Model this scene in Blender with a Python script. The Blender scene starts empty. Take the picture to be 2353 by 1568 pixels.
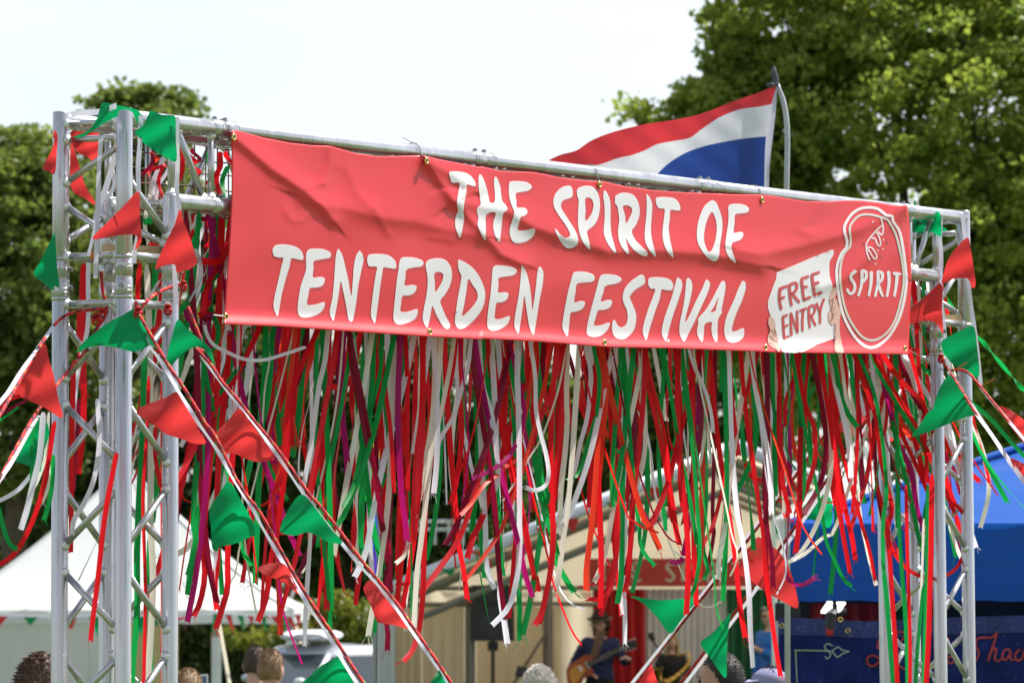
import bpy, bmesh, math, random
import numpy as np
from mathutils import Vector, Matrix, geometry
random.seed(7); RNG = np.random.default_rng(7)
SC = bpy.context.scene
COL = SC.collection

# ------------------------------------------------------------------ camera
FPX = 11960.0                      # focal length in units of a 2352 px wide picture
HOR = 1280.0                       # eye level
CAMH = 2.15
PITCH = math.atan((HOR - 784) / FPX)
cam_d = bpy.data.cameras.new('camera')
cam = bpy.data.objects.new('camera', cam_d); COL.objects.link(cam)
cam.location = (0, 0, CAMH); cam.rotation_euler = (math.pi / 2 + PITCH, 0, 0)
cam_d.sensor_width = 36; cam_d.lens = FPX / 2352 * 36
cam_d.clip_start = 0.5; cam_d.clip_end = 3000
cam_d.dof.use_dof = True; cam_d.dof.focus_distance = 17.3; cam_d.dof.aperture_fstop = 11.0
SC.camera = cam

# ------------------------------------------------------------------ light
SUN_EL, SUN_AZ = math.radians(55), math.radians(55)   # azimuth of the sun measured from +Y clockwise
sd = Vector((math.sin(SUN_AZ) * math.cos(SUN_EL), math.cos(SUN_AZ) * math.cos(SUN_EL), math.sin(SUN_EL)))
sun_d = bpy.data.lights.new('sun', 'SUN'); sun_d.energy = 5.0; sun_d.angle = math.radians(0.6)
sun_d.color = (1.0, 0.955, 0.89)
sun = bpy.data.objects.new('sun', sun_d); COL.objects.link(sun)
sun.rotation_euler = sd.to_track_quat('Z', 'Y').to_euler(); sun.location = (0, 0, 30)
W = bpy.data.worlds.new('World'); SC.world = W; W.use_nodes = True
nt = W.node_tree; nt.nodes.clear()
N = nt.nodes.new; L = nt.links.new
out = N('ShaderNodeOutputWorld'); bg = N('ShaderNodeBackground'); bg.inputs['Strength'].default_value = 0.105
sky = N('ShaderNodeTexSky'); sky.sky_type = 'NISHITA'; sky.sun_disc = False
sky.sun_elevation = SUN_EL; sky.sun_rotation = SUN_AZ
tc = N('ShaderNodeTexCoord'); mp = N('ShaderNodeMapping'); mp.inputs['Scale'].default_value = (1, 1, 3.5)
ns = N('ShaderNodeTexNoise'); ns.inputs['Scale'].default_value = 2.6; ns.inputs['Detail'].default_value = 7; ns.inputs['Roughness'].default_value = .55
rp = N('ShaderNodeValToRGB'); rp.color_ramp.elements[0].position = .30; rp.color_ramp.elements[0].color = (.35,) * 3 + (1,)
rp.color_ramp.elements[1].position = .62; rp.color_ramp.elements[1].color = (.97,) * 3 + (1,)
mx = N('ShaderNodeMix'); mx.data_type = 'RGBA'
hz = N('ShaderNodeHueSaturation'); hz.inputs['Saturation'].default_value = .22; hz.inputs['Value'].default_value = 1.05; L(sky.outputs['Color'], hz.inputs['Color']); tn = N('ShaderNodeMix'); tn.data_type = 'RGBA'; tn.blend_type = 'MULTIPLY'; tn.inputs['Factor'].default_value = 1; tn.inputs['B'].default_value = (.985, .98, 1.04, 1); L(hz.outputs['Color'], tn.inputs['A']); L(tn.outputs['Result'], mx.inputs['B'])
L(tc.outputs['Generated'], mp.inputs['Vector']); L(mp.outputs['Vector'], ns.inputs['Vector']); L(ns.outputs['Fac'], rp.inputs['Fac'])
L(rp.outputs['Color'], mx.inputs['Factor']); L(sky.outputs['Color'], mx.inputs['A']); L(mx.outputs['Result'], bg.inputs['Color']); L(bg.outputs['Background'], out.inputs['Surface'])
SC.view_settings.view_transform = 'Standard'; SC.view_settings.look = 'None'
SC.view_settings.exposure = 0.74; SC.view_settings.gamma = 1.0; SC.view_settings.use_curve_mapping = False
SC.render.engine = 'CYCLES'
SC.cycles.max_bounces = 8; SC.cycles.transparent_max_bounces = 12
SC.cycles.use_adaptive_sampling = True
try: SC.cycles.use_denoising = True
except Exception: pass

# ------------------------------------------------------------------ pixel helpers (2352 x 1568 picture)
cp, sp = math.cos(PITCH), math.sin(PITCH)
EYE = Vector((0, 0, CAMH))
def ray(x, y):
    a, b = (x - 1176) / FPX, (784 - y) / FPX
    return Vector((a, cp - b * sp, sp + b * cp))
def at(x, y, Y):
    d = ray(x, y); return EYE + d * (Y / d.y)
def px_of(p):
    d = Vector(p) - EYE
    f = d.y * cp + d.z * sp; u = -d.y * sp + d.z * cp
    return 1176 + FPX * d.x / f, 784 - FPX * u / f
U = Vector((.5335, .8458, 0)).normalized()     # along the gate's beam
NB = Vector((-U.y, U.x, 0))                    # to its back
_o = at(510.5, 296.6, 16.16); ZT = _o.z
O = Vector((_o.x, _o.y, 0))
def G(s, b, z): return O + U * s + NB * b + Vector((0, 0, z))
def onplane(x, y, b):
    d = ray(x, y); e = EYE - O
    t = (b - e.dot(NB)) / d.dot(NB)
    return EYE + d * t
REG = {'A': (600, 1080), 'B': (1500, 1130), 'C': (2600, 1150), 'D': (1000, 1733), 'E': (1800, 1733), 'F': (2600, 1733),
       '1': (0, 300), '2': (0, 850), '3': (0, 1400), 'R': (2600, 600), 'H': (600, 1733)}
K = 900 / 2352
def Z(r, pts):
    if r == 'P': return [(float(a), float(b)) for a, b in pts]
    if r == 'b1': return [((750 + a / 1.96) * .672, (400 + b / 1.96) * .672) for a, b in pts]
    if r == 'b2': return [((1500 + a / 2.139) * .672, (500 + b / 2.139) * .672) for a, b in pts]
    if r == 'fl': return [((1800 + a / 2.353) * .672, (200 + b / 2.353) * .672) for a, b in pts]
    ox, oy = REG[r]
    return [((ox + a * K) * .672, (oy + b * K) * .672) for a, b in pts]
def catmull(pts, n, closed=False):
    P = [tuple(map(float, p)) for p in pts]; m = len(P); D = len(P[0]); outp = []
    seg = m if closed else m - 1
    for i in range(seg):
        if closed: p0, p1, p2, p3 = P[i - 1], P[i], P[(i + 1) % m], P[(i + 2) % m]
        else: p0, p1, p2, p3 = P[max(i - 1, 0)], P[i], P[i + 1], P[min(i + 2, m - 1)]
        for k in range(n):
            t = k / n
            outp.append(tuple(.5 * (2 * p1[d] + (p2[d] - p0[d]) * t + (2 * p0[d] - 5 * p1[d] + 4 * p2[d] - p3[d]) * t * t + (3 * p1[d] - p0[d] - 3 * p2[d] + p3[d]) * t ** 3) for d in range(D)))
    if not closed: outp.append(P[-1])
    return outp
def resample(pts, n):
    A = np.array(pts, float); d = np.r_[0, np.cumsum(np.linalg.norm(np.diff(A, axis=0), axis=1))]
    t = np.linspace(0, d[-1], n)
    return np.stack([np.interp(t, d, A[:, k]) for k in range(A.shape[1])], 1)

# ------------------------------------------------------------------ materials
MATS = {}
def mat(name, col, rough=.6, metal=0., var=.12, scale=8., bump=0., bscale=60., trans=0., tcol=None, spec=.5, emit=0., stretch=None, coat=0., attr=None, fleck=None):
    if name in MATS: return MATS[name]
    m = bpy.data.materials.new(name); m.use_nodes = True; t = m.node_tree; t.nodes.clear()
    n = t.nodes.new; l = t.links.new
    o = n('ShaderNodeOutputMaterial'); b = n('ShaderNodeBsdfPrincipled')
    b.inputs['Roughness'].default_value = rough; b.inputs['Metallic'].default_value = metal
    b.inputs['Specular IOR Level'].default_value = spec; b.inputs['Coat Weight'].default_value = coat
    tcn = n('ShaderNodeTexCoord'); mpn = n('ShaderNodeMapping')
    if stretch: mpn.inputs['Scale'].default_value = stretch
    l(tcn.outputs['Object'], mpn.inputs['Vector'])
    nz = n('ShaderNodeTexNoise'); nz.inputs['Scale'].default_value = scale; nz.inputs['Detail'].default_value = 5
    l(mpn.outputs['Vector'], nz.inputs['Vector'])
    mr = n('ShaderNodeMapRange'); mr.inputs['From Min'].default_value = .25; mr.inputs['From Max'].default_value = .75
    mr.inputs['To Min'].default_value = 1 - var; mr.inputs['To Max'].default_value = 1 + var
    l(nz.outputs['Fac'], mr.inputs['Value'])
    hs = n('ShaderNodeHueSaturation'); hs.inputs['Color'].default_value = (*col, 1); l(mr.outputs['Result'], hs.inputs['Value'])
    cout = hs.outputs['Color']
    if attr:
        at_ = n('ShaderNodeAttribute'); at_.attribute_name = attr
        m2 = n('ShaderNodeMix'); m2.data_type = 'RGBA'; m2.inputs['A'].default_value = (*fleck, 1)
        l(at_.outputs['Fac'], m2.inputs['Factor']); l(cout, m2.inputs['B']); cout = m2.outputs['Result']
    elif fleck:
        n3 = n('ShaderNodeTexNoise'); n3.inputs['Scale'].default_value = scale * 6; n3.inputs['Detail'].default_value = 3
        l(mpn.outputs['Vector'], n3.inputs['Vector'])
        r3 = n('ShaderNodeValToRGB'); r3.color_ramp.elements[0].position = .60; r3.color_ramp.elements[1].position = .72
        l(n3.outputs['Fac'], r3.inputs['Fac'])
        m2 = n('ShaderNodeMix'); m2.data_type = 'RGBA'; m2.inputs['B'].default_value = (*fleck, 1)
        l(r3.outputs['Color'], m2.inputs['Factor']); l(cout, m2.inputs['A']); cout = m2.outputs['Result']
    l(cout, b.inputs['Base Color'])
    nr = n('ShaderNodeMapRange'); nr.inputs['To Min'].default_value = max(rough - .08, .02); nr.inputs['To Max'].default_value = min(rough + .1, 1)
    l(nz.outputs['Fac'], nr.inputs['Value']); l(nr.outputs['Result'], b.inputs['Roughness'])
    if bump:
        nb = n('ShaderNodeTexNoise'); nb.inputs['Scale'].default_value = bscale; nb.inputs['Detail'].default_value = 4
        l(mpn.outputs['Vector'], nb.inputs['Vector'])
        bp = n('ShaderNodeBump'); bp.inputs['Strength'].default_value = bump; bp.inputs['Distance'].default_value = .01
        l(nb.outputs['Fac'], bp.inputs['Height']); l(bp.outputs['Normal'], b.inputs['Normal'])
    if emit:
        b.inputs['Emission Strength'].default_value = emit; b.inputs['Emission Color'].default_value = (*col, 1)
    sh = b.outputs['BSDF']
    if trans:
        tr = n('ShaderNodeBsdfTranslucent'); l(cout, tr.inputs['Color'])
        if tcol is not None:
            mt = n('ShaderNodeMix'); mt.data_type = 'RGBA'; mt.blend_type = 'MULTIPLY'; mt.inputs['Factor'].default_value = 1
            mt.inputs['B'].default_value = (*tcol, 1); l(cout, mt.inputs['A']); l(mt.outputs['Result'], tr.inputs['Color'])
        ms = n('ShaderNodeMixShader'); ms.inputs['Fac'].default_value = trans
        l(sh, ms.inputs[1]); l(tr.outputs['BSDF'], ms.inputs[2]); sh = ms.outputs['Shader']
    l(sh, o.inputs['Surface']); MATS[name] = m
    return m

# ------------------------------------------------------------------ mesh helpers
class MB:
    def __init__(s): s.v = []; s.f = []; s.mi = []
    def add(s, vs, fs, mi=0):
        k = len(s.v); s.v += [tuple(v) for v in vs]; s.f += [tuple(i + k for i in f) for f in fs]; s.mi += [mi] * len(fs)
    def box(s, c, d, rz=0, mi=0, tilt=None):
        x, y, z = d[0] / 2, d[1] / 2, d[2] / 2; M = Matrix.Rotation(rz, 3, 'Z')
        if tilt is not None: M = M @ tilt
        vs = [Vector(c) + M @ Vector(p) for p in ((-x, -y, -z), (x, -y, -z), (x, y, -z), (-x, y, -z), (-x, -y, z), (x, -y, z), (x, y, z), (-x, y, z))]
        s.add(vs, [(0, 3, 2, 1), (4, 5, 6, 7), (0, 1, 5, 4), (1, 2, 6, 5), (2, 3, 7, 6), (3, 0, 4, 7)], mi)
    def tube(s, pts, r, n=10, cap=True, mi=0, pattern=None):
        P = [Vector(p) for p in pts]; R = r if isinstance(r, (list, tuple)) else [r] * len(P)
        t0 = (P[1] - P[0]).normalized(); a = Vector((0, 0, 1)) if abs(t0.z) < .9 else Vector((1, 0, 0))
        nx = t0.cross(a).normalized(); rings = []
        for i, p in enumerate(P):
            t = (P[min(i + 1, len(P) - 1)] - P[max(i - 1, 0)]).normalized()
            nx = (nx - t * nx.dot(t)).normalized(); ny = t.cross(nx)
            rings.append([p + (nx * math.cos(k * 2 * math.pi / n) + ny * math.sin(k * 2 * math.pi / n)) * R[i] for k in range(n)])
        k0 = len(s.v); s.v += [tuple(v) for rg in rings for v in rg]
        for i in range(len(P) - 1):
            for k in range(n):
                a_, b_ = k0 + i * n + k, k0 + i * n + (k + 1) % n
                s.f.append((a_, b_, b_ + n, a_ + n)); s.mi.append(pattern(i, k) if pattern else mi)
        if cap:
            s.f.append(tuple(k0 + k for k in range(n))[::-1]); s.f.append(tuple(k0 + (len(P) - 1) * n + k for k in range(n))); s.mi += [mi, mi]
    def ball(s, c, r, n=8, m=6, mi=0):
        r = (r, r, r) if not isinstance(r, (tuple, list)) else r; k0 = len(s.v)
        for j in range(m + 1):
            th = math.pi * j / m
            for i in range(n):
                ph = 2 * math.pi * i / n
                s.v.append((c[0] + r[0] * math.sin(th) * math.cos(ph), c[1] + r[1] * math.sin(th) * math.sin(ph), c[2] + r[2] * math.cos(th)))
        for j in range(m):
            for i in range(n):
                a_, b_ = k0 + j * n + i, k0 + j * n + (i + 1) % n
                s.f.append((a_, a_ + n, b_ + n, b_)); s.mi.append(mi)
    def build(s, name, mats, parent=None, smooth=False, loc=None):
        me = bpy.data.meshes.new(name)
        if loc is not None:
            l = Vector(loc); me.from_pydata([tuple(Vector(v) - l) for v in s.v], [], s.f)
        else: me.from_pydata(s.v, [], s.f)
        for m in (mats if isinstance(mats, (list, tuple)) else [mats]): me.materials.append(m)
        if any(s.mi): me.polygons.foreach_set('material_index', s.mi)
        if smooth: me.polygons.foreach_set('use_smooth', [True] * len(me.polygons))
        me.update(); o = bpy.data.objects.new(name, me); COL.objects.link(o)
        if loc is not None: o.location = loc
        if parent: par(o, parent)
        return o
def par(o, p):
    o.parent = p
    M = Matrix.LocRotScale(p.location, p.rotation_euler, p.scale)
    if p.parent:
        q = p.parent; M = Matrix.LocRotScale(q.location, q.rotation_euler, q.scale) @ p.matrix_parent_inverse @ M
    o.matrix_parent_inverse = M.inverted()
def obj_np(name, V, F, m, parent=None, smooth=False):
    """quads or tris from numpy arrays"""
    me = bpy.data.meshes.new(name); k = F.shape[1]
    me.vertices.add(len(V)); me.vertices.foreach_set('co', V.astype(np.float32).ravel())
    me.loops.add(F.size); me.loops.foreach_set('vertex_index', F.astype(np.int32).ravel())
    me.polygons.add(len(F)); me.polygons.foreach_set('loop_start', np.arange(0, F.size, k, dtype=np.int32))
    me.update(calc_edges=True); me.materials.append(m)
    if smooth: me.polygons.foreach_set('use_smooth', [True] * len(F))
    o = bpy.data.objects.new(name, me); COL.objects.link(o)
    if parent: par(o, parent)
    return o
def thing(name, label, cat, loc=(0, 0, 0), group=None):
    o = bpy.data.objects.new(name, None); COL.objects.link(o); o.location = loc
    o.empty_display_size = .2
    o['label'] = label; o['category'] = cat
    if group: o['group'] = group
    return o
def tag(o, label=None, cat=None, group=None, kind=None):
    if label: o['label'] = label
    if cat: o['category'] = cat
    if group: o['group'] = group
    if kind: o['kind'] = kind
    return o
def inside(px, py, poly):
    P = np.array(poly); x, y = P[:, 0], P[:, 1]; x2, y2 = np.roll(x, -1), np.roll(y, -1)
    c = ((y[None] > py[:, None]) != (y2[None] > py[:, None])) & (px[:, None] < (x2 - x)[None] * (py[:, None] - y[None]) / np.where(y2 - y == 0, 1e-9, y2 - y)[None] + x[None])
    return c.sum(1) % 2 == 1
def fill(outline, holes=(), step=8.0):
    """triangulate a traced outline with points inside so that it can follow a curved surface"""
    vs, ed = [], []
    for lp in [outline, *holes]:
        k = len(vs); vs += [(p[0], p[1]) for p in lp]; ed += [(k + i, k + (i + 1) % len(lp)) for i in range(len(lp))]
    A = np.array(outline); x0, y0 = A.min(0); x1, y1 = A.max(0)
    if step:
        gx, gy = np.meshgrid(np.arange(x0 + step / 2, x1, step), np.arange(y0 + step / 2, y1, step))
        gx[1::2] += step / 2
        gx, gy = gx.ravel(), gy.ravel(); ok = inside(gx, gy, outline)
        for h in holes: ok &= ~inside(gx, gy, h)
        vs += list(zip(gx[ok], gy[ok]))
    r = geometry.delaunay_2d_cdt([Vector(v) for v in vs], ed, [], 0, 1e-5)
    V = np.array([tuple(v) for v in r[0]]); F = np.array([f for f in r[2] if len(f) == 3])
    c = V[F].mean(1); ok = inside(c[:, 0], c[:, 1], outline)
    for h in holes: ok &= ~inside(c[:, 0], c[:, 1], h)
    return V, F[ok]
def stroke(pts, w, n=5, taper=.75):
    P = resample(catmull(pts, n) if len(pts) > 2 else pts, max(8, 4 * len(pts)))
    t = np.gradient(P, axis=0); t /= np.linalg.norm(t, axis=1)[:, None] + 1e-9
    nn = np.stack([-t[:, 1], t[:, 0]], 1); k = np.linspace(0, 1, len(P))
    ww = w / 2 * (1 - (1 - taper) * k)[:, None]
    l = P + nn * ww; r = P - nn * ww
    e = P[-1] + t[-1] * w * .3; s_ = P[0] - t[0] * w * .3
    return [tuple(s_)] + [tuple(p) for p in l] + [tuple(e)] + [tuple(p) for p in r[::-1]]
def gz(Y): return -0.01 * max(0, Y - 18)
# ------------------------------------------------------------------ shared materials
M_ALU = mat('aluminium', (.52, .525, .53), .27, .88, .16, 14, .10, 160, stretch=(1, 1, .08), fleck=(.40, .40, .41))
M_WELD = mat('weld', (.78, .79, .8), .3, .9, .12, 90, .5, 220)
M_STEEL = mat('dark_steel', (.28, .28, .29), .4, .8)
M_BRASS = mat('brass', (.75, .55, .18), .25, 1.)
M_CANVAS = mat('white_canvas', (.80, .82, .82), .55, 0, .05, 1.2, .15, 14, trans=.35)
M_CREAM = mat('cream_canvas', (.72, .63, .47), .65, 0, .08, .9, .2, 6, trans=.5)
M_GRASS = mat('grass_ground', (.07, .11, .03), .9, 0, .35, 3, .4, 30)
M_BARK = mat('bark', (.10, .075, .05), .9, 0, .3, 6, .8, 20)
M_DARK = mat('black_plastic', (.015, .015, .017), .5)
M_SKIN = mat('skin', (.56, .32, .24), .5, 0, .07, 18, .1, 200)
M_WHITEP = mat('white_metal_paint', (.72, .73, .73), .4)
M_WOOD = mat('pale_wood', (.52, .37, .20), .7, 0, .2, 12, .3, 60, stretch=(1, 1, 6))

# ------------------------------------------------------------------ ground and sky-line
g = MB()
ys = [-20, 0, 10, 18, 25, 35, 50, 70, 100, 150, 300, 900]
xs = [-500, -60, -25, -10, 0, 10, 25, 60, 500]
for y in ys:
    for x in xs: g.v.append((x, y, gz(y)))
for j in range(len(ys) - 1):
    for i in range(len(xs) - 1):
        a = j * len(xs) + i; g.f.append((a, a + 1, a + 1 + len(xs), a + len(xs))); g.mi.append(0)
tag(g.build('ground', M_GRASS), kind='structure')

# ------------------------------------------------------------------ foliage
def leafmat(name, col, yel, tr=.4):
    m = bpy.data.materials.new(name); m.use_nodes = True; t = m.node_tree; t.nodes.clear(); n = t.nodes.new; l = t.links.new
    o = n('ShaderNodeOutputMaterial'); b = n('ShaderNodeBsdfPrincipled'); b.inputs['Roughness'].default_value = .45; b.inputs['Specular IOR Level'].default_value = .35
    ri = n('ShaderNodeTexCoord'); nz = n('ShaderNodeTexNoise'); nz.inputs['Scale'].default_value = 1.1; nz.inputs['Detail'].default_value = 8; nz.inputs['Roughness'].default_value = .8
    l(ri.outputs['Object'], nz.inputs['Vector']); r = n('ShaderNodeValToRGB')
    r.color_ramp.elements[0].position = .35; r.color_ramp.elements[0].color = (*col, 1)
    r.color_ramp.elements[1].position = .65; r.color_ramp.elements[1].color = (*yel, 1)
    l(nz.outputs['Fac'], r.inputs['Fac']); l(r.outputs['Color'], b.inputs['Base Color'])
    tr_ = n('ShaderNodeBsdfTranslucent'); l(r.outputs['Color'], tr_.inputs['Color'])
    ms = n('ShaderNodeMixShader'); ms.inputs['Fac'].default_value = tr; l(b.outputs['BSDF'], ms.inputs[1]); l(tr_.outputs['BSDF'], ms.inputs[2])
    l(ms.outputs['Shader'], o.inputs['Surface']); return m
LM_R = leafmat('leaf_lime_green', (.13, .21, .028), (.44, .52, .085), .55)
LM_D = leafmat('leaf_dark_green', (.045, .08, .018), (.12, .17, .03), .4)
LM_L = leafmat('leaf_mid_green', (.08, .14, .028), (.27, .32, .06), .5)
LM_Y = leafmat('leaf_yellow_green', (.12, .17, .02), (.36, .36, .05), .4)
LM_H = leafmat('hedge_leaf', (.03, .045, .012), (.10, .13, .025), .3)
def leaves(name, lobes, size, m, parent, crad=.45, per=70, flat=.55, core=.12):
    Cs = []
    for (cx, cy, cz, rx, ry, rz, k) in lobes:
        v = RNG.normal(size=(k, 3)); v /= np.linalg.norm(v, axis=1)[:, None]
        rr = RNG.uniform(.45, 1.0, (k, 1)) ** .55
        Cs.append(np.array([cx, cy, cz]) + v * rr * np.array([rx, ry, rz]))
    Cc = np.concatenate(Cs); n = len(Cc) * per
    base = np.repeat(Cc, per, 0); cr = np.repeat(RNG.uniform(.5, 1.25, len(Cc)), per)[:, None] * crad
    v = RNG.normal(size=(n, 3)); v /= np.linalg.norm(v, axis=1)[:, None]
    P = base + v * cr * RNG.uniform(.25, 1, (n, 1)) ** .6 * np.array([1, 1, flat])
    d = RNG.normal(size=(n, 3)); d[:, 2] -= .25; d /= np.linalg.norm(d, axis=1)[:, None]
    nn = RNG.normal(size=(n, 3)); nn[:, 2] += 1.1
    w = np.cross(d, nn); w /= np.linalg.norm(w, axis=1)[:, None] + 1e-9
    sz = size * RNG.uniform(.6, 1.3, (n, 1)); up = np.cross(w, d)
    V = np.stack([P - d * sz * .5, P + w * sz * .42 + up * sz * .12, P + d * sz * .55, P - w * sz * .42 + up * sz * .12], 1).reshape(-1, 3)
    F = np.arange(len(V)).reshape(-1, 4)
    return obj_np(name, V, F, m, parent)
def tree(label, Y, px, lobes_px, size, m, name='broadleaf_tree', per=70, crad=.45, group=None, trunk_r=.3, limbs=7, flat=.55):
    s = FPX / Y; zg = gz(Y); base = at(px, HOR, Y); base = Vector((base.x, Y, zg))
    root = thing(name, label, 'tree', base, group)
    L_ = []
    for (x, y, rx, ry, k) in lobes_px:
        c = at(x, y, Y); ryw = rx / s
        L_.append((c.x, Y + random.uniform(-.6, .6), c.z, rx / s, min(ryw, 3.2), ry / s, k))
    t = MB(); zt = max(l_[2] for l_ in L_) - .8
    t.tube([base, base + Vector((.1, 0, 1.5)), base + Vector((-.1, .1, 3.2)), (base.x + .15, Y, (zg + zt) / 2 + .8)], [trunk_r, trunk_r * .8, trunk_r * .65, trunk_r * .4], 12)
    for l_ in L_[:limbs * 2]:
        h = zg + 1.8 + random.random() * 1.6; a = Vector((base.x, Y, h)); c = Vector(l_[:3])
        t.tube([a, a.lerp(c, .4) + Vector((0, 0, .35)), a.lerp(c, .85)], [trunk_r * .4, trunk_r * .25, trunk_r * .1], 7)
        for _ in range(3):
            e = c + Vector((random.uniform(-1, 1) * l_[3], random.uniform(-1, 1) * l_[4], random.uniform(-1, 1) * l_[5])) * .7
            t.tube([a.lerp(c, .7), e], [trunk_r * .12, trunk_r * .04], 5, False)
    t.build('trunk', M_BARK, root, True)
    leaves('crown', L_, size, m, root, crad, per, flat)
    return root
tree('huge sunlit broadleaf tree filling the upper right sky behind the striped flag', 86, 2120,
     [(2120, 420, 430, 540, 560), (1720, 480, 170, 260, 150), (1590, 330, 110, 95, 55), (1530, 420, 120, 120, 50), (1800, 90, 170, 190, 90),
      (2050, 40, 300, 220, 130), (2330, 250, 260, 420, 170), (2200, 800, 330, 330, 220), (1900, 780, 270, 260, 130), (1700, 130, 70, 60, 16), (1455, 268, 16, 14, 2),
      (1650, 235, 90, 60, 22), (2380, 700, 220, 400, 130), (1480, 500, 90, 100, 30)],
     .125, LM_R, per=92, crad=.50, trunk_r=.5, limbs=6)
tree('dark rounded tree at the left picture edge behind the left tower', 92, 40,
     [(40, 640, 200, 330, 200), (60, 360, 70, 60, 18), (-60, 500, 150, 200, 60), (150, 820, 160, 260, 110), (20, 950, 200, 200, 90), (110, 440, 80, 90, 30)],
     .155, LM_L, per=66, crad=.5)
tree('tall tree topping out just above the left end of the beam', 98, 330,
     [(330, 420, 110, 170, 80), (300, 250, 70, 40, 22), (370, 240, 50, 28, 9), (400, 262, 28, 16, 4), (240, 235, 26, 20, 6), (268, 214, 14, 9, 2), (350, 210, 10, 7, 2), (412, 248, 14, 9, 2), (320, 620, 160, 220, 120), (250, 380, 80, 120, 30), (420, 500, 70, 120, 30)],
     .155, LM_L, per=66, crad=.5)
for px, top, lab, k in [(230, 720, 'deep green tree low behind the white pyramid marquee', 1.), (520, 640, 'dark tree behind the left third of the hanging ribbons', 1.1), (800, 700, 'shadowy evergreen above the parked cars', 1.2),
                        (1090, 740, 'dark tree above the slate roof in the middle distance', 1.0), (1400, 830, 'mid green tree showing through ribbons left of the stage roof', .9), (1650, 700, 'lower dark tree behind the stage marquee', 1.1)]:
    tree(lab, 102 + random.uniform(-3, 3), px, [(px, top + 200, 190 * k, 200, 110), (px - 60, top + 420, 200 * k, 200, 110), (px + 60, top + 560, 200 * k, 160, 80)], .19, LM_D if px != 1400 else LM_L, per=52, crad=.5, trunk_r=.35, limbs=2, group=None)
leafy = thing('clipped_hedge', 'dark clipped hedge behind the tent poles and parked cars', 'hedge', (at(500, HOR, 90).x, 90, gz(90)))
def slab_leaves(parent, x0, x1, ytop, Y, depth, m, n, size, wob=.12, name='foliage'):
    a, b = at(x0, ytop, Y), at(x1, ytop, Y); zg = gz(Y)
    x = RNG.uniform(a.x, b.x, n); y = RNG.uniform(Y - depth / 2, Y + depth / 2, n); z = zg + (a.z - zg) * RNG.uniform(0, 1, n) ** .7 + RNG.normal(0, wob, n)
    front = RNG.random(n) < .6; y[front] = Y - depth / 2 + RNG.normal(0, .12, front.sum()); top = RNG.random(n) < .3
    z[top] = a.z + wob * 2 * np.sin(x[top] * 3.1) + RNG.normal(0, wob * .6, top.sum())
    P = np.stack([x, y, z], 1); d = RNG.normal(size=(n, 3)); d /= np.linalg.norm(d, axis=1)[:, None]; w = np.cross(d, RNG.normal(size=(n, 3))); w /= np.linalg.norm(w, axis=1)[:, None]
    s = size * RNG.uniform(.6, 1.3, (n, 1))
    V = np.stack([P - d * s * .5, P + w * s * .4, P + d * s * .5, P - w * s * .4], 1).reshape(-1, 3)
    return obj_np(name, V, np.arange(len(V)).reshape(-1, 4), m, parent)
slab_leaves(leafy, 300, 1000, 1428, 90, 1.0, LM_H, 26000, .10)
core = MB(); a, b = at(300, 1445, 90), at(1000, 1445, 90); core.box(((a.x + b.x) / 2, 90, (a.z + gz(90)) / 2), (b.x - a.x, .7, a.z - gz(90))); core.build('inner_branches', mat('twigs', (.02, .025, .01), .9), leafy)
sh = thing('flowering_shrub', 'yellow green shrub glowing in the sun above the parked cars', 'shrub', (at(770, HOR, 87).x, 87, gz(87)))
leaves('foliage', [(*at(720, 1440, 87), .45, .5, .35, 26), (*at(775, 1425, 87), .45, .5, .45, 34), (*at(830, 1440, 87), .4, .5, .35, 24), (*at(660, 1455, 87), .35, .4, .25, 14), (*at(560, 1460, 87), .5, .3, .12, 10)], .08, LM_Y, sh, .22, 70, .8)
st = MB()
for x in (720, 775, 830):
    p = at(x, 1440, 87); st.tube([(p.x, 87, gz(87)), (p.x + .05, 87, (p.z + gz(87)) / 2), tuple(p)], [.04, .03, .015], 6)
st.build('stem', M_BARK, sh)

# far wood closing the field on every side the gate looks towards
n = 60000; x = RNG.uniform(-75, 75, n); z = gz(150) + (6.0 + 1.3 * np.sin(x * .21) + .9 * np.sin(x * .53 + 1)) * RNG.uniform(0, 1, n) ** .7
P = np.stack([x, 150 + RNG.normal(0, 1.2, n), z], 1); d = RNG.normal(size=(n, 3)); d /= np.linalg.norm(d, axis=1)[:, None]; w = np.cross(d, RNG.normal(size=(n, 3))); w /= np.linalg.norm(w, axis=1)[:, None]
s_ = .42 * RNG.uniform(.6, 1.3, (n, 1)); Vq = np.stack([P - d * s_ * .5, P + w * s_ * .4, P + d * s_ * .5, P - w * s_ * .4], 1).reshape(-1, 3)
tag(obj_np('distant_wood', Vq, np.arange(len(Vq)).reshape(-1, 4), LM_D), 'distant dark wood closing the far side of the field', 'wood', kind='stuff')

# ------------------------------------------------------------------ far buildings
def bx(px0, px1, y0, y1, Y, depth, mb, mi=0):
    a, b = at(px0, y0, Y), at(px1, y1, Y); mb.box(((a.x + b.x) / 2, Y + depth / 2, (a.z + b.z) / 2), (abs(b.x - a.x), depth, abs(a.z - b.z)), mi=mi)
M_SLATE = mat('slate', (.075, .08, .085), .6, 0, .2, 4); M_GREYW = mat('grey_render', (.42, .43, .42), .8)
hb = thing('slate_roofed_house', 'grey slate roofed house seen through the ribbons above the stage roof', 'house', (at(1020, HOR, 100).x, 102, gz(100)))
m = MB(); bx(950, 1090, 1330, 1568 + 60, 100, 4, m); m.build('wall', M_GREYW, hb)
m = MB(); a, b, c, d = at(940, 1335, 99.5), at(1100, 1335, 99.5), at(1100, 1215, 102), at(940, 1215, 102); e, f_ = at(1100, 1335, 104.5), at(940, 1335, 104.5)
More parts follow.
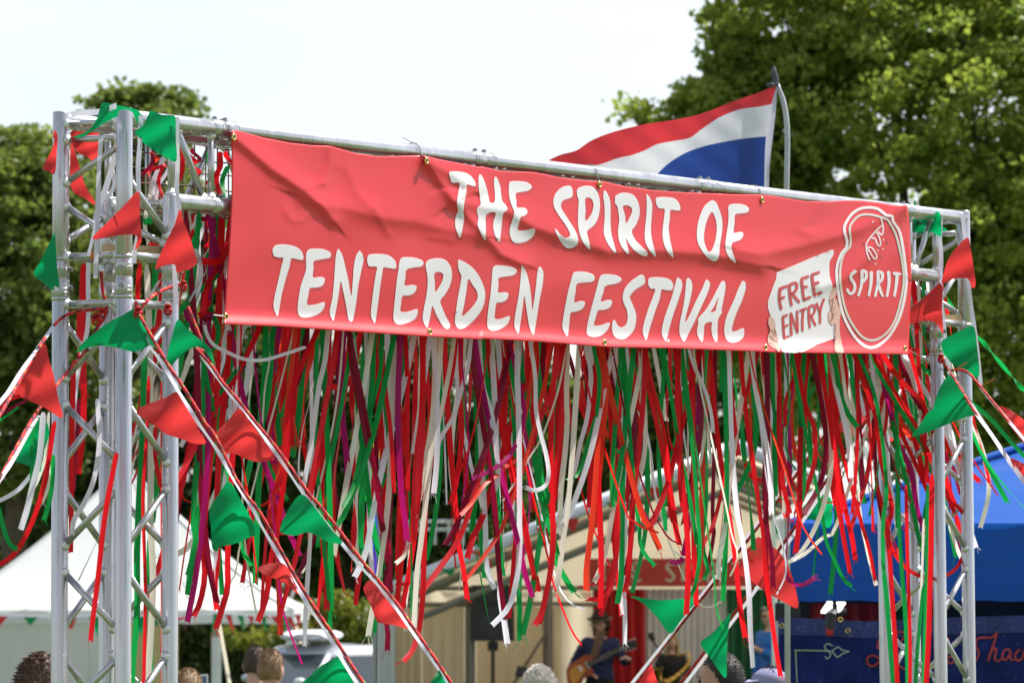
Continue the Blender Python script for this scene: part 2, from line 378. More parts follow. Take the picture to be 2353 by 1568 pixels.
m.add([a, b, c, d, e, f_], [(0, 1, 2, 3), (3, 2, 4, 5), (0, 3, 5), (1, 4, 2)]); m.build('roof', M_SLATE, hb)
m = MB()
for yy in (1197, 1215): m.tube([at(930, yy, 99), at(1095, yy, 99)], .04, 6)
for xx in range(935, 1095, 32): m.tube([at(xx, 1195, 99), at(xx, 1250, 99)], .03, 6)
m.build('roof_rail', M_WHITEP, hb)
hb = thing('white_cottage', 'small white walled cottage gable left of the stage marquee', 'house', (at(800, HOR, 112).x, 112, gz(112)))
m = MB(); bx(770, 840, 1385, 1568 + 30, 112, 3, m); m.build('wall', mat('white_render', (.66, .67, .66), .8), hb)
m = MB(); m.add([at(764, 1387, 111.8), at(846, 1387, 111.8), at(846, 1387, 115.4), at(764, 1387, 115.4), at(764, 1352, 113.5), at(846, 1352, 113.5)], [(0, 1, 5, 4), (3, 4, 5, 2), (0, 4, 3), (1, 2, 5)]); m.build('roof', M_SLATE, hb)
m = MB(); bx(812, 828, 1395, 1425, 111.97, .02, m); m.build('window', M_DARK, hb)

# ------------------------------------------------------------------ cars
M_GLASS = mat('car_glass', (.02, .03, .035), .08, 0, .02, 5, spec=.8, coat=.5); M_RUB = mat('tyre_rubber', (.02, .02, .02), .8)
def car(label, px, Y, paint, box=False, sc_=1.):
    c = at(px, HOR, Y); z0 = gz(Y); root = thing('parked_car', label, 'car', (c.x, Y, z0))
    def P(x, y, z): return (c.x + x * sc_, Y + y * sc_, z0 + z * sc_)
    # cross-sections from front (y=-2.1) to back, nose towards the camera
    secs = [(-2.15, .45, .62, .70), (-2.05, .25, .80, .78), (-1.2, .2, .98, .86), (-.75, .2, 1.03, .88), (.0, .2, 1.04, .88), (1.2, .2, 1.05, .88), (2.0, .22, 1.02, .84), (2.15, .35, .9, .78)]
    m = MB(); k = 12
    for (y, zb, zt_, hw) in secs:
        for i in range(k):
            a_ = 2 * math.pi * i / k + math.pi / k; cx, cz = math.cos(a_), math.sin(a_)
            sx = math.copysign(abs(cx) ** .45, cx); sz = math.copysign(abs(cz) ** .45, cz)
            m.v.append(P(sx * hw, y, (zb + zt_) / 2 + sz * (zt_ - zb) / 2))
    for j in range(len(secs) - 1):
        for i in range(k): a_, b_ = j * k + i, j * k + (i + 1) % k; m.f.append((a_, b_, b_ + k, a_ + k)); m.mi.append(0)
    m.f += [tuple(range(k)), tuple(range((len(secs) - 1) * k, len(secs) * k))[::-1]]; m.mi += [0, 0]
    m.build('body', paint, root, True)
    roof = [(-.45, 1.42, .60), (-.1, 1.5, .64), (.9, 1.52, .64), (1.5, 1.46, .6)]
    m = MB()
    for (y, z, hw) in roof:
        for fx in (-1, -.6, 0, .6, 1): m.v.append(P(fx * hw, y, z - .05 * abs(fx) ** 3))
    n0 = len(m.v); m.v += [(v[0], v[1], v[2] - .05) for v in m.v]
    for j in range(3):
        for i in range(4): a_ = j * 5 + i; m.f += [(a_, a_ + 1, a_ + 6, a_ + 5), (a_ + n0, a_ + 5 + n0, a_ + 6 + n0, a_ + 1 + n0)]; m.mi += [0, 0]
    for i in range(4): m.f += [(i, i + n0, i + 1 + n0, i + 1), (15 + i, 16 + i, 16 + i + n0, 15 + i + n0)]; m.mi += [0, 0]
    for j in range(3): m.f += [(j * 5, j * 5 + 5, j * 5 + 5 + n0, j * 5 + n0), (j * 5 + 4, j * 5 + 4 + n0, j * 5 + 9 + n0, j * 5 + 9)]; m.mi += [0, 0]
    m.build('roof', paint, root, True)
    m = MB(); m.add([P(-.78, -1.25, 1.0), P(.78, -1.25, 1.0), P(.60, -.45, 1.39), P(-.60, -.45, 1.39)], [(0, 1, 2, 3)]); m.build('windscreen', M_GLASS, root)
    m = MB(); m.add([P(-.74, 1.98, 1.03), P(.74, 1.98, 1.03), P(.58, 1.5, 1.42), P(-.58, 1.5, 1.42)], [(0, 3, 2, 1)]); m.build('rear_window', M_GLASS, root)
    for s_ in (-1, 1):
        m = MB(); m.add([P(s_ * .83, -1.1, 1.02), P(s_ * .83, 1.9, 1.04), P(s_ * .61, 1.45, 1.42), P(s_ * .61, -.4, 1.39)], [(0, 1, 2, 3)]); m.build('side_window', M_GLASS, root)
        for y in (-1.35, 1.3):
            w = MB(); w.tube([P(s_ * .72, y, .32), P(s_ * .9, y, .32)], .32 * sc_, 20); wo = w.build('wheel', M_RUB, root)
            h = MB(); h.tube([P(s_ * .88, y, .32), P(s_ * .915, y, .32)], .2 * sc_, 14); h.build('rim', M_ALU, wo)
        m = MB(); m.ball(P(s_ * .6, -2.06, .66), (.16 * sc_, .07, .09), 10, 6); m.build('headlight', mat('lamp_glass', (.8, .82, .85), .1), root)
        m = MB(); m.ball(P(s_ * .95, -.85, 1.08), (.08 * sc_, .05, .055), 10, 6); m.tube([P(s_ * .8, -.85, 1.03), P(s_ * .93, -.85, 1.06)], .02, 6); m.build('wing_mirror', paint, root)
        for a_, b_ in (((-1.25, 1.0, .8), (-.42, 1.4, .61)), ((2.0, 1.03, .78), (1.5, 1.43, .6))):
            m = MB(); m.tube([P(s_ * a_[2], a_[0], a_[1]), P(s_ * b_[2], b_[0], b_[1])], .035, 6); m.build('pillar', paint, root)
    if box:
        b_ = MB(); n_ = 14; k0 = 0
        for y, r_ in ((-.5, .5), (-.3, .9), (.2, 1), (.9, 1), (1.3, .8), (1.4, .5)):
            for i in range(n_):
                a_ = 2 * math.pi * i / n_; b_.v.append(P(-.15 + .42 * r_ * math.copysign(abs(math.cos(a_)) ** .6, math.cos(a_)), y, 1.62 + .075 * r_ * math.sin(a_)))
        for j in range(5):
            for i in range(n_): p_, q_ = j * n_ + i, j * n_ + (i + 1) % n_; b_.f.append((p_, q_, q_ + n_, p_ + n_)); b_.mi.append(0)
        b_.f += [tuple(range(n_)), tuple(range(5 * n_, 6 * n_))]; b_.mi += [0, 0]
        o = b_.build('roof_box', M_WHITEP, None, True); tag(o, 'white roof box strapped on top of the silver parked car', 'roof box')
    return root
car('silver estate car facing the camera behind the left guy ropes', 738, 70, mat('silver_paint', (.50, .54, .58), .25, .5, .03, coat=.6), True)
car('white parked car tucked against the left wall of the stage marquee', 868, 66, mat('white_paint', (.78, .80, .82), .3, 0, .03, coat=.5))

# ------------------------------------------------------------------ white pyramid marquee on the left
def pyramid(name, label, Y, pxc, half_px, y_eave, y_apex, m, power=1.3, drop=.3, walls=None, cat='marquee', apexshift=0, valmat=None):
    s = FPX / Y; h = half_px / s; c = at(pxc, y_eave, Y); zb = c.z; za = at(pxc, y_apex, Y).z
    root = thing(name, label, cat, (c.x, Y + h, gz(Y + h)))
    cy = Y + h; n = 24; mb = MB(); R_ = 16
    for j in range(R_ + 1):
        r = j / R_; z = zb + (za - zb) * (1 - r) ** power
        for i in range(4 * n):
            q, f_ = divmod(i, n); f_ = f_ / n * 2 - 1
            x, y = [(f_, -1), (1, f_), (-f_, 1), (-1, -f_)][q]
            sagg = -.06 * h * .3 * (1 - abs(f_) ** 2) * r * (1 - r) * 2
            mb.v.append((c.x + x * h * max(r, .012), cy + y * h * max(r, .012), z + sagg + .006 * math.sin(i * .9 + j)))
    w = 4 * n
    for j in range(R_):
        for i in range(w): a, b = j * w + i, j * w + (i + 1) % w; mb.f.append((a, b, b + w, a + w)); mb.mi.append(0)
    mb.build('roof', m, root, True)
    mb = MB(); mb.ball((c.x, cy, za + .03), (.06, .06, .09), 10, 8); mb.build('roof_finial', m, root, True)
    mb = MB(); hh = h * 1.003
    for i in range(4 * n + 1):
        q, f_ = divmod(i % (4 * n), n); f_ = f_ / n * 2 - 1
        x, y = [(f_, -1), (1, f_), (-f_, 1), (-1, -f_)][q]
        wv = 1 + .004 * math.sin(i * 1.7)
        mb.v += [(c.x + x * hh * wv, cy + y * hh * wv, zb + .004), (c.x + x * hh * wv * 1.004, cy + y * hh * wv * 1.004, zb - drop * (1 - (.12 if drop < .3 else .03) * abs(math.sin(f_ * 14))))]
    for i in range(4 * n): mb.f.append((2 * i, 2 * i + 2, 2 * i + 3, 2 * i + 1)); mb.mi.append(0)
    mb.build('valance', valmat or m, root, True)
    for x, y in ((-1, -1), (1, -1)) if h > 1.6 and m is M_CANVAS else ():
        sm_ = MB(); sm_.tube([(c.x + x * h * r, cy + y * h * r, zb + (za - zb) * (1 - r) ** power + .012) for r in np.linspace(.02, 1, 20)], .016, 6); sm_.build('hip_seam', m, root, True)
    if m is M_CANVAS:
        for x in (-.5, 0, .5):
            sm_ = MB(); sm_.tube([(c.x + x * h * r, cy - h * r, zb + (za - zb) * (1 - r) ** power - .06 * h * .3 * (1 - x * x) * r * (1 - r) * 2 + .004) for r in np.linspace(.05, 1, 20)], .010, 5); sm_.build('panel_seam', m, root, True)
    for x, y in ((-1, -1), (1, -1), (1, 1), (-1, 1)):
        p = MB(); p.tube([(c.x + x * h * .985, cy + y * h * .985, gz(Y)), (c.x + x * h * .985, cy + y * h * .985, zb)], .035 if h > 1.6 else .025, 8); p.build('pole', M_WHITEP, root)
    return root, c, h, zb, za
rt, c, h, zb, za = pyramid('pyramid_marquee', 'white pyramid marquee hung with red and green bunting at lower left', 78, 262, 412, 1400, 1062, M_CANVAS, 1.25, .22)
def wall_panel(name, x0, x1, ytop, ybot, Y, m, parent, wob=.03, n=40, freq=9.):
    mb = MB()
    for i in range(n + 1):
        f_ = i / n; x = x0 + (x1 - x0) * f_; a = at(x, ytop, Y); b = at(x, ybot, Y); d = wob * math.sin(f_ * freq * 6.28) + wob * .6 * math.sin(f_ * freq * 2.3 * 6.28 + 1)
        mb.v += [(a.x, Y + d * .5, a.z), (b.x, Y + d, b.z)]
    for i in range(n): mb.f.append((2 * i, 2 * i + 1, 2 * i + 3, 2 * i + 2)); mb.mi.append(0)
    return mb.build(name, m, parent, True)
M_PALE = mat('pale_tent_wall', (.66, .665, .645), .6, 0, .05, 1, trans=.3)
for i, (x0, x1, mm) in enumerate([(-150, -10, M_PALE), (-10, 120, M_PALE), (120, 205, M_PALE), (205, 294, M_PALE), (296, 410, mat('buff_tent_wall', (.55, .43, .22), .7, 0, .08, 1, trans=.3))]):
    wall_panel('wall_panel', x0, x1, 1408, 1650, 78.03, mm, rt, .02, 30, 2)
for x, yt in ((497, 1425), (668, 1425)):
    m = MB(); m.tube([(at(x, yt, 77.9)), (at(x, yt + 38, 77.9))], .06, 8); m.build('pole_bracket', M_STEEL, rt)
    m = MB(); m.tube([at(x, yt + 36, 77.9), (at(x, yt, 77.9).x, 77.9, gz(78))], .075, 10); m.build('pole', M_WHITEP, rt)
for (x0, y0, x1, y1) in ((503, 1435, 532, 1600), (680, 1440, 722, 1600)):
    m = MB(); m.tube([at(x0, y0, 77.8), at(x1, y1, 76.5)], .028, 6)
    tag(m.build('guy_rope', mat('hemp_rope', (.62, .57, .42), .8, 0, .15, 30)), 'pale guy rope %s of the white pyramid marquee' % ('beside the inner pole' if x0 == 503 else 'at the outer right corner'), 'rope', 'marquee guy ropes')
# small bunting strings
M_PR = mat('bunting_red', (.70, .045, .045), .6, 0, .06, 5, .35, 26, trans=.58)
M_PG = mat('bunting_green', (.0, .32, .10), .6, 0, .06, 5, .35, 26, trans=.58)
M_TAPE = mat('white_tape', (.70, .70, .80), .6, 0, .06, 20, trans=.25)
def mini_bunting(label, line, Y, flags, w=26, group=None):
    P = [at(x, y, Y) for x, y in line]; root = thing('bunting_string', label, 'bunting', P[0], group)
    m = MB(); m.tube(P, .012 * Y / 60, 5); m.build('tape', M_TAPE, root)
    for (x, y, col, dx, dy) in flags:
        m = MB(); a, b, c_ = at(x - w / 2, y, Y - .01), at(x + w / 2, y, Y - .01), at(x + dx, y + dy, Y - .06); mid = (a + b + c_) / 3 + Vector((0, -.03, 0))
        m.add([a, b, c_, mid], [(0, 1, 3), (1, 2, 3), (2, 0, 3)]); m.build('pennant', M_PR if col == 'r' else M_PG, root, True)
mini_bunting('short bunting string along the eaves at the far left marquee wall', [(-20, 1412), (120, 1416), (290, 1413), (415, 1416)], 77.5,
             [(2, 1414, 'r', -14, 36), (71, 1416, 'g', -2, 20), (160, 1417, 'r', 4, 30), (220, 1415, 'g', 8, 50), (320, 1414, 'g', 5, 48), (360, 1415, 'g', 0, 24), (418, 1416, 'r', -6, 8)], 34)
mini_bunting('bunting string fluttering along the right half of the marquee valance', [(425, 1414), (497, 1408), (560, 1412), (640, 1416), (690, 1410)], 77.2,
             [(430, 1415, 'r', 8, 8), (497, 1408, 'g', -10, 50), (524, 1410, 'r', 14, 46), (552, 1412, 'g', 10, 36), (576, 1413, 'r', 3, 22), (604, 1413, 'g', 8, 38), (628, 1414, 'r', 22, 36), (650, 1415, 'g', 6, 30), (662, 1416, 'r', 24, 40), (684, 1410, 'r', 4, 34)], 15)

# ------------------------------------------------------------------ stage marquee
YS = 57.0
stg = thing('stage_marquee', 'open cream frame marquee roofing the stage with its gable to the crowd', 'marquee', (at(1690, HOR, YS).x, YS + 3, gz(YS)))
eL, ap, eR = (872, 1368), (1690, 1030), (2508, 1368)
def roof_quad(nm, p, q, Y0, Y1, m, up=0.):
    mb = MB(); n = 24
    for j in range(n + 1):
        for i in range(n + 1):
            f_ = i / n; g_ = j / n; a = at(p[0] + (q[0] - p[0]) * f_, p[1] + (q[1] - p[1]) * f_, Y0)
            mb.v.append((a.x, Y0 + (Y1 - Y0) * g_, a.z + up + .04 * math.sin(g_ * 3 * math.pi) ** 2 * -1))
    for j in range(n):
        for i in range(n): k = j * (n + 1) + i; mb.f.append((k, k + 1, k + n + 2, k + n + 1)); mb.mi.append(0)
    return mb.build(nm, m, stg, True)
roof_quad('roof_panel', eL, ap, YS, YS + 6.4, M_CREAM); roof_quad('roof_panel', ap, eR, YS, YS + 6.4, M_CREAM)
M_TRIM = mat('white_roof_trim', (.66, .70, .74), .5)
M_FRAME = mat('frame_dull_aluminium', (.20, .185, .16), .5, .5)
for p, q in ((eL, ap), (ap, eR)):
    m = MB(); a, b = at(p[0], p[1] - 2, YS), at(q[0], q[1] - 2, YS); dv = (b - a); mid = (a + b) / 2
    m.tube([a + Vector((0, -.06, .02)), b + Vector((0, -.06, .02))], .075, 8); m.build('roof_edge', M_TRIM, stg, True)
for Y in (YS + .15, YS + 3.2, YS + 6.3):
    for p, q in ((eL, ap), (ap, eR)):
        m = MB(); d_ = Vector((0, 0, -.14)); a, b = at(p[0], p[1], YS), at(q[0], q[1], YS); a.y = b.y = Y
        m.tube([a + d_, b + d_], .055, 8); m.build('rafter', M_FRAME, stg)
        d_ = Vector((0, 0, -.42)); m = MB(); m.tube([a.lerp(b, .12 if p is eL else 0) + d_, a.lerp(b, 1 if p is eL else .88) + d_], .035, 8); m.build('brace', M_FRAME, stg)
    for xx in (eL[0] + 6, eR[0] - 6):
        a = at(xx, 1372, YS); m = MB(); m.tube([(a.x, Y, gz(Y)), (a.x, Y, a.z)], .055, 8); m.build('post', M_FRAME, stg)
for sx in (eL[0] + 6, eR[0] - 6):
    a = at(sx, 1372, YS); m = MB(); m.tube([(a.x, YS, a.z), (a.x, YS + 6.3, a.z)], .05, 8); m.build('eave_rail', M_FRAME, stg)
for f_ in (.35, .7):
    for p, q in ((eL, ap), (eR, ap)):
        a = at(p[0], p[1], YS).lerp(at(q[0], q[1], YS), f_); m = MB(); m.tube([(a.x, YS, a.z - .1), (a.x, YS + 6.3, a.z - .1)], .035, 8); m.build('purlin', M_FRAME, stg)
# back wall and side walls in separate panels
aL = at(eL[0], eL[1], YS); aR = at(eR[0], eR[1], YS); aT = at(*ap, YS); YB = YS + 6.35
m = MB(); m.add([(aL.x, YB, aL.z), (aR.x, YB, aR.z), (aT.x, YB, aT.z)], [(0, 1, 2)]); m.build('gable_panel', M_CREAM, stg)
for i in range(6):
    x0, x1 = aL.x + (aR.x - aL.x) * i / 6, aL.x + (aR.x - aL.x) * (i + 1) / 6 - .02; mb = MB()
    for k in range(21):
        f_ = k / 20; x = x0 + (x1 - x0) * f_; mb.v += [(x, YB + .03 * math.sin(f_ * 21), aL.z), (x, YB + .05 * math.sin(f_ * 21 + .4), gz(YB))]
    for k in range(20): mb.f.append((2 * k, 2 * k + 1, 2 * k + 3, 2 * k + 2)); mb.mi.append(0)
    mb.build('wall_panel', M_CREAM, stg, True)
for sgn, ax in ((0, aL), (1, aR)):
    for i in range(3):
        y0, y1 = YS + .1 + i * 2.08, YS + .1 + (i + 1) * 2.08 - .03; mb = MB()
        for k in range(17):
            f_ = k / 16; y = y0 + (y1 - y0) * f_; mb.v += [(ax.x + .02 * math.sin(f_ * 17), y, ax.z), (ax.x + .05 * math.sin(f_ * 17 + .5), y, gz(y))]
        for k in range(16): mb.f.append((2 * k, 2 * k + 1, 2 * k + 3, 2 * k + 2)); mb.mi.append(0)
        mb.build('wall_panel', M_CREAM, stg, True)
# inner front screen left of the speaker: pale panels, posts and curtain rail
M_GREYP = mat('grey_white_sheet', (.55, .56, .55), .6, 0, .06, 1, trans=.2)
wall_panel('front_panel', 866, 908, 1372, 1660, YS + .05, M_GREYP, stg, .015, 20, 2)
wall_panel('front_panel', 910, 968, 1392, 1660, YS + .9, M_CREAM, stg, .03, 24, 3)
wall_panel('front_panel', 970, 1066, 1392, 1660, YS + 1.2, M_CREAM, stg, .03, 30, 3)
wall_panel('front_panel', 1094, 1290, 1392, 1660, YS + 4.4, M_CREAM, stg, .03, 40, 4)
m = MB(); m.tube([at(1080, 1345, YS + 1.2), (at(1080, 1345, YS + 1.2).x, YS + 1.2, gz(YS))], .06, 8); m.build('post', M_FRAME, stg)
m = MB(); m.tube([at(1258, 1345, YS + 4.2), (at(1258, 1345, YS + 4.2).x, YS + 4.2, gz(YS))], .06, 8); m.build('post', M_FRAME, stg)
for yy in (1350, 1387):
    m = MB(); m.tube([at(880, yy, YS + .8), at(1080, yy, YS + 1.15), at(1258, yy - 2, YS + 4.2), at(1390, yy + 1, YS + 4.6)], .03, 6); m.build('curtain_rail', M_FRAME, stg)
m = MB(); m.tube([at(1255, 1450, YS + 4.1), at(1160, 1600, YS + 4.1)], .02, 6); m.build('brace', M_FRAME, stg)
deck = MB(); deck.box(((aL.x + aR.x) / 2, YS + 3.4, gz(YS) + .2), (aR.x - aL.x - .4, 5.6, .4)); tag(deck.build('stage_deck', mat('black_deck', (.03, .03, .03), .8)), 'low black stage deck under the cream marquee', 'stage')
def drape(label, x0, x1, y0, y1, Y, m, nf, amp=.06):
    mb = MB(); n = int(nf * 8)
    for i in range(n + 1):
        f_ = i / n; a, b = at(x0 + (x1 - x0) * f_, y0, Y), at(x0 + (x1 - x0) * f_, y1, Y); d = amp * math.sin(f_ * nf * 6.283) + amp * .3 * math.sin(f_ * nf * 2.7 * 6.283)
        mb.v += [(a.x, Y + d * .6, a.z), (b.x, Y + d, b.z)]
    for i in range(n): mb.f.append((2 * i, 2 * i + 1, 2 * i + 3, 2 * i + 2)); mb.mi.append(0)
    tag(mb.build('drape', m, None, True), label, 'curtain')
YD = YS + 5.4
drape('deep red stage drape hanging behind the guitarist', 1362, 1482, 1352, 1640, YD, mat('drape_red', (.42, .008, .015), .7, 0, .1, 3), 5)
drape('pleated white stage drape hanging behind the saxophonist', 1480, 1672, 1352, 1640, YD + .05, mat('drape_white', (.62, .62, .64), .7, 0, .04, 3), 13, .04)
drape('dark green stage drape on the right side of the stage', 1668, 1860, 1352, 1640, YD, mat('drape_green', (.006, .11, .045), .7, 0, .1, 3), 9, .05)
sg = thing('stage_sign', 'red board with pale hand lettering fixed above the stage drapes', 'sign', at(1570, 1350, YD - .1))
m = MB(); bx(1352, 1790, 1282, 1346, YD - .15, .05, m); m.build('board', mat('sign_red', (.36, .035, .03), .7), sg)
ST = {'T': [[(0, 0), (1, 0)], [(.5, 0), (.45, .5), (.5, 1)]], 'H': [[(.1, 0), (.12, 1)], [(.85, 0), (.8, 1)], [(.1, .5), (.85, .48)]],
      'E': [[(.15, 0), (.1, .5), (.12, 1)], [(.15, .02), (.85, 0)], [(.12, .5), (.7, .47)], [(.12, 1), (.85, .95)]],
      'S': [[(.85, .05), (.4, .05), (.15, .25), (.5, .5), (.8, .75), (.5, .98), (.1, .9)]], 'P': [[(.15, 0), (.12, 1)], [(.15, .02), (.75, .08), (.8, .35), (.6, .52), (.15, .55)]],
      'I': [[(.5, 0), (.45, 1)]], 'R': [[(.15, 0), (.12, 1)], [(.15, .02), (.75, .08), (.78, .32), (.55, .5), (.15, .52)], [(.4, .5), (.85, 1)]]}
def write(txt, x, y, w, hgt, gap, sw, surf, m, parent, nm='letter'):
    for ch in txt:
        if ch == ' ': x += w * .6; continue
        ww = w * .35 if ch == 'I' else w
        for st_ in ST[ch]:
            V, F = fill(stroke([(x + a * ww, y + b * hgt) for a, b in st_], sw, 5, .8), (), 0)
            obj_np(nm, np.array([tuple(surf(a, b)) for a, b in V]), F[:, ::-1], m, parent)
        x += ww + gap
write('THE', 1374, 1292, 26, 42, 12, 8, lambda a, b: at(a, b, YD - .152), mat('sign_letter', (.44, .42, .36), .8), sg)
write('SPIRIT', 1528, 1292, 25, 42, 12, 8, lambda a, b: at(a, b, YD - .152), MATS['sign_letter'], sg)
mini_bunting('sparse bunting string pinned along the stage roof edge', [(980, 1322), (1140, 1262), (1260, 1205), (1400, 1155), (1560, 1095)], YS - .15,
             [(1028, 1305, 'g', 8, 18), (1094, 1262, 'r', 10, 18), (1248, 1212, 'r', 18, 36), (1310, 1190, 'r', 8, 34), (1410, 1152, 'g', 8, 30), (1500, 1118, 'r', 10, 32)], 40)
# small white marquee behind the blue gazebo
pyramid('small_white_marquee', 'small white marquee roof peeking between ribbons left of the blue canopy', 46, 1995, 200, 1190, 1036, M_CANVAS, 1.0, .2)

# ------------------------------------------------------------------ stage equipment
Y = YS + 1.0
spk = thing('loudspeaker', 'black loudspeaker raised on a tripod at the left of the stage', 'loudspeaker', at(1132, 1470, Y))
m = MB(); c0 = at(1132, 1405, Y)
prof = [(-.24, 0), (.24, 0), (.19, .36), (-.19, .36)]
m.add([(c0.x + x, c0.y + y, c0.z - .32) for x, y in prof] + [(c0.x + x * .96, c0.y + y, c0.z + .30) for x, y in prof], [(3, 2, 1, 0), (4, 5, 6, 7), (0, 1, 5, 4), (1, 2, 6, 5), (2, 3, 7, 6), (3, 0, 4, 7)]); m.build('cabinet', M_DARK, spk)
m = MB(); m.tube([(c0.x, c0.y - .004, c0.z - .1), (c0.x, c0.y - .02, c0.z - .1)], .17, 24); m.build('woofer_grille', mat('grille', (.035, .035, .04), .4, .5), spk)
m = MB(); m.box((c0.x, c0.y - .01, c0.z + .18), (.3, .03, .14)); m.build('horn', mat('grille', (.035, .035, .04)), spk)
ss = thing('speaker_stand', 'black tripod stand carrying the stage loudspeaker', 'stand', (c0.x, c0.y + .18, gz(Y) + .4))
m = MB(); m.tube([(c0.x, c0.y + .18, gz(Y) + .5), (c0.x, c0.y + .18, c0.z - .32)], .022, 8); m.build('pole', M_DARK, ss)
m = MB(); m.box((c0.x, c0.y + .18, c0.z - .38), (.12, .12, .1)); m.build('collar', M_DARK, ss)
for k in range(3):
    a_ = k * 2.094; m = MB(); m.tube([(c0.x, c0.y + .18, gz(Y) + 1.1), (c0.x + .5 * math.cos(a_), c0.y + .18 + .5 * math.sin(a_), gz(Y) + .41)], .016, 6); m.build('leg', M_DARK, ss)
ms_ = thing('music_stand', 'tilted black music stand at the front of the stage', 'music stand', at(1215, 1620, YS + .4))
m = MB(); c1 = at(1216, 1546, YS + .4); m.box(c1, (.30, .02, .13), tilt=Matrix.Rotation(-.6, 3, 'X') @ Matrix.Rotation(.25, 3, 'Y')); m.build('desk', M_DARK, ms_)
m = MB(); m.tube([c1, (c1.x, c1.y, gz(Y) + .4)], .012, 6); m.build('pole', M_DARK, ms_)
mic = thing('microphone_stand', 'boom microphone stand in front of the saxophonist', 'microphone', at(1490, 1600, YS + 2))
m = MB(); m.tube([at(1497, 1465, YS + 2), at(1515, 1495, YS + 2), at(1530, 1620, YS + 2.2)], .012, 6); m.build('boom', M_DARK, mic)
m = MB(); m.tube([at(1494, 1452, YS + 2), at(1500, 1470, YS + 2)], .035, 10); m.build('microphone_head', M_DARK, mic)
mic = thing('microphone_stand', 'thin microphone stand before the singer in blue', 'microphone', at(1700, 1600, YS + 1))
m = MB(); m.tube([at(1752, 1402, YS + 1), at(1722, 1440, YS + 1), at(1700, 1600, YS + 1)], .011, 6); m.build('boom', M_DARK, mic)
m = MB(); m.ball(at(1755, 1398, YS + 1), .03, 10, 8); m.build('microphone_head', M_STEEL, mic)
for (x0, x1, y0, Y_, lab) in ((446, 477, 1548, 34, 'white framed information tablet between the tower and the two men'), (463, 500, 1552, 36, '')):
    if lab:
        t_ = thing('display_screen', lab, 'screen', at((x0 + x1) / 2, 1620, Y_))
        m = MB(); bx(x0, x1, y0, y0 + 60, Y_, .03, m); m.build('frame', M_WHITEP, t_)
        m = MB(); bx(x0 + 3, x1 - 3, y0 + 4, y0 + 56, Y_ - .004, .003, m); m.build('screen', mat('blue_print', (.12, .16, .28), .3, 0, .4, 20), t_)
        m = MB(); m.tube([at((x0 + x1) / 2, y0 + 50, Y_ + .03), (at((x0 + x1) / 2, 1568, Y_).x, Y_ + .03, gz(Y_))], .02, 6); m.build('post', M_WHITEP, t_)

# ------------------------------------------------------------------ blue gazebo on the right
YG = 27.0
M_BLUE = mat('blue_polyester', (.006, .11, .50), .45, 0, .06, 4, .3, 9, trans=.3, spec=.3, stretch=(1, 1, 3))
gzb, c, h, zb, za = pyramid('blue_gazebo', 'royal blue pop-up gazebo with deep valance at right', YG, 2478, 664, 1203, 985, M_BLUE, 1.0, .405, cat='gazebo')
# raised piping on the two front hips
for sx in (-1, 1):
    m = MB(); m.tube([(c.x + sx * h, YG, zb + .01), (c.x, YG + h, za + .02)], .018, 8); m.build('hip_seam', M_BLUE, gzb)
for x, y in ((0, 1), (1, 0), ):
    mb = MB()
    a = Vector((c.x - h, YG + 2 * h - .05, 0)) if x == 0 else Vector((c.x + h - .05, YG, 0)); b = Vector((c.x + h, YG + 2 * h - .05, 0))
    mb.add([(a.x, a.y, gz(YG)), (b.x, b.y, gz(YG)), (b.x, b.y, zb), (a.x, a.y, zb)], [(0, 1, 2, 3)]); mb.build('shade_wall', mat('inner_shade_dark', (.02, .02, .025), .8), gzb)  # walls added to darken the inside, its shade put into their near-black colour
m = MB(); p0, p1 = at(1797, 1385, YG - .1), at(1791, 1640, YG - .1)
m.box(((p0.x + p1.x) / 2, YG - .1, (p0.z + gz(YG)) / 2), (.05, .05, p0.z - gz(YG))); m.build('leg', M_WHITEP, gzb)
m = MB(); m.box((p0.x + .03, YG - .07, (p0.z + gz(YG)) / 2), (.022, .03, p0.z - gz(YG))); m.build('leg_channel', M_STEEL, gzb)
m = MB(); m.box(at(1812, 1404, YG - .1), (.13, .08, .09)); m.build('leg_bracket', M_DARK, gzb)
drape('red cloth lining hung inside the blue gazebo above the stall banner', 1860, 2055, 1385, 1460, YG + 1.2, mat('stall_red', (.33, .015, .02), .8), 5, .03)
drape('green cloth strip hung inside the blue gazebo behind the right tower', 2060, 2120, 1385, 1460, YG + 1.15, MATS['drape_green'], 2, .03)
st = thing('stall_banner', 'faded navy stall banner with red cursive lettering below the blue valance', 'banner', at(2100, 1600, YG - .25))
def nav(x, y, off=0.):
    yt = 1428 if x < 2030 else 1420
    d = .035 * math.sin(x * .021 + y * .03) * min(1, max(0, (y - 1450) / 60)) + .02 * math.sin(x * .05 - y * .06)
    return at(x, y, YG - .22 - off + d * .5)
mb = MB(); nx, ny = 90, 30
for j in range(ny + 1):
    for i in range(nx + 1):
        x = 1788 + (2440 - 1788) * i / nx; top = np.interp(x, [1788, 1880, 1990, 2060, 2200, 2360, 2440], [1418, 1421, 1427, 1424, 1418, 1413, 1412]); y = top + (1680 - top) * j / ny
        mb.v.append(tuple(nav(x, y)))
for j in range(ny):
    for i in range(nx): k = j * (nx + 1) + i; mb.f.append((k, k + nx + 1, k + nx + 2, k + 1)); mb.mi.append(0)
mb.build('cloth', mat('faded_navy', (.010, .020, .115), .8, 0, .25, 9, .3, 30, spec=.15, fleck=(.03, .045, .16), stretch=(1, 1, .35)), st, True)
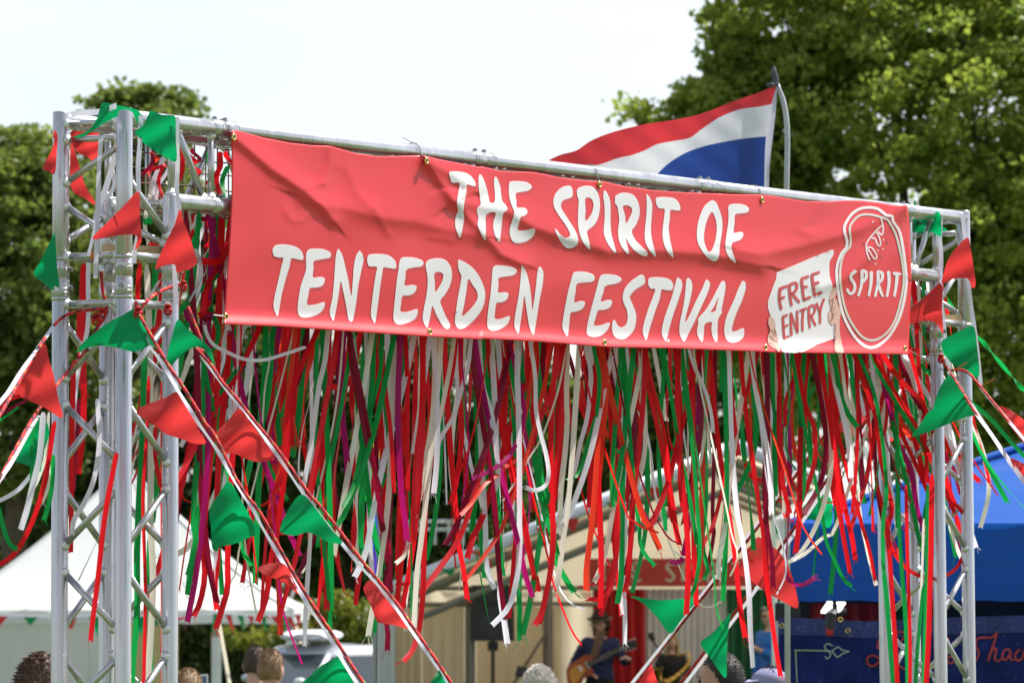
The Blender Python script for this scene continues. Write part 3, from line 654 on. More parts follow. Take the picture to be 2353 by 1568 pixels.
# hem band
mb = MB()
for i in range(nx + 1):
    x = 1788 + (2440 - 1788) * i / nx; top = np.interp(x, [1788, 1880, 1990, 2060, 2200, 2360, 2440], [1418, 1421, 1427, 1424, 1418, 1413, 1412])
    mb.v += [tuple(nav(x, top - 1, .006)), tuple(nav(x, top + 38, .006))]
for i in range(nx): mb.f.append((2 * i, 2 * i + 1, 2 * i + 3, 2 * i + 2)); mb.mi.append(0)
mb.build('hem', mat('cracked_navy_hem', (.022, .035, .15), .8, 0, .3, 14, .4, 40, fleck=(.14, .17, .28), stretch=(2.2, 1, .7)), st, True)
M_CUR = mat('red_script_paint', (.36, .035, .035), .7); M_ORN = mat('sage_paint', (.30, .38, .28), .7)
def script(pts, w, m, nm='letter'):
    V, F = fill(stroke(Z('F', pts), w, 8, .8), (), 0); obj_np(nm, np.array([tuple(nav(a, b, .01)) for a, b in V]), F[:, ::-1], m, st)
for p in ([(1055, 1375), (1010, 1415), (960, 1400), (955, 1340), (1010, 1320), (1060, 1350)], [(1045, 1260), (1060, 1180), (1150, 1130), (1250, 1110), (1290, 1130), (1250, 1200), (1180, 1300), (1130, 1400), (1060, 1420)],
          [(1130, 1400), (1200, 1390), (1280, 1440), (1330, 1430)], [(1650, 1340), (1700, 1330), (1715, 1290), (1690, 1275), (1660, 1310), (1665, 1370), (1700, 1390), (1755, 1350)], [(1625, 1240), (1680, 1160), (1670, 1260)],
          [(2110, 1120), (2060, 1160), (1990, 1160)], [(2000, 1160), (1940, 1170), (1920, 1230), (1950, 1300), (1925, 1360), (1900, 1370)], [(2110, 1130), (2080, 1220), (2030, 1370)], [(2040, 1320), (2080, 1260), (2105, 1270), (2090, 1350), (2120, 1370), (2150, 1350)],
          [(2230, 1280), (2190, 1265), (2160, 1310), (2165, 1355), (2200, 1350), (2235, 1290), (2230, 1350), (2260, 1360)], [(2310, 1270), (2275, 1310), (2285, 1365), (2330, 1350), (2345, 1290), (2315, 1270), (2380, 1290)]):
    script(p, 5.5, M_CUR)
for p in ([(302, 1275), (450, 1276), (640, 1282)], [(312, 1275), (318, 1420), (328, 1620)], [(640, 1280), (690, 1245), (725, 1270), (790, 1285)], [(640, 1285), (685, 1335), (730, 1305), (790, 1285)],
          [(640, 1235), (600, 1215), (570, 1245), (600, 1280), (625, 1310), (600, 1350), (575, 1330)]): script(p, 3.2, M_ORN, 'ornament')
for x, y in ((190, 1055), (778, 1100), (712, 1000)):
    (a, b), = Z('F', [(x, y)]); q = nav(a, b, .012); m = MB(); k = 12
    m.tube([q + Vector((.011 * math.cos(i * 2 * math.pi / k), 0, .011 * math.sin(i * 2 * math.pi / k))) for i in range(k + 1)], .003, 6); m.build('eyelet', M_BRASS, st)
gzb.rotation_euler.z = math.radians(-3.2); gzb.location += Vector((.081, -.084, 0))
# clip lamp
lp = thing('clip_lamp', 'twin lit LED lamp clipped to the top edge of the navy stall banner', 'lamp', at(1895, 1420, YG - .3))
M_LED = mat('led_panel', (1, .98, .93), .3, emit=1.6)
for q in ([(540, 945), (600, 855), (642, 858), (640, 945)], [(680, 862), (758, 862), (715, 925), (690, 940)]):
    P = [at(a, b, YG - .32) for a, b in Z('F', q)]; m = MB(); m.add(P + [p + Vector((0, .03, .01)) for p in P], [(0, 1, 2, 3), (7, 6, 5, 4), (0, 4, 5, 1), (1, 5, 6, 2), (2, 6, 7, 3), (3, 7, 4, 0)]); m.build('light_panel', M_LED, lp)
def zb_(r, a, b, Yv): (x, y), = Z(r, [(a, b)]); return at(x, y, Yv)
m = MB(); m.tube([zb_('F', 655, 870, YG - .3), zb_('F', 655, 930, YG - .3), zb_('F', 625, 960, YG - .35), zb_('F', 622, 1090, YG - .35)], .028, 8); m.build('clamp_arm', M_DARK, lp)
m = MB(); m.tube([zb_('F', 650, 960, YG - .3), zb_('F', 770, 930, YG - .3)], .016, 8); m.build('clamp_lever', M_DARK, lp)
m = MB(); m.tube([zb_('F', 585, 1103, YG - .35), zb_('F', 645, 1103, YG - .35)], .026, 8); m.build('clamp_pad', mat('red_rubber', (.5, .02, .03), .5), lp)
# ------------------------------------------------------------------ people
def head_np(face=1.0, ear=True):
    bm = bmesh.new(); bmesh.ops.create_uvsphere(bm, u_segments=40, v_segments=30, radius=1)
    for v in bm.verts:
        x, y, z = v.co
        g = lambda cx, cy, cz, s: math.exp(-((x - cx) ** 2 + (y - cy) ** 2 + (z - cz) ** 2) / (2 * s * s))
        X, Y, Z_ = x * .074, y * .096, z * .118
        if z < 0: X *= 1 - .30 * (-z) ** 1.4; Y = Y * (1 - .18 * (-z) ** 1.3) - .012 * (-z)
        Y += .004
        Y -= .024 * g(0, -.98, -.12, .11) + .012 * g(0, -.95, .12, .1) + .006 * g(0, -.93, .28, .25) + .010 * g(0, -.80, -.48, .14) + .016 * g(0, -.5, -.85, .2)
        for s_ in (-1, 1):
            Y += .012 * g(s_ * .38, -.9, .07, .14); X += s_ * .004 * g(s_ * .6, -.75, -.15, .2)
        v.co = (X, Y, Z_)
    V = np.array([v.co[:] for v in bm.verts]); F = [tuple(q.index for q in f.verts) for f in bm.faces]; bm.free()
    return V, F
HV, HF = head_np()
J0 = {'pelvis': (0, 0, .95), 'waist': (0, 0, 1.10), 'chest': (0, 0, 1.30), 'neck': (0, .01, 1.47), 'skull': (0, 0, 1.60),
      'shl': (.185, .01, 1.42), 'ell': (.24, .03, 1.14), 'wrl': (.25, -.05, .90), 'hal': (.25, -.07, .83),
      'shr': (-.185, .01, 1.42), 'elr': (-.24, .03, 1.14), 'wrr': (-.25, -.05, .90), 'har': (-.25, -.07, .83),
      'hil': (.095, 0, .90), 'knl': (.11, -.02, .50), 'anl': (.12, .02, .09), 'tol': (.13, -.14, .04),
      'hir': (-.095, 0, .90), 'knr': (-.11, -.02, .50), 'anr': (-.12, .02, .09), 'tor': (-.13, -.14, .04)}
RAD = {'pelvis': .135, 'waist': .125, 'chest': .145, 'neck': .058, 'skull': .05, 'sh': .062, 'el': .043, 'wr': .029, 'ha': .030, 'hi': .092, 'kn': .058, 'an': .042, 'to': .036}
def person(label, loc, rz, pose=None, skin=None, hair=None, top=None, bottom=None, tilt=(0, 0), group=None, height=1.75, glasses=None, hat=None, girth=1., voxel=.011, hairdens=900, beard=False, topname='shirt'):
    J = {k: Vector(v) for k, v in J0.items()}
    for k, v in (pose or {}).items(): J[k] = Vector(v)
    chains = [('pelvis', 'waist', 'chest', 'neck', 'skull'), ('chest', 'shl', 'ell', 'wrl', 'hal'), ('chest', 'shr', 'elr', 'wrr', 'har'), ('pelvis', 'hil', 'knl', 'anl', 'tol'), ('pelvis', 'hir', 'knr', 'anr', 'tor')]
    idx = {}; V = []; E = []; R = []
    def vid(k):
        if k not in idx: idx[k] = len(V); V.append(J[k]); R.append((RAD.get(k) or RAD[k[:2]]) * (girth if k in ('pelvis', 'waist', 'chest') else 1))
        return idx[k]
    for c in chains:
        for a, b in zip(c, c[1:]): E.append((vid(a), vid(b)))
    for side in ('l', 'r'):
        h, w = J['ha' + side], J['wr' + side]; d = (h - w).normalized(); lat = d.cross(Vector((0, 0, 1)) if abs(d.z) < .8 else Vector((0, 1, 0))).normalized(); pal = d.cross(lat)
        for q, ln in ((-.032, .062), (-.011, .078), (.011, .074), (.032, .058)):
            a = h + lat * q + d * .02; b = a + d * ln * .6 + pal * .012; c_ = b + d * ln * .25 + pal * .03
            k = len(V); V += [a, b, c_]; R += [.0105, .0095, .0085]; E += [(idx['ha' + side], k), (k, k + 1), (k + 1, k + 2)]
        a = h + lat * -.035 - d * .02; b = a + lat * -.022 + d * .035 + pal * .015; k = len(V); V += [a, b]; R += [.012, .010]; E += [(idx['ha' + side], k), (k, k + 1)]
    LB = MB(); core = {idx['pelvis']: (1.18, .80), idx['waist']: (1.08, .78), idx['chest']: (1.22, .80)}
    for a, b in E:
        pa, pb, ra, rb = V[a], V[b], R[a], R[b]; ln = (pb - pa).length; k_ = max(3, int(ln / (min(ra, rb) * .55)) + 1)
        if a in core or b in core:
            ca, cb = core.get(a, (1, 1)), core.get(b, (1, 1))
            for i_ in range(k_ + 1):
                t = i_ / k_; r_ = ra + (rb - ra) * t
                if {a, b} == {idx['chest'], idx['neck']}: r_ = ra * (1 - t) ** .6 * .96 + rb * (1 - (1 - t) ** .6) + .004
                q = pa.lerp(pb, t); LB.ball(q, (r_ * (ca[0] + (cb[0] - ca[0]) * t), r_ * (ca[1] + (cb[1] - ca[1]) * t), r_), 16, 10)
        else:
            LB.tube([pa.lerp(pb, t) for t in np.linspace(0, 1, 5)], [ra + (rb - ra) * t + (.006 * math.sin(math.pi * t) if ra > .04 else 0) for t in np.linspace(0, 1, 5)], 12)
            LB.ball(pa, ra, 10, 8); LB.ball(pb, rb, 10, 8)
    bv = list(LB.v); bf = list(LB.f)
    me = bpy.data.meshes.new('body'); o = bpy.data.objects.new('body', me); COL.objects.link(o)
    # head on the neck
    hc = J['skull'] + Vector((0, -.022, .065)); Mh = Matrix.Rotation(math.radians(tilt[1]), 3, 'Z') @ Matrix.Rotation(math.radians(tilt[0]), 3, 'X')
    def Hp(p): return hc + Mh @ Vector(p)
    k = len(bv); bv += [tuple(Hp(p)) for p in HV]; bf += [tuple(i + k for i in f) for f in HF]
    ears = MB()
    for s_ in (-1, 1): ears.ball((s_ * .077, .012, -.008), (.012, .022, .034), 10, 8)
    k = len(bv); bv += [tuple(Hp(p)) for p in ears.v]; bf += [tuple(i + k for i in f) for f in ears.f]
    for md in list(o.modifiers): o.modifiers.remove(md)
    me2 = bpy.data.meshes.new('body'); me2.from_pydata(bv, [], bf); o.data = me2
    rm = o.modifiers.new('r', 'REMESH'); rm.mode = 'VOXEL'; rm.voxel_size = voxel
    cs = o.modifiers.new('c', 'CORRECTIVE_SMOOTH') if False else o.modifiers.new('c', 'SMOOTH'); cs.factor = .5; cs.iterations = 4
    dg = bpy.context.evaluated_depsgraph_get(); ev = o.evaluated_get(dg); m3 = bpy.data.meshes.new_from_object(ev)
    for md in list(o.modifiers): o.modifiers.remove(md)
    o.data = m3; m3.materials.clear(); m3.materials.append(skin or M_SKIN); m3.polygons.foreach_set('use_smooth', [True] * len(m3.polygons))
    n = len(m3.vertices); C = np.empty(n * 3, np.float32); m3.vertices.foreach_get('co', C); C = C.reshape(-1, 3)
    Nn = np.empty(n * 3, np.float32); m3.vertices.foreach_get('normal', Nn); Nn = Nn.reshape(-1, 3)
    Fq = np.array([tuple(p.vertices) for p in m3.polygons if len(p.vertices) == 4])
    hands = [np.array(J['ha' + s_] * .5 + J['wr' + s_] * .5) for s_ in 'lr']
    dh = np.min([np.linalg.norm(C - (h + (np.array(J['ha' + s_]) - h) * 1.), axis=1) for h, s_ in zip(hands, 'lr')], 0)
    root = thing('person', label, 'person', (0, 0, 0), group)
    kids = [o]
    def cloth(nm, sel, infl, m):
        vm = sel; fm = vm[Fq].all(1); F = Fq[fm]; u, inv = np.unique(F, return_inverse=True)
        if not len(u): return
        Vv = C[u] + Nn[u] * infl; wob = .004 * np.sin(Vv[:, 2:3] * 60 + Vv[:, 0:1] * 35)
        Fi = inv.reshape(F.shape); lab = np.arange(len(u))
        for _ in range(400):
            mn = lab[Fi].min(1); l2 = lab.copy(); np.minimum.at(l2, Fi.ravel(), np.repeat(mn, 4)); l2 = l2[l2]
            if (l2 == lab).all(): break
            lab = l2
        cnt = np.bincount(lab, minlength=len(u)); ok = cnt[lab[Fi[:, 0]]] > (len(u) * .2 if nm != 'shoes' else 0); Fi = Fi[ok]
        u3, inv3 = np.unique(Fi, return_inverse=True)
        q = obj_np(nm, (Vv + Nn[u] * wob)[u3], inv3.reshape(Fi.shape), m, None, True); kids.append(q)
    nz = J['neck'].z + .005
    hd = np.linalg.norm((C - np.array(hc)) / np.array([.1, .12, .14]), axis=1) < 1.05
    if bottom: cloth('trousers', (C[:, 2] < 1.0) & (C[:, 2] > .07) & (dh > .13), .012, bottom); cloth('shoes', C[:, 2] < .085, .010, M_DARK)
    if top: cloth(topname, (C[:, 2] > .93) & (C[:, 2] < nz) & (dh > .105) & ~hd, .018, top)
    # hair: a shell grown from the scalp plus loose locks
    if hair:
        hm, line, thick, rough_, back = hair['mat'], hair.get('line', .42), hair.get('thick', .02), hair.get('rough', .006), hair.get('back', -.45)
        A = HV / np.array([.074, .096, .118]); zz = A[:, 2]; yy = A[:, 1]
        hl = np.where(yy < -.35, line + .2 * (yy < -.8), np.where(yy < .12, .12 + (line - .12) * np.clip((-yy + .12) / .5, 0, 1), back))
        side = np.abs(A[:, 0]) > .75
        sel = zz > hl; F = np.array([f for f in HF if len(f) == 4]); F = F[sel[F].all(1)]; u, inv = np.unique(F, return_inverse=True)
        nr = HV[u] / np.linalg.norm(HV[u], axis=1)[:, None]
        edge = np.clip((zz[u] - hl[u]) / .25, .15, 1)[:, None]; topk = np.clip(zz[u], 0, 1)[:, None] ** 2
        jit = (np.sin(HV[u][:, 0:1] * 260 + 1) * np.sin(HV[u][:, 1:2] * 230) * np.sin(HV[u][:, 2:3] * 240 + 2)) * rough_
        Vv = HV[u] + nr * (thick * edge * (.6 + hair.get('top', .6) * topk) + jit * edge)
        V2 = np.array([tuple(Hp(p)) for p in Vv]); q = obj_np('hair', V2, inv.reshape(F.shape), hm, None, True); kids.append(q)
        nl = hair.get('locks', hairdens); ln = hair.get('len', .03); w_ = hair.get('w', .003); Lk = MB()
        rs = np.random.default_rng(int(abs(loc[0] * 100)) + 3); pick = rs.integers(0, len(u), nl); curl = hair.get('curl', 0)
        for i in pick:
            p = Vector(Vv[i]); nrm = Vector(nr[i]); fall = Vector((rs.normal(0, .5), rs.normal(0, .5) + hair.get('dir', .3), hair.get('droop', -.2)))
            d = (nrm * hair.get('lift', .6) + fall * .6).normalized(); sdv = d.cross(nrm + Vector((.01, .02, 0))).normalized() * w_
            a, b, c_ = p - nrm * .004, p + d * ln * .55, p + d * ln * .8 + Vector((0, .0, hair.get('droop', -.2) * ln * .7))
            if curl: c_ += sdv.normalized() * ln * curl * rs.choice((-1, 1))
            k = len(Lk.v); Lk.v += [tuple(Hp(t)) for t in (a - sdv, a + sdv, b + sdv, b - sdv, c_)]; Lk.f += [(k, k + 1, k + 2, k + 3), (k + 3, k + 2, k + 4)]; Lk.mi += [0, 0]
        kids.append(tag(Lk.build('hair_locks', hm), kind='stuff'))
        if hair.get('long'):
            m = MB(); nl = 90
            for i in range(nl):
                a_ = math.pi * (-.12 + 1.24 * i / (nl - 1)); r_ = .085 + .012 * rs.random()
                x, y = r_ * math.cos(a_), .1 * math.sin(a_) * 1.0 + .0
                m.tube([Hp((x * .9, y, .06)), Hp((x * 1.08, y, -.05)), Hp((x * 1.12 + rs.normal(0, .006), y, -.05 - hair['long'] * .55)), Hp((x * 1.0 + rs.normal(0, .012), y, -.05 - hair['long'] * rs.uniform(.85, 1.05)))], [.011, .012, .011, .004], 5, True)
            kids.append(m.build('long_hair', hm, None, True))
    ey = MB(); 
    for s_ in (-1, 1): ey.ball(Hp((s_ * .029, -.079, .008)), .0105, 10, 8)
    kids.append(ey.build('eyes', mat('eye', (.04, .03, .025), .2)))
    br = MB()
    for s_ in (-1, 1): br.tube([Hp((s_ * .014, -.0935, .026)), Hp((s_ * .03, -.0915, .031)), Hp((s_ * .046, -.082, .027))], [.003, .0036, .002], 5)
    kids.append(br.build('eyebrows', hair['mat'] if hair else M_DARK))
    mo = MB(); mo.tube([Hp((-.022, -.088, -.052)), Hp((0, -.0975, -.051)), Hp((.022, -.088, -.052))], [.002, .0042, .002], 6)
    kids.append(mo.build('lips', mat('lip', (.36, .12, .11), .5)))
    if glasses:
        gm = MB()
        for s_ in (-1, 1):
            gm.tube([Hp((s_ * .031 + .024 * math.cos(i * .524), -.103, .006 + .018 * math.sin(i * .524))) for i in range(13)], .0018, 5, False)
            gm.tube([Hp((s_ * .055, -.101, .012)), Hp((s_ * .077, -.06, .012)), Hp((s_ * .080, .015, .008)), Hp((s_ * .078, .03, -.006))], .0022, 5)
            if glasses == 'dark':
                q = [Hp((s_ * .031 + .023 * math.cos(i * .524), -.1025, .006 + .017 * math.sin(i * .524))) for i in range(12)]; gm.add(q, [tuple(range(12))])
        gm.tube([Hp((-.008, -.106, .012)), Hp((.008, -.106, .012))], .002, 5); kids.append(gm.build('glasses', M_DARK))
    S = height / 1.75; cz_, s0 = math.cos(rz), math.sin(rz)
    root.location = loc; root.rotation_euler = (0, 0, rz); root.scale = (S, S, S)
    for q in kids: q.parent = root
    if hat:
        hats = thing(hat['name'], hat['label'], 'hat'); hats.location = loc; hats.rotation_euler = (0, 0, rz); hats.scale = (S, S, S)
        hats.location = Vector(loc)
        for nm, fn in hat['parts'](Hp):
            q = fn.build(nm, hat['mats'][nm], None, True); q.parent = hats
    return root, Hp, J
def standing(px, ytop, Y, headh=.06):
    """foot point and body height so that the head tops out at (px, ytop)"""
    p = at(px, ytop, Y); return (p.x, Y, gz(Y)), p.z - gz(Y)
H_BR = mat('hair_brown', (.115, .062, .035), .5, 0, .35, 40, .4, 300); H_DK = mat('hair_dark', (.022, .016, .013), .45, 0, .3, 40, .4, 300)
H_FAIR = mat('hair_sandy', (.30, .18, .085), .5, 0, .25, 40, .4, 300); H_WH = mat('hair_white', (.70, .66, .60), .5, 0, .15, 40, .4, 300); H_BL = mat('hair_blonde', (.46, .33, .15), .5, 0, .25, 40, .4, 300)
H_SHORT = mat('hair_cropped_brown', (.085, .055, .038), .7, 0, .25, 60, .5, 400)
T_NAVY = mat('navy_cotton', (.012, .022, .085), .8, 0, .12, 9, .4, 60); T_WHITE = mat('white_cotton', (.66, .68, .70), .8, 0, .06, 9); T_BLACK = mat('black_cloth', (.012, .012, .013), .8, 0, .2, 9, .4, 60)
T_BLUE = mat('cobalt_cotton', (.015, .14, .50), .7, 0, .1, 9, .4, 60); T_DENIM = mat('dark_denim', (.02, .03, .06), .85); T_GREY = mat('grey_jersey', (.14, .14, .15), .85)
def put(label, px, ytop, Y, rz, extra=.0, sink=0., **kw):
    loc, hgt = standing(px, ytop, Y); hh = hgt - extra
    k = kw.pop('height', None)
    if k: loc = (loc[0], loc[1], loc[2] + hh - k)
    else: k = hh
    return person(label, loc, math.radians(rz), height=k / 1.0 * 1.75 / 1.785, **kw)
# heads along the lower edge of the picture
put('person with tousled brown curls and glasses seen side-on at the bottom left corner', 84, 1508, 22, 100, extra=.035, hair=dict(mat=H_BR, thick=.034, rough=.012, top=1.0, locks=3200, len=.022, w=.0026, curl=1.2, lift=.15, back=-.2, line=.35), top=T_GREY, bottom=T_DENIM, glasses='clear', voxel=.009)
put('person with cropped sandy hair half hidden by the inner leg of the left tower', 428, 1541, 27, 150, hair=dict(mat=H_FAIR, thick=.012, rough=.003, locks=900, len=.02, w=.003, dir=-.5), top=T_WHITE, bottom=T_DENIM)
put('person in a navy top with cropped dark hair standing behind the fair haired one', 586, 1484, 33, 172, hair=dict(mat=H_SHORT, thick=.010, rough=.002, locks=900, len=.012, w=.0025), top=T_NAVY, bottom=T_DENIM)
put('person in a pale top with short sandy hair in front of the navy clad one', 621, 1495, 31, 165, hair=dict(mat=H_FAIR, thick=.012, rough=.003, locks=1000, len=.016, w=.0025), top=T_WHITE, bottom=T_DENIM, tilt=(0, -8))
put('person with wispy white hair at the bottom edge below the music stand', 1240, 1545, 28, 190, hair=dict(mat=H_WH, thick=.018, rough=.010, locks=2400, len=.05, w=.0022, lift=.55, droop=.0, dir=-.5), top=T_GREY, bottom=T_DENIM)
put('person with receding dark hair seen in profile below the green pennant', 1665, 1503, 22, -112, skin=mat('skin_tan', (.50, .27, .17), .5, 0, .07, 18), hair=dict(mat=H_DK, thick=.014, rough=.004, line=.62, locks=2600, len=.012, w=.0014, back=-.5, lift=.2), top=T_GREY, bottom=T_DENIM, voxel=.008)
cap_parts = lambda Hp: (lambda a, b: [('crown', a), ('peak', b)])(*(lambda a, b: ([a.ball(Hp((0, .005, .055)), (.086, .103, .075), 20, 10)], b.add([Hp(p) for p in ((-.06, -.085, .06), (.06, -.085, .06), (.045, -.17, .045), (-.045, -.17, .045), (-.06, -.085, .066), (.06, -.085, .066), (.045, -.17, .051), (-.045, -.17, .051))], [(0, 3, 2, 1), (4, 5, 6, 7), (0, 1, 5, 4), (1, 2, 6, 5), (2, 3, 7, 6), (3, 0, 4, 7)]), (a, b))[-1])(MB(), MB()))
M_LAV = mat('lavender_cap', (.27, .27, .42), .8)
put('person in a lavender baseball cap beside the grey gazebo leg', 1775, 1536, 26, -70, hair=dict(mat=H_DK, thick=.008, locks=300), top=T_GREY, bottom=T_DENIM,
    hat=dict(name='baseball_cap', label='lavender baseball cap worn by the person beside the gazebo leg', parts=cap_parts, mats={'crown': M_LAV, 'peak': M_LAV}))
# performers on the stage
def hatparts(Hp):
    a = MB(); R_ = [(.005, .145), (.075, .142), (.088, .135), (.094, .115), (.092, .075)]; n = 28
    for r_, z in R_:
        for i in range(n): t = 2 * math.pi * i / n; a.v.append(tuple(Hp((r_ * math.cos(t) * .92, r_ * math.sin(t) * 1.1 + .01, z - .01 * (abs(math.cos(t)) < .3 and z > .13)))))
    for j in range(len(R_) - 1):
        for i in range(n): k, q = j * n + i, j * n + (i + 1) % n; a.f.append((k, k + n, q + n, q)); a.mi.append(0)
    b = MB(); R2 = [(.088, .078, 0), (.13, .072, 0), (.178, .078, .006), (.180, .082, .006), (.13, .078, 0), (.088, .084, 0)]
    for r_, z, up in R2:
        for i in range(n): t = 2 * math.pi * i / n; b.v.append(tuple(Hp((r_ * math.cos(t), r_ * math.sin(t) * 1.05 + .01, z + up * math.cos(2 * t)))))
    for j in range(len(R2)):
        for i in range(n): k, q = j * n + i, j * n + (i + 1) % n; k2, q2 = ((j + 1) % len(R2)) * n + i, ((j + 1) % len(R2)) * n + (i + 1) % n; b.f.append((k, q, q2, k2)); b.mi.append(0)
    c_ = MB()
    for z in (.084, .105):
        for i in range(n): t = 2 * math.pi * i / n; c_.v.append(tuple(Hp((.0945 * math.cos(t) * .93, .0945 * math.sin(t) * 1.12 + .01, z))))
    for i in range(n): k, q = i, (i + 1) % n; c_.f.append((k, q, q + n, k + n)); c_.mi.append(0)
    return [('crown', a), ('brim', b), ('hatband', c_)]
M_OLV = mat('olive_felt', (.12, .105, .04), .85); M_OLB = mat('dark_band', (.04, .035, .02), .8)
gp = {'ell': (.34, -.02, 1.16), 'wrl': (.42, -.27, 1.20), 'hal': (.36, -.33, 1.22), 'elr': (-.37, .05, 1.12), 'wrr': (-.16, -.20, 1.00), 'har': (-.09, -.24, .99)}
zf = gz(YS) + .4; YGt = YS + 2.0
p = at(1378, 1402, YGt); hgt = p.z - zf
_, Hg, Jg = person('person in a navy shirt and brimmed hat playing a sunburst electric guitar', (p.x, YGt, zf), math.radians(-4), pose=gp, hair=dict(mat=H_DK, thick=.035, rough=.02, line=.5, locks=1300, len=.08, w=.006, curl=.6, droop=-.6, back=-.9), top=T_NAVY, bottom=T_BLACK, height=(hgt - .02) * .985 * 1.75 / 1.80, tilt=(10, -10),
       hat=dict(name='brimmed_hat', label='olive felt wide brimmed hat worn by the guitarist', parts=hatparts, mats={'crown': M_OLV, 'brim': M_OLV, 'hatband': M_OLB}), girth=1.15)
S_ = (hgt - .02) * .985 / 1.80
gt = thing('electric_guitar', 'cherry sunburst electric guitar played by the guitarist in the hat', 'guitar', (p.x - .12, YGt - .3, zf + .98 * S_))
YI = YGt - .30
def gpt(a, b, dy=0.):
    (x, y), = Z('E', [(a, b)]); return at(x, y, YI + dy)
ol = catmull([(355, 1500), (360, 1430), (420, 1380), (470, 1350), (520, 1315), (590, 1320), (600, 1350), (570, 1370), (600, 1400), (570, 1420), (600, 1460), (590, 1490), (520, 1520), (480, 1590), (420, 1620), (370, 1590)], 5, True)
V, F = fill(ol, (), 14)
m = MB(); k = len(V); cen = V.mean(0)
for dy in (0, .045): m.v += [tuple(gpt(a, b, dy)) for a, b in V]
m.f += [tuple(f[::-1]) for f in F] + [tuple(int(i) + k for i in f) for f in F]; m.mi += [0] * (2 * len(F))
no = len(ol)
for i in range(no): m.f.append((i, (i + 1) % no, (i + 1) % no + k, i + k)); m.mi.append(0)
go = m.build('body', mat('cherry_sunburst', (.36, .055, .012), .15, 0, .45, 5, coat=.8), gt)
V, F = fill(catmull([(385, 1500), (400, 1440), (450, 1410), (500, 1410), (530, 1450), (500, 1490), (450, 1560), (410, 1570)], 4, True), (), 14)
obj_np('top_centre', np.array([tuple(gpt(a, b, -.004)) for a, b in V]), F[:, ::-1], mat('amber_lacquer', (.62, .24, .03), .15, coat=.8), gt)
m = MB(); a, b = gpt(540, 1405, -.02), gpt(890, 1235, -.02); m.box((a + b) / 2, ((b - a).length, .025, .055), tilt=Matrix.Rotation(-math.atan2(b.z - a.z, b.x - a.x), 3, 'Y')); m.build('neck', mat('rosewood', (.06, .035, .02), .5), gt)
m = MB(); 
for i in range(10):
    q = a.lerp(b, .1 + i * .09); d_ = (b - a).normalized(); up = Vector((-d_.z, 0, d_.x)); m.tube([q - up * .026 + Vector((0, -.0145, 0)), q + up * .026 + Vector((0, -.0145, 0))], .002, 5)
m.build('frets', M_ALU, gt)
m = MB(); a, b = gpt(875, 1243, -.02), gpt(985, 1215, -.02); m.box((a + b) / 2, ((b - a).length, .02, .085), tilt=Matrix.Rotation(-math.atan2(b.z - a.z, b.x - a.x), 3, 'Y')); hd_ = m.build('headstock', M_DARK, gt)
m = MB()
for i in range(3):
    for s_ in (-1, 1): q = a.lerp(b, .2 + i * .3); m.ball(q + Vector((0, 0, s_ * .055)), .012, 8, 6)
m.build('tuning_pegs', M_ALU, gt)
for q0, q1 in (((530, 1380), (560, 1430)), ((470, 1420), (490, 1460))):
    m = MB(); a, b = gpt(*q0, -.012), gpt(*q1, -.012); m.tube([a, b], .018, 6); m.build('pickup', M_WHITEP, gt)
sp_ = MB(); a, b, c_ = gpt(595, 1330, -.03), gpt(640, 1210, -.02), gpt(672, 1100, .02)
q = catmull([tuple(a), tuple(b), tuple(c_)], 6)
for t in q: sp_.v += [(t[0] - .05, t[1] - .005, t[2]), (t[0] + .05, t[1] - .005, t[2])]
for i in range(len(q) - 1): sp_.f.append((2 * i, 2 * i + 1, 2 * i + 3, 2 * i + 2)); sp_.mi.append(0)
sp_.build('strap', mat('brown_leather', (.12, .06, .03), .6), gt)
YW = YS + 3.0; p = at(1543, 1458, YW); hgt = p.z - zf
sx = {'ell': (.27, -.06, 1.17), 'wrl': (.10, -.26, 1.14), 'hal': (.05, -.30, 1.13), 'elr': (-.27, -.04, 1.14), 'wrr': (-.10, -.24, .95), 'har': (-.05, -.29, .94), 'shl': (.165, .01, 1.41), 'shr': (-.165, .01, 1.41)}
person('person with long blonde hair and black jacket playing a saxophone', (p.x, YW, zf), math.radians(8), pose=sx, hair=dict(mat=H_BL, thick=.022, rough=.006, line=.5, locks=600, len=.04, long=.24), top=T_BLACK, bottom=T_BLACK, height=hgt * 1.75 / 1.785, girth=.95, topname='jacket')
YX = YW - .42
sax = thing('saxophone', 'gold saxophone held by the blonde performer', 'saxophone', at(1560, 1560, YX))
def sp3(a, b, dy=0.):
    (x, y), = Z('E', [(a, b)]); return at(x, y, YX + dy)
m = MB(); m.tube([sp3(1330, 1330, .12), sp3(1400, 1310), sp3(1450, 1290), sp3(1455, 1330), sp3(1450, 1400), sp3(1400, 1460), sp3(1330, 1520), sp3(1270, 1560), sp3(1230, 1560)], [.008, .01, .012, .014, .018, .024, .03, .036, .04], 12)
M_GOLD = mat('sax_lacquer', (.72, .46, .11), .22, 1., .1, 20); m.build('body_tube', M_GOLD, sax, True)
m = MB(); m.tube([sp3(1230, 1565), sp3(1190, 1540), sp3(1180, 1490), sp3(1165, 1440)], [.04, .042, .05, .075], 14, False); m.build('bell', M_GOLD, sax, True)
m = MB()
for i in range(7): t = i / 6; m.ball(sp3(1452 - 170 * t * t, 1340 + 190 * t, -.03), .017, 8, 6)
m.build('keys', M_GOLD, sax, True)
YV = YS + 1.6; p = at(1768, 1394, YV)
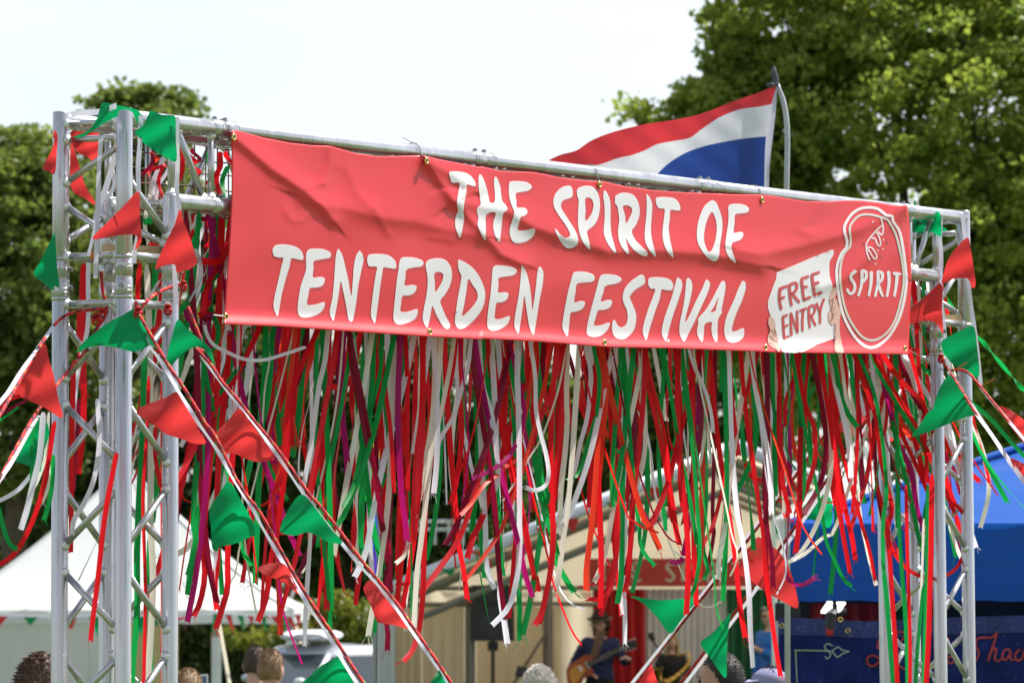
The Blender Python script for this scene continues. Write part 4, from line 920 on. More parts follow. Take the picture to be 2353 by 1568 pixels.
person('person in a cobalt shirt and dark glasses singing at the right edge of the stage', (p.x, YV, zf), math.radians(-55), hair=dict(mat=H_SHORT, thick=.006, line=.6, rough=.002, locks=500, len=.01), top=T_BLUE, bottom=T_DENIM, glasses='dark', height=(p.z - zf) * 1.75 / 1.785,
       pose={'ell': (.22, -.05, 1.16), 'wrl': (.12, -.27, 1.25), 'hal': (.09, -.31, 1.28)})
# ------------------------------------------------------------------ truss gate
gate = thing('truss_gate', 'tall aluminium box truss gate carrying the red festival banner', 'gate', G(2.2, .12, 0))
RC, RB = .0255, .0105
LEAN = math.tan(math.radians(.55))
def leanx(s, z): return 0.0
SR = 4.77
def GG(s, b, z):
    p = G(s, b, z)
    if s > 4.7: k = (ZT - z) * LEAN; p += Vector((1, 0, 0)) * k
    return p
def chord(nm, a, b, r=RC, n=24):
    m = MB(); d = (b - a).normalized(); m.tube([a, a + d * .004, b - d * .004, b], [r * .9, r, r, r * .9], n); return m.build(nm, M_ALU, gate, True)
def weld(m, p, d, r): m.tube([p - d * .006, p + d * .004, p + d * .014], [r * 1.7, r * 1.55, r * 1.02], 10)
def brace(a, b, r=RB, trim=RC * .8):
    d = (b - a).normalized(); a2, b2 = a + d * trim, b - d * trim
    m = MB(); m.tube([a2, b2], r, 12); bo_ = m.build('brace', M_ALU, gate, True)
    for q, e in ((a2 + d * .004, d), (b2 - d * .004, -d)):
        w = MB(); weld(w, q, e, r); w.build('weld', M_WELD, bo_, True)
def coupler(p, d, side):
    """sleeve with two tapered pins on a tube through p along d"""
    d = d.normalized(); m = MB(); r = RC
    m.tube([p - d * .055, p - d * .052, p - d * .004, p - d * .002, p + d * .002, p + d * .004, p + d * .052, p + d * .055], [r, r * 1.07, r * 1.07, r * .98, r * .98, r * 1.07, r * 1.07, r], 24)
    for q in (-.042, -.030, .030, .042): m.tube([p + d * (q - .001), p + d * (q + .001)], r * 1.09, 24)
    for q in (-.061, .061): m.tube([p + d * (q - .007), p + d * q, p + d * (q + .007)], [r * 1.01, r * 1.10, r * 1.01], 20)
    co = m.build('coupler', M_ALU, gate, True)
    s_ = side.normalized()
    for q in (-.028, .028):
        b = MB(); c = p + d * q; b.tube([c - s_ * .038, c + s_ * .038], [.0065, .0078], 8); b.build('pin', M_STEEL, co)
        b = MB(); c2 = c - s_ * .036; e = d.cross(s_); b.tube([c2 + e * .012, c2 - e * .004, c2 - e * .03 + d * .006, c2 - e * .046, c2 - e * .03 - d * .006, c2 - e * .006 - d * .003], .0012, 5); b.build('safety_clip', M_STEEL, co)
def zig(fa, fb, t0, t1, start=0, pitch=.2535, gap=.026):
    """zigzag between the lines fa(t) and fb(t)"""
    n = max(1, round((t1 - t0) / pitch)); h = (t1 - t0) / n
    for k in range(n):
        f, g_ = (fa, fb) if (k + start) % 2 == 0 else (fb, fa)
        brace(f(t0 + k * h + gap), g_(t0 + (k + 1) * h - gap))
SPL = ZT - .482                       # where the corner blocks stop
ends = {'L': (-.51, -.27), 'R': (5.01, 4.77)}
for side, (so, si) in ends.items():
    legs = {'A': (so, .24), 'C': (so, 0.), 'D': (si, 0.), 'B': (si, .24)}
    fn = {k: (lambda t, s=s, b=b: GG(s, b, t)) for k, (s, b) in legs.items()}
    for k, (s, b) in legs.items():
        top = ZT + (.028 if k in 'AC' else -.24 + .02)
        chord('leg', fn[k](0.02), fn[k](SPL)); chord('leg', fn[k](SPL), fn[k](top))
        coupler(fn[k](SPL), Vector((0, 0, 1)), (Vector((-.2, -1, 0)) if k in 'C' else Vector((1, -.25, 0)) if k in 'AD' else Vector((.3, -1, 0))))
        for q in (SPL - 1.02, ): pass
        m = MB(); m.box(fn[k](.01), (.09, .09, .02)); m.build('foot_plate', M_STEEL, gate)
    for a, b in (('A', 'C'), ('A', 'B'), ('C', 'D'), ('B', 'D')):
        for z in (SPL + .066, SPL - .078): brace(fn[a](z), fn[b](z))
    # shaft faces, each starting at a different leg like a spiral
    for a, b in (('C', 'A'), ('A', 'B'), ('D', 'C'), ('B', 'D')):
        zig(lambda t, a=a: fn[a](SPL - .09 - t), lambda t, b=b: fn[b](SPL - .09 - t), 0, SPL - .20)
    brace(fn['A'](ZT - .012), fn['C'](ZT - .012)); brace(fn['A'](ZT - .06), fn['C'](ZT - .06))
    brace(fn['C'](ZT - .075), fn['A'](ZT - .20)); brace(fn['A'](ZT - .25), fn['C'](ZT - .39))
    brace(fn['D'](ZT - .245), fn['B'](ZT - .245)); brace(fn['B'](ZT - .275), fn['A'](ZT - .375)); brace(fn['C'](ZT - .17), fn['D'](ZT - .36)); brace(fn['B'](ZT - .28), fn['D'](ZT - .38))
    for b in (0, .24):
        brace(GG(si, b, ZT), GG(si, b, ZT - .24))
        sj = 0 if side == 'L' else 4.5; sg_ = 1 if side == 'L' else -1
        brace(GG(si + sg_ * .02, b, ZT), GG(sj - sg_ * .09, b, ZT - .24)); brace(GG(sj - sg_ * .06, b, ZT), GG(sj - sg_ * .06, b, ZT - .24))
    brace(G(si, 0, ZT), G(si, .24, ZT)); brace(G(sj - sg_ * .06, 0, ZT), G(sj - sg_ * .06, .24, ZT)); brace(G(sj - sg_ * .06, 0, ZT - .24), G(sj - sg_ * .06, .24, ZT - .24))
seams = [-.51, 0, 1.5, 3.0, 4.5, 5.01]
for b in (0, .24):
    for i in range(5):
        chord('chord', G(seams[i], b, ZT), G(seams[i + 1], b, ZT))
        lo = [-.27, 0, 1.5, 3.0, 4.5, 4.77]; chord('chord', G(lo[i], b, ZT - .24), G(lo[i + 1], b, ZT - .24))
    for s in seams[1:-1]:
        coupler(G(s, b, ZT), U, Vector((0, 0, 1)) + NB * .3); coupler(G(s, b, ZT - .24), U, Vector((0, 0, 1)) - NB * .5)
for i in range(3):
    s0, s1 = 1.5 * i + .07, 1.5 * (i + 1) - .07
    for f1, f2, st_ in ((lambda t: G(t, 0, ZT), lambda t: G(t, 0, ZT - .24), 0), (lambda t: G(t, .24, ZT), lambda t: G(t, .24, ZT - .24), 1), (lambda t: G(t, 0, ZT), lambda t: G(t, .24, ZT), 0), (lambda t: G(t, 0, ZT - .24), lambda t: G(t, .24, ZT - .24), 1)):
        brace(f1(s0), f2(s0)); brace(f1(s1), f2(s1)); zig(f1, f2, s0 + .02, s1 - .02, st_, .22, .02)
# orange bands of tape on three braces
M_OR = mat('orange_tape', (.62, .17, .02), .6)
for a, b, f_ in ((GG(-.51, .24, SPL + .066), GG(-.51, 0, SPL + .066), .52), (GG(-.27, .24, SPL + .066), GG(-.27, 0, SPL + .066), .5), (G(-.06, .24, ZT), G(-.25, .24, ZT - .24), .62)):
    d = (b - a).normalized(); c = a.lerp(b, f_); m = MB(); m.tube([c - d * .008, c + d * .008], RB * 1.06, 12); m.build('tape_band', M_OR, gate, True)

# ------------------------------------------------------------------ net on the beam's back and wooden battens
net = thing('cargo_net', 'dark brown square mesh net strung along the beam for the ribbons', 'net', G(2.2, .2, ZT - .3))
m = MB(); BN = .215
cols = np.arange(-.22, 4.76, .062)
for s in cols: m.tube([G(s, BN, ZT - .03), G(s + .004, BN + .004, ZT - .12), G(s, BN, ZT - .25)], .0022, 4, False)
for z in (.03, .075, .12, .165, .21, .25): m.tube([G(s, BN + .003 * math.sin(s * 30), ZT - z + .004 * math.sin(s * 9 + z * 40)) for s in cols], .0022, 4, False)
tag(m.build('net_strands', mat('brown_twine', (.10, .06, .045), .8, 0, .2, 60), net), kind='stuff')
for (nm, s0, s1, b, z, lab) in (('x', -.44, -.20, .12, ZT - .395, 'pale wooden batten lying across the braces of the left tower'), ('y', 4.72, 4.98, .10, ZT - .40, 'short wooden batten wedged in the right tower head')):
    m = MB(); a, c_ = G(s0, b, z), G(s1, b - .09, z); mid = (a + c_) / 2; d = c_ - a
    m.box(mid, (d.length, .045, .035), rz=math.atan2(d.y, d.x)); tag(m.build('wooden_batten', M_WOOD), lab, 'batten')

# ------------------------------------------------------------------ banner
BP = -.034
def curve_y(pts):
    A = np.array(sorted(pts)); return lambda x: np.interp(x, A[:, 0], A[:, 1])
topY = curve_y(Z('b1', [(78, 92), (110, 88), (300, 140), (480, 175), (620, 190), (745, 195), (900, 240), (1050, 262), (1200, 262), (1370, 258), (1480, 285), (1764, 332)]) +
               Z('b2', [(300, 152), (450, 180), (700, 190), (900, 230), (1080, 250), (1210, 258), (1350, 290), (1550, 320), (1800, 338), (2000, 345), (2150, 352), (2353, 354)]) +
               Z('R', [(100, 180), (300, 215), (400, 230), (600, 232), (770, 222), (900, 225), (1050, 240), (1160, 262), (1240, 268), (1310, 262)]))
botY = curve_y(Z('b1', [(32, 1387), (400, 1402), (900, 1437), (1400, 1470), (1764, 1485)]) + Z('b2', [(300, 1412), (700, 1425), (1240, 1468), (1700, 1477), (2353, 1500)]) + Z('C', [(100, 142), (600, 150), (1330, 160)]))
le = np.array(Z('b1', [(80, 100), (84, 300), (82, 560), (72, 800), (60, 1050), (42, 1250), (32, 1387)])); re_ = np.array(Z('R', [(1312, 270), (1330, 500), (1342, 800), (1345, 1000), (1338, 1200), (1328, 1450), (1320, 1597)]))
xl, xr, yb_ = le[:, 0].min(), re_[:, 0].max(), 0
ridges = [(Z('b1', [(95, 130), (250, 260), (350, 345), (470, 425), (600, 515), (700, 610), (760, 690)]), .022, 17, 10),
          (Z('b1', [(560, 540), (700, 590), (850, 610), (1000, 650), (1150, 680), (1330, 700), (1550, 760), (1764, 800)]), .016, 26, 14),
          (Z('b1', [(1390, 300), (1470, 420), (1560, 545), (1640, 640), (1764, 770)]) + Z('b2', [(460, 790), (620, 860)]), .018, 14, 9),
          (Z('b1', [(1400, 290), (1550, 380), (1700, 490)]) + Z('b2', [(130, 400), (300, 440), (520, 480), (700, 590), (880, 650), (1100, 720), (1250, 770), (1600, 760), (2000, 790), (2353, 870)]), .026, 24, 14),
          (Z('R', [(-200, 660), (0, 700), (300, 640), (600, 560), (900, 470), (1100, 370), (1200, 320), (1300, 272)]), .022, 20, 14),
          (Z('R', [(540, 1000), (700, 950), (850, 840), (980, 690), (1100, 520), (1200, 400), (1295, 280)]), .015, 12, 10),
          (Z('b2', [(1180, 270), (1130, 500), (1180, 720)]), .006, 14, 14), (Z('b1', [(740, 200), (740, 330), (700, 440)]), .008, 10, 8),
          (Z('b1', [(700, 440), (590, 470)]), .005, 8, 6), (Z('b1', [(860, 360), (930, 520), (1010, 600)]), .006, 12, 9), (Z('b1', [(1300, 330), (1200, 500), (1150, 690)]), .006, 16, 12),
          (Z('R', [(550, 240), (450, 370), (340, 480), (450, 530)]), .007, 10, 8), (Z('b2', [(2100, 400), (1900, 600), (2000, 800)]), .005, 20, 16),
          (Z('b1', [(450, 640), (500, 700), (560, 690), (620, 640)]), .005, 9, 7), (Z('b1', [(1040, 620), (1090, 700), (1130, 780)]), .005, 8, 7), (Z('b1', [(1450, 740), (1410, 800), (1550, 830)]), .004, 8, 6),
          (Z('b2', [(200, 1180), (500, 1050), (900, 1000)]), .005, 40, 30), (Z('R', [(1310, 270), (1270, 420), (1240, 700)]), .006, 14, 10)]
def disp(x, y):
    x = np.asarray(x, float); y = np.asarray(y, float); d = np.zeros_like(x)
    for P, A, wu, wd in ridges:
        A *= .40; wu *= 1.6; wd *= 1.4
        P = np.array(P); best = np.full(x.shape, 1e9); sgn = np.zeros_like(x)
        for i in range(len(P) - 1):
            a, b = P[i], P[i + 1]; ab = b - a; t = np.clip(((x - a[0]) * ab[0] + (y - a[1]) * ab[1]) / (ab @ ab), 0, 1)
            dx, dy = x - (a[0] + ab[0] * t), y - (a[1] + ab[1] * t); q = np.hypot(dx, dy); w = q < best
            best = np.where(w, q, best); sgn = np.where(w, np.sign((ab[0] * dy - ab[1] * dx) * np.sign(ab[0] + 1e-6)), sgn)
        wid = np.where(sgn > 0, wd, wu); d += A * np.exp(-(np.sqrt(best ** 2 + 4) / wid) ** 1.5)
    tb, bb = topY(x), botY(x); v = np.clip((y - tb) / (bb - tb), 0, 1)
    d += .028 * np.exp(-((bb - y) / 17.) ** 2) * 1.0 + .006 * np.sin(v * 3.1)
    d += .0016 * np.sin(x * .021 + y * .012) * np.sin(y * .024 - x * .008)
    return d
def onban(x, y, off=0.):
    d = disp([x], [y])[0]; return onplane(x, y, BP - d - off)
def onban_np(V, off):
    d = disp(V[:, 0], V[:, 1]) + off; a = (V[:, 0] - 1176) / FPX; b = (784 - V[:, 1]) / FPX
    D = np.stack([a, cp - b * sp, sp + b * cp], 1); e = np.array(EYE - O); nb = np.array(NB)
    t = ((BP - d) - e @ nb) / (D @ nb); return np.array(EYE) + D * t[:, None]
M_BAN = mat('banner_vinyl_red', (.80, .040, .048), .38, 0, .03, 2, .03, 40, trans=.22, spec=.5, coat=.05)
M_PW = mat('banner_print_white', (.84, .85, .86), .34, 0, .02, 2, spec=.5, trans=.22); M_PS = mat('banner_print_dark_red', (.56, .022, .026), .36, 0, .02, 2, spec=.5, coat=.05)
M_PT = mat('banner_print_red_text', (.50, .03, .035), .36); M_PBG = mat('banner_print_beige', (.55, .53, .46), .36); M_PN = mat('banner_print_navy', (.02, .03, .12), .4); M_PSK = mat('banner_print_skin', (.62, .36, .29), .4, 0, .15, 60); M_PSD = mat('banner_print_skin_shadow', (.28, .13, .10), .5)
ban = thing('festival_banner', 'long red vinyl banner lettered in white hanging from the truss beam', 'banner', G(2.2, BP, ZT - .3))
NX, NY = 420, 110
gu = np.linspace(0, 1, NX + 1); gv = np.linspace(0, 1, NY + 1)
PX = np.empty((NY + 1, NX + 1)); PY = np.empty_like(PX)
x_top0, x_top1, x_b0, x_b1 = le[0, 0], re_[0, 0], le[-1, 0], re_[-1, 0]
lx = np.interp(gv, np.linspace(0, 1, len(le)), le[:, 0]); rx = np.interp(gv, np.linspace(0, 1, len(re_)), re_[:, 0])
for j, v in enumerate(gv):
    x = lx[j] + (rx[j] - lx[j]) * gu; xt = x_top0 + (x_top1 - x_top0) * gu; xb = x_b0 + (x_b1 - x_b0) * gu
    PX[j] = x; PY[j] = topY(xt) * (1 - v) + botY(xb) * v
V = onban_np(np.stack([PX.ravel(), PY.ravel()], 1), 0.)
ii, jj = np.meshgrid(np.arange(NX), np.arange(NY)); k = (jj * (NX + 1) + ii).ravel()
F = np.stack([k, k + NX + 1, k + NX + 2, k + 1], 1)
vin = obj_np('vinyl_sheet', V, F, M_BAN, ban, True)
so_ = vin.modifiers.new('thick', 'SOLIDIFY'); so_.thickness = .0009; so_.offset = -1
def printed(nm, outl, m, off, holes=(), step=9., parent=ban, lab=None):
    V, F = fill(outl, holes, step); o = obj_np(nm, onban_np(V, off), F[:, ::-1], m, parent, True)
    if lab: o['label'] = lab
    return o
def sm(r, pts, n=4): return catmull(Z(r, pts), n, True)
LET = [
 ('b1', [(358,880),(380,857),(440,853),(510,868),(550,900),(563,940),(553,957),(520,952),(482,948),(470,1000),(440,1100),(415,1200),(394,1322),(382,1325),(362,1270),(370,1200),(395,1090),(415,1000),(428,943),(400,941),(366,930),(357,905)], []),
 ('b1', [(580,930),(590,895),(615,882),(680,882),(735,900),(748,925),(735,943),(690,952),(632,967),(630,1010),(627,1073),(665,1070),(700,1075),(705,1100),(688,1130),(650,1142),(607,1147),(595,1195),(587,1254),(615,1258),(660,1250),(698,1238),(706,1255),(690,1295),(650,1325),(590,1342),(545,1338),(525,1305),(528,1230),(545,1130),(562,1080),(580,1020)], []),
 ('b1', [(792,888),(803,888),(825,930),(845,1010),(865,1100),(883,1198),(893,1100),(900,1000),(915,930),(935,898),(945,900),(966,945),(950,1030),(930,1130),(915,1250),(895,1355),(880,1370),(862,1345),(850,1270),(830,1170),(812,1100),(800,1180),(785,1270),(768,1355),(758,1360),(738,1305),(755,1220),(765,1130),(772,1030),(780,930)], []),
 ('b1', [(990,950),(1003,922),(1060,916),(1130,925),(1175,960),(1185,1000),(1173,1015),(1130,1010),(1099,1008),(1090,1050),(1075,1150),(1060,1270),(1045,1370),(1036,1376),(1015,1330),(1020,1250),(1035,1130),(1048,1050),(1054,1003),(1010,1001),(994,985)], []),
 ('b1', [(1205,975),(1215,948),(1240,938),(1300,940),(1350,955),(1367,975),(1353,1000),(1300,1008),(1252,1025),(1246,1075),(1242,1127),(1290,1123),(1318,1130),(1320,1150),(1300,1182),(1265,1195),(1227,1199),(1217,1250),(1214,1301),(1260,1303),(1320,1285),(1328,1305),(1315,1345),(1270,1375),(1210,1390),(1180,1380),(1165,1350),(1168,1290),(1180,1170),(1190,1080),(1200,1020)], []),
 ('b1', [(1382,985),(1395,960),(1440,946),(1500,950),(1540,985),(1558,1040),(1550,1110),(1520,1175),(1481,1228),(1490,1270),(1515,1330),(1545,1390),(1538,1415),(1518,1418),(1490,1390),(1455,1330),(1427,1265),(1413,1330),(1397,1400),(1386,1407),(1362,1355),(1368,1290),(1380,1230),(1390,1170),(1395,1110),(1393,1060),(1385,1020)], [[(1440,1050),(1470,1037),(1498,1052),(1495,1090),(1470,1140),(1446,1170),(1443,1110)]]),
 ('b2', [(140,840),(155,830),(195,850),(250,890),(300,960),(335,1050),(335,1130),(310,1200),(260,1265),(200,1320),(160,1335),(135,1325),(117,1285),(125,1200),(140,1100),(155,1020),(165,950),(145,900)], [[(215,970),(245,1010),(278,1060),(283,1110),(255,1160),(210,1210),(170,1240),(180,1180),(198,1080)]]),
 ('b2', [(392,900),(410,873),(450,870),(520,878),(560,895),(570,915),(548,940),(500,950),(438,962),(436,1010),(434,1067),(480,1065),(505,1072),(508,1090),(490,1125),(455,1140),(421,1146),(412,1200),(410,1257),(450,1260),(513,1240),(518,1260),(500,1300),(450,1335),(395,1348),(365,1335),(353,1300),(360,1200),(375,1100),(385,1000)], []),
 ('b2', [(603,875),(612,875),(640,920),(660,1000),(675,1100),(683,1195),(700,1100),(712,1000),(722,910),(735,880),(750,890),(765,930),(755,1030),(735,1130),(715,1260),(697,1365),(686,1370),(662,1320),(645,1220),(625,1095),(612,1180),(598,1280),(585,1360),(576,1362),(552,1310),(560,1220),(580,1110),(595,1000),(600,920)], []),
 ('b2', [(972,960),(985,925),(1010,915),(1070,917),(1125,935),(1140,965),(1122,988),(1060,995),(1008,1007),(1000,1060),(990,1138),(1030,1130),(1062,1133),(1068,1155),(1045,1190),(1000,1208),(964,1217),(955,1280),(944,1378),(934,1383),(904,1330),(908,1260),(925,1160),(945,1060)], []),
 ('b2', [(1172,970),(1190,940),(1230,934),(1290,940),(1330,960),(1330,985),(1290,1005),(1218,1021),(1202,1070),(1185,1133),(1230,1122),(1262,1125),(1265,1150),(1245,1180),(1205,1195),(1164,1200),(1147,1250),(1135,1304),(1175,1308),(1243,1288),(1247,1310),(1225,1350),(1180,1385),(1125,1393),(1090,1380),(1080,1350),(1090,1280),(1115,1180),(1145,1070)], []),
 ('b2', [(1465,942),(1490,938),(1505,960),(1507,995),(1490,1015),(1440,1045),(1402,1085),(1397,1110),(1415,1150),(1440,1220),(1440,1290),(1420,1350),(1370,1400),(1330,1410),(1290,1395),(1268,1350),(1268,1290),(1280,1267),(1293,1280),(1310,1310),(1335,1322),(1365,1305),(1380,1260),(1375,1200),(1350,1140),(1345,1090),(1365,1030),(1410,980),(1440,960)], []),
 ('b2', [(1530,980),(1545,960),(1600,955),(1670,965),(1705,990),(1713,1025),(1698,1051),(1660,1050),(1627,1048),(1615,1110),(1580,1210),(1545,1320),(1520,1410),(1510,1410),(1490,1355),(1500,1290),(1530,1190),(1565,1100),(1582,1044),(1550,1040),(1533,1015)], []),
 ('b2', [(1740,965),(1755,962),(1775,985),(1778,1030),(1755,1110),(1720,1210),(1690,1310),(1665,1415),(1653,1418),(1630,1370),(1635,1310),(1660,1220),(1700,1110),(1725,1020)], []),
 ('b2', [(1812,970),(1830,965),(1848,990),(1852,1040),(1835,1130),(1812,1215),(1801,1284),(1830,1240),(1880,1130),(1925,1040),(1950,980),(1970,980),(1982,1010),(1965,1070),(1920,1170),(1870,1280),(1825,1370),(1800,1420),(1786,1423),(1760,1370),(1762,1290),(1785,1180),(1800,1080),(1805,1010)], []),
 ('b2', [(2065,990),(2085,985),(2095,1005),(2092,1060),(2075,1150),(2066,1198),(2070,1215),(2042,1262),(2037,1330),(2037,1410),(2024,1430),(2000,1385),(1992,1330),(1995,1284),(1946,1298),(1937,1360),(1930,1420),(1915,1422),(1888,1370),(1890,1325),(1897,1295),(1894,1265),(1910,1240),(1950,1195),(1990,1130),(2035,1045)], [[(2045,1105),(2032,1160),(2020,1203),(1985,1212),(2010,1175),(2030,1130)]]),
 ('b2', [(2215,990),(2230,985),(2243,1005),(2240,1050),(2215,1130),(2175,1220),(2150,1300),(2144,1351),(2180,1345),(2223,1328),(2232,1345),(2228,1390),(2200,1420),(2150,1435),(2110,1420),(2090,1380),(2087,1320),(2105,1240),(2150,1140),(2190,1040)], []),
 ('b2', [(75,195),(95,184),(150,185),(210,200),(250,235),(270,280),(258,292),(230,285),(206,281),(200,340),(185,420),(180,480),(185,520),(175,590),(160,658),(150,664),(130,620),(118,570),(125,510),(140,470),(132,420),(140,350),(151,271),(110,268),(92,262),(82,230)], []),
 ('b2', [(295,210),(305,205),(325,235),(345,290),(360,350),(373,407),(405,409),(410,350),(403,280),(405,235),(415,222),(430,240),(450,300),(455,350),(465,400),(490,430),(502,462),(480,480),(468,500),(460,570),(448,680),(438,697),(415,660),(398,600),(400,550),(414,484),(347,500),(343,580),(342,675),(330,680),(300,620),(283,570),(290,520),(278,480),(282,450),(305,425),(300,370),(292,300),(290,240)], []),
 ('b2', [(513,280),(525,258),(570,254),(640,262),(675,285),(678,305),(650,325),(600,335),(563,346),(567,400),(572,446),(620,448),(645,465),(645,490),(625,508),(600,516),(587,560),(577,611),(620,615),(693,602),(704,615),(690,655),(640,695),(570,708),(540,695),(518,640),(522,590),(540,530),(550,480),(525,410),(512,350)], []),
 ('b2', [(920,292),(955,288),(975,310),(978,360),(960,378),(910,395),(893,425),(900,460),(950,540),(1000,620),(1018,680),(1010,720),(970,743),(930,740),(895,705),(865,650),(850,610),(860,608),(890,645),(925,668),(953,660),(958,635),(930,580),(880,510),(845,450),(837,400),(850,350),(885,310)], []),
 ('b2', [(1010,320),(1030,300),(1080,288),(1130,300),(1165,350),(1178,420),(1170,500),(1140,570),(1086,618),(1090,660),(1108,742),(1098,752),(1060,710),(1030,640),(1018,570),(1018,480),(1022,400),(1012,365)], [[(1070,385),(1098,375),(1122,395),(1130,440),(1112,500),(1072,543),(1072,460)]]),
 ('b2', [(1205,330),(1215,323),(1235,350),(1252,400),(1255,480),(1255,560),(1262,640),(1280,710),(1295,768),(1284,775),(1250,735),(1215,670),(1205,610),(1212,520),(1210,430),(1202,370)], []),
 ('b2', [(1287,390),(1295,360),(1340,340),(1400,345),(1440,375),(1465,440),(1465,510),(1440,575),(1411,620),(1435,680),(1480,730),(1520,770),(1525,795),(1508,803),(1470,790),(1410,740),(1367,672),(1374,710),(1390,778),(1380,786),(1340,740),(1315,680),(1310,610),(1318,540),(1312,480),(1305,440),(1290,420)], [[(1345,440),(1380,432),(1408,450),(1412,480),(1390,530),(1368,563),(1360,500)]]),
 ('b2', [(1517,358),(1525,353),(1545,380),(1560,430),(1555,520),(1550,610),(1560,690),(1587,798),(1577,802),(1540,760),(1510,700),(1505,630),(1515,520),(1520,430)], []),
 ('b2', [(1585,395),(1595,375),(1650,370),(1720,380),(1755,415),(1766,455),(1753,470),(1720,467),(1693,466),(1688,530),(1680,600),(1690,680),(1705,750),(1715,806),(1704,808),(1665,760),(1640,690),(1635,620),(1645,530),(1650,459),(1615,455),(1595,435)], []),
 ('b2', [(1985,400),(2010,398),(2035,425),(2070,530),(2070,620),(2055,720),(2048,800),(2030,835),(2000,837),(1960,810),(1910,740),(1888,680),(1888,600),(1905,520),(1940,440)], [[(1995,480),(2015,510),(2030,570),(2028,650),(2005,740),(1975,772),(1950,730),(1938,670),(1945,600),(1965,530)]]),
 ('b2', [(2115,450),(2130,425),(2180,420),(2240,430),(2267,455),(2258,480),(2220,490),(2167,499),(2162,560),(2156,629),(2200,625),(2222,630),(2225,655),(2200,685),(2146,706),(2142,755),(2160,810),(2172,846),(2160,848),(2115,800),(2095,740),(2100,660),(2115,560),(2118,490)], []),
]
for n_, (r, o_, hs) in enumerate(LET):
    po = sm(r, o_); ph = [sm(r, h) for h in hs]
    printed('letter_shadow', [(x + 5.5, y + 5) for x, y in po], M_PS, .0007, [[(x + 5.5, y + 5) for x, y in h] for h in ph], 6)
    printed('letter', po, M_PW, .0015, ph, 4.2)
hb_ = [(145,865),(300,800),(450,735),(645,657),(655,670),(650,710),(615,765),(613,830),(615,900),(640,970),(648,1130),(660,1300),(672,1450),(500,1510),(380,1575),(300,1584),(200,1578),(155,1500),(150,1440),(130,1370),(90,1260),(65,1180),(65,1120),(100,1020),(135,930)]
def poly(r, pts): return [tuple(q) for q in resample(Z(r, pts + pts[:1]), 120)][:-1]
printed('free_entry_placard', poly('R', hb_), M_PW, .0014, (), 5)
TX = [[(175,1015),(168,1100),(185,1192)],[(168,1012),(240,985)],[(166,1103),(212,1084)],
 [(257,985),(264,1075),(278,1160)],[(257,978),(310,958),(325,985),(312,1030),(265,1060)],[(285,1055),(315,1095),(348,1130)],
 [(366,930),(375,1010),(387,1110)],[(364,925),(428,900)],[(372,1005),(414,990)],[(385,1110),(448,1084)],
 [(458,892),(470,975),(483,1072)],[(456,888),(524,862)],[(468,970),(520,952)],[(482,1070),(546,1042)],
 [(200,1262),(205,1350),(212,1455)],[(198,1260),(240,1244)],[(205,1348),(244,1334)],[(211,1452),(252,1434)],
 [(276,1425),(272,1320),(270,1228)],[(270,1228),(300,1310),(330,1400)],[(330,1398),(330,1300),(325,1207)],
 [(350,1208),(412,1184)],[(383,1198),(374,1300),(376,1385)],
 [(432,1178),(432,1270),(442,1358)],[(432,1174),(472,1158),(486,1190),(474,1232),(438,1254)],[(452,1252),(470,1295),(492,1336)],
 [(500,1140),(515,1180),(530,1222)],[(566,1102),(545,1160),(530,1222)],[(530,1218),(532,1270),(532,1318)]]
for i, t_ in enumerate(TX): printed('letter_stroke', stroke(Z('R', t_), 7.2 if i < 14 else 6.0, 5, .85), M_PT, .0028, (), 3.5)
SPL_ = [[(850,852),(812,885),(808,920),(838,970),(838,1020),(812,1055),(788,1045),(772,1015)],[(905,850),(905,920),(895,1000),(872,1072)],[(905,850),(940,862),(940,915),(897,965)],
 [(988,860),(985,960),(966,1072)],[(1048,858),(1048,960),(1022,1078)],[(1045,860),(1085,872),(1082,930),(1046,965)],[(1046,965),(1068,1020),(1090,1075)],[(1142,858),(1146,960),(1128,1078)],[(1188,872),(1248,880)],[(1220,876),(1212,970),(1194,1076)]]
for t_ in SPL_: printed('letter_stroke', stroke(Z('R', t_), 8., 6, .7), M_PW, .0016, (), 4)
def ring(pts, w, m, off, nm='ring'):
    P = np.array(sm('R', pts, 6)); t = np.roll(P, -1, 0) - np.roll(P, 1, 0); t /= np.linalg.norm(t, axis=1)[:, None]; nn = np.stack([-t[:, 1], t[:, 0]], 1) * w / 2
    o1, o2 = P + nn, P - nn; n = len(P); V = onban_np(np.concatenate([o1, o2]), off); i = np.arange(n); j = (i + 1) % n
    a = P[:, 0]; F = np.stack([i, j, j + n, i + n], 1); obj_np(nm, V, F[:, ::-1], m, ban, True)
ring([(965,285),(1050,300),(1120,352),(1172,362),(1185,410),(1240,500),(1270,640),(1298,850),(1303,950),(1280,1120),(1230,1290),(1150,1430),(1060,1510),(980,1535),(900,1500),(820,1410),(740,1250),(700,1080),(680,900),(685,800),(720,700),(765,640),(770,580),(748,490),(758,430),(810,350),(880,300)], 6.2, M_PW, .0018)
ring([(970,348),(1050,365),(1130,392),(1158,430),(1205,520),(1238,640),(1268,800),(1278,950),(1250,1120),(1200,1290),(1130,1400),(1050,1458),(980,1470),(910,1440),(840,1360),(770,1230),(730,1080),(710,920),(715,800),(742,700),(796,635),(803,570),(795,480),(810,430),(860,372),(910,350)], 5., M_PBG, .0018)
for t_ in ([(975,755),(950,690),(945,610),(985,545),(1035,490),(1085,445)],[(1090,440),(1082,405),(1075,385)],[(952,650),(985,640),(1020,680),(1038,720),(1025,745),(1005,730),(980,690),(960,660)],[(992,560),(1020,562),(1040,610),(1065,630),(1070,590),(1050,530),(1030,505)],[(1050,500),(1080,530),(1092,500),(1095,445)]):
    printed('streamer_swirl', stroke(Z('R', t_), 3.4, 6, .9), M_PW, .0018, (), 0)
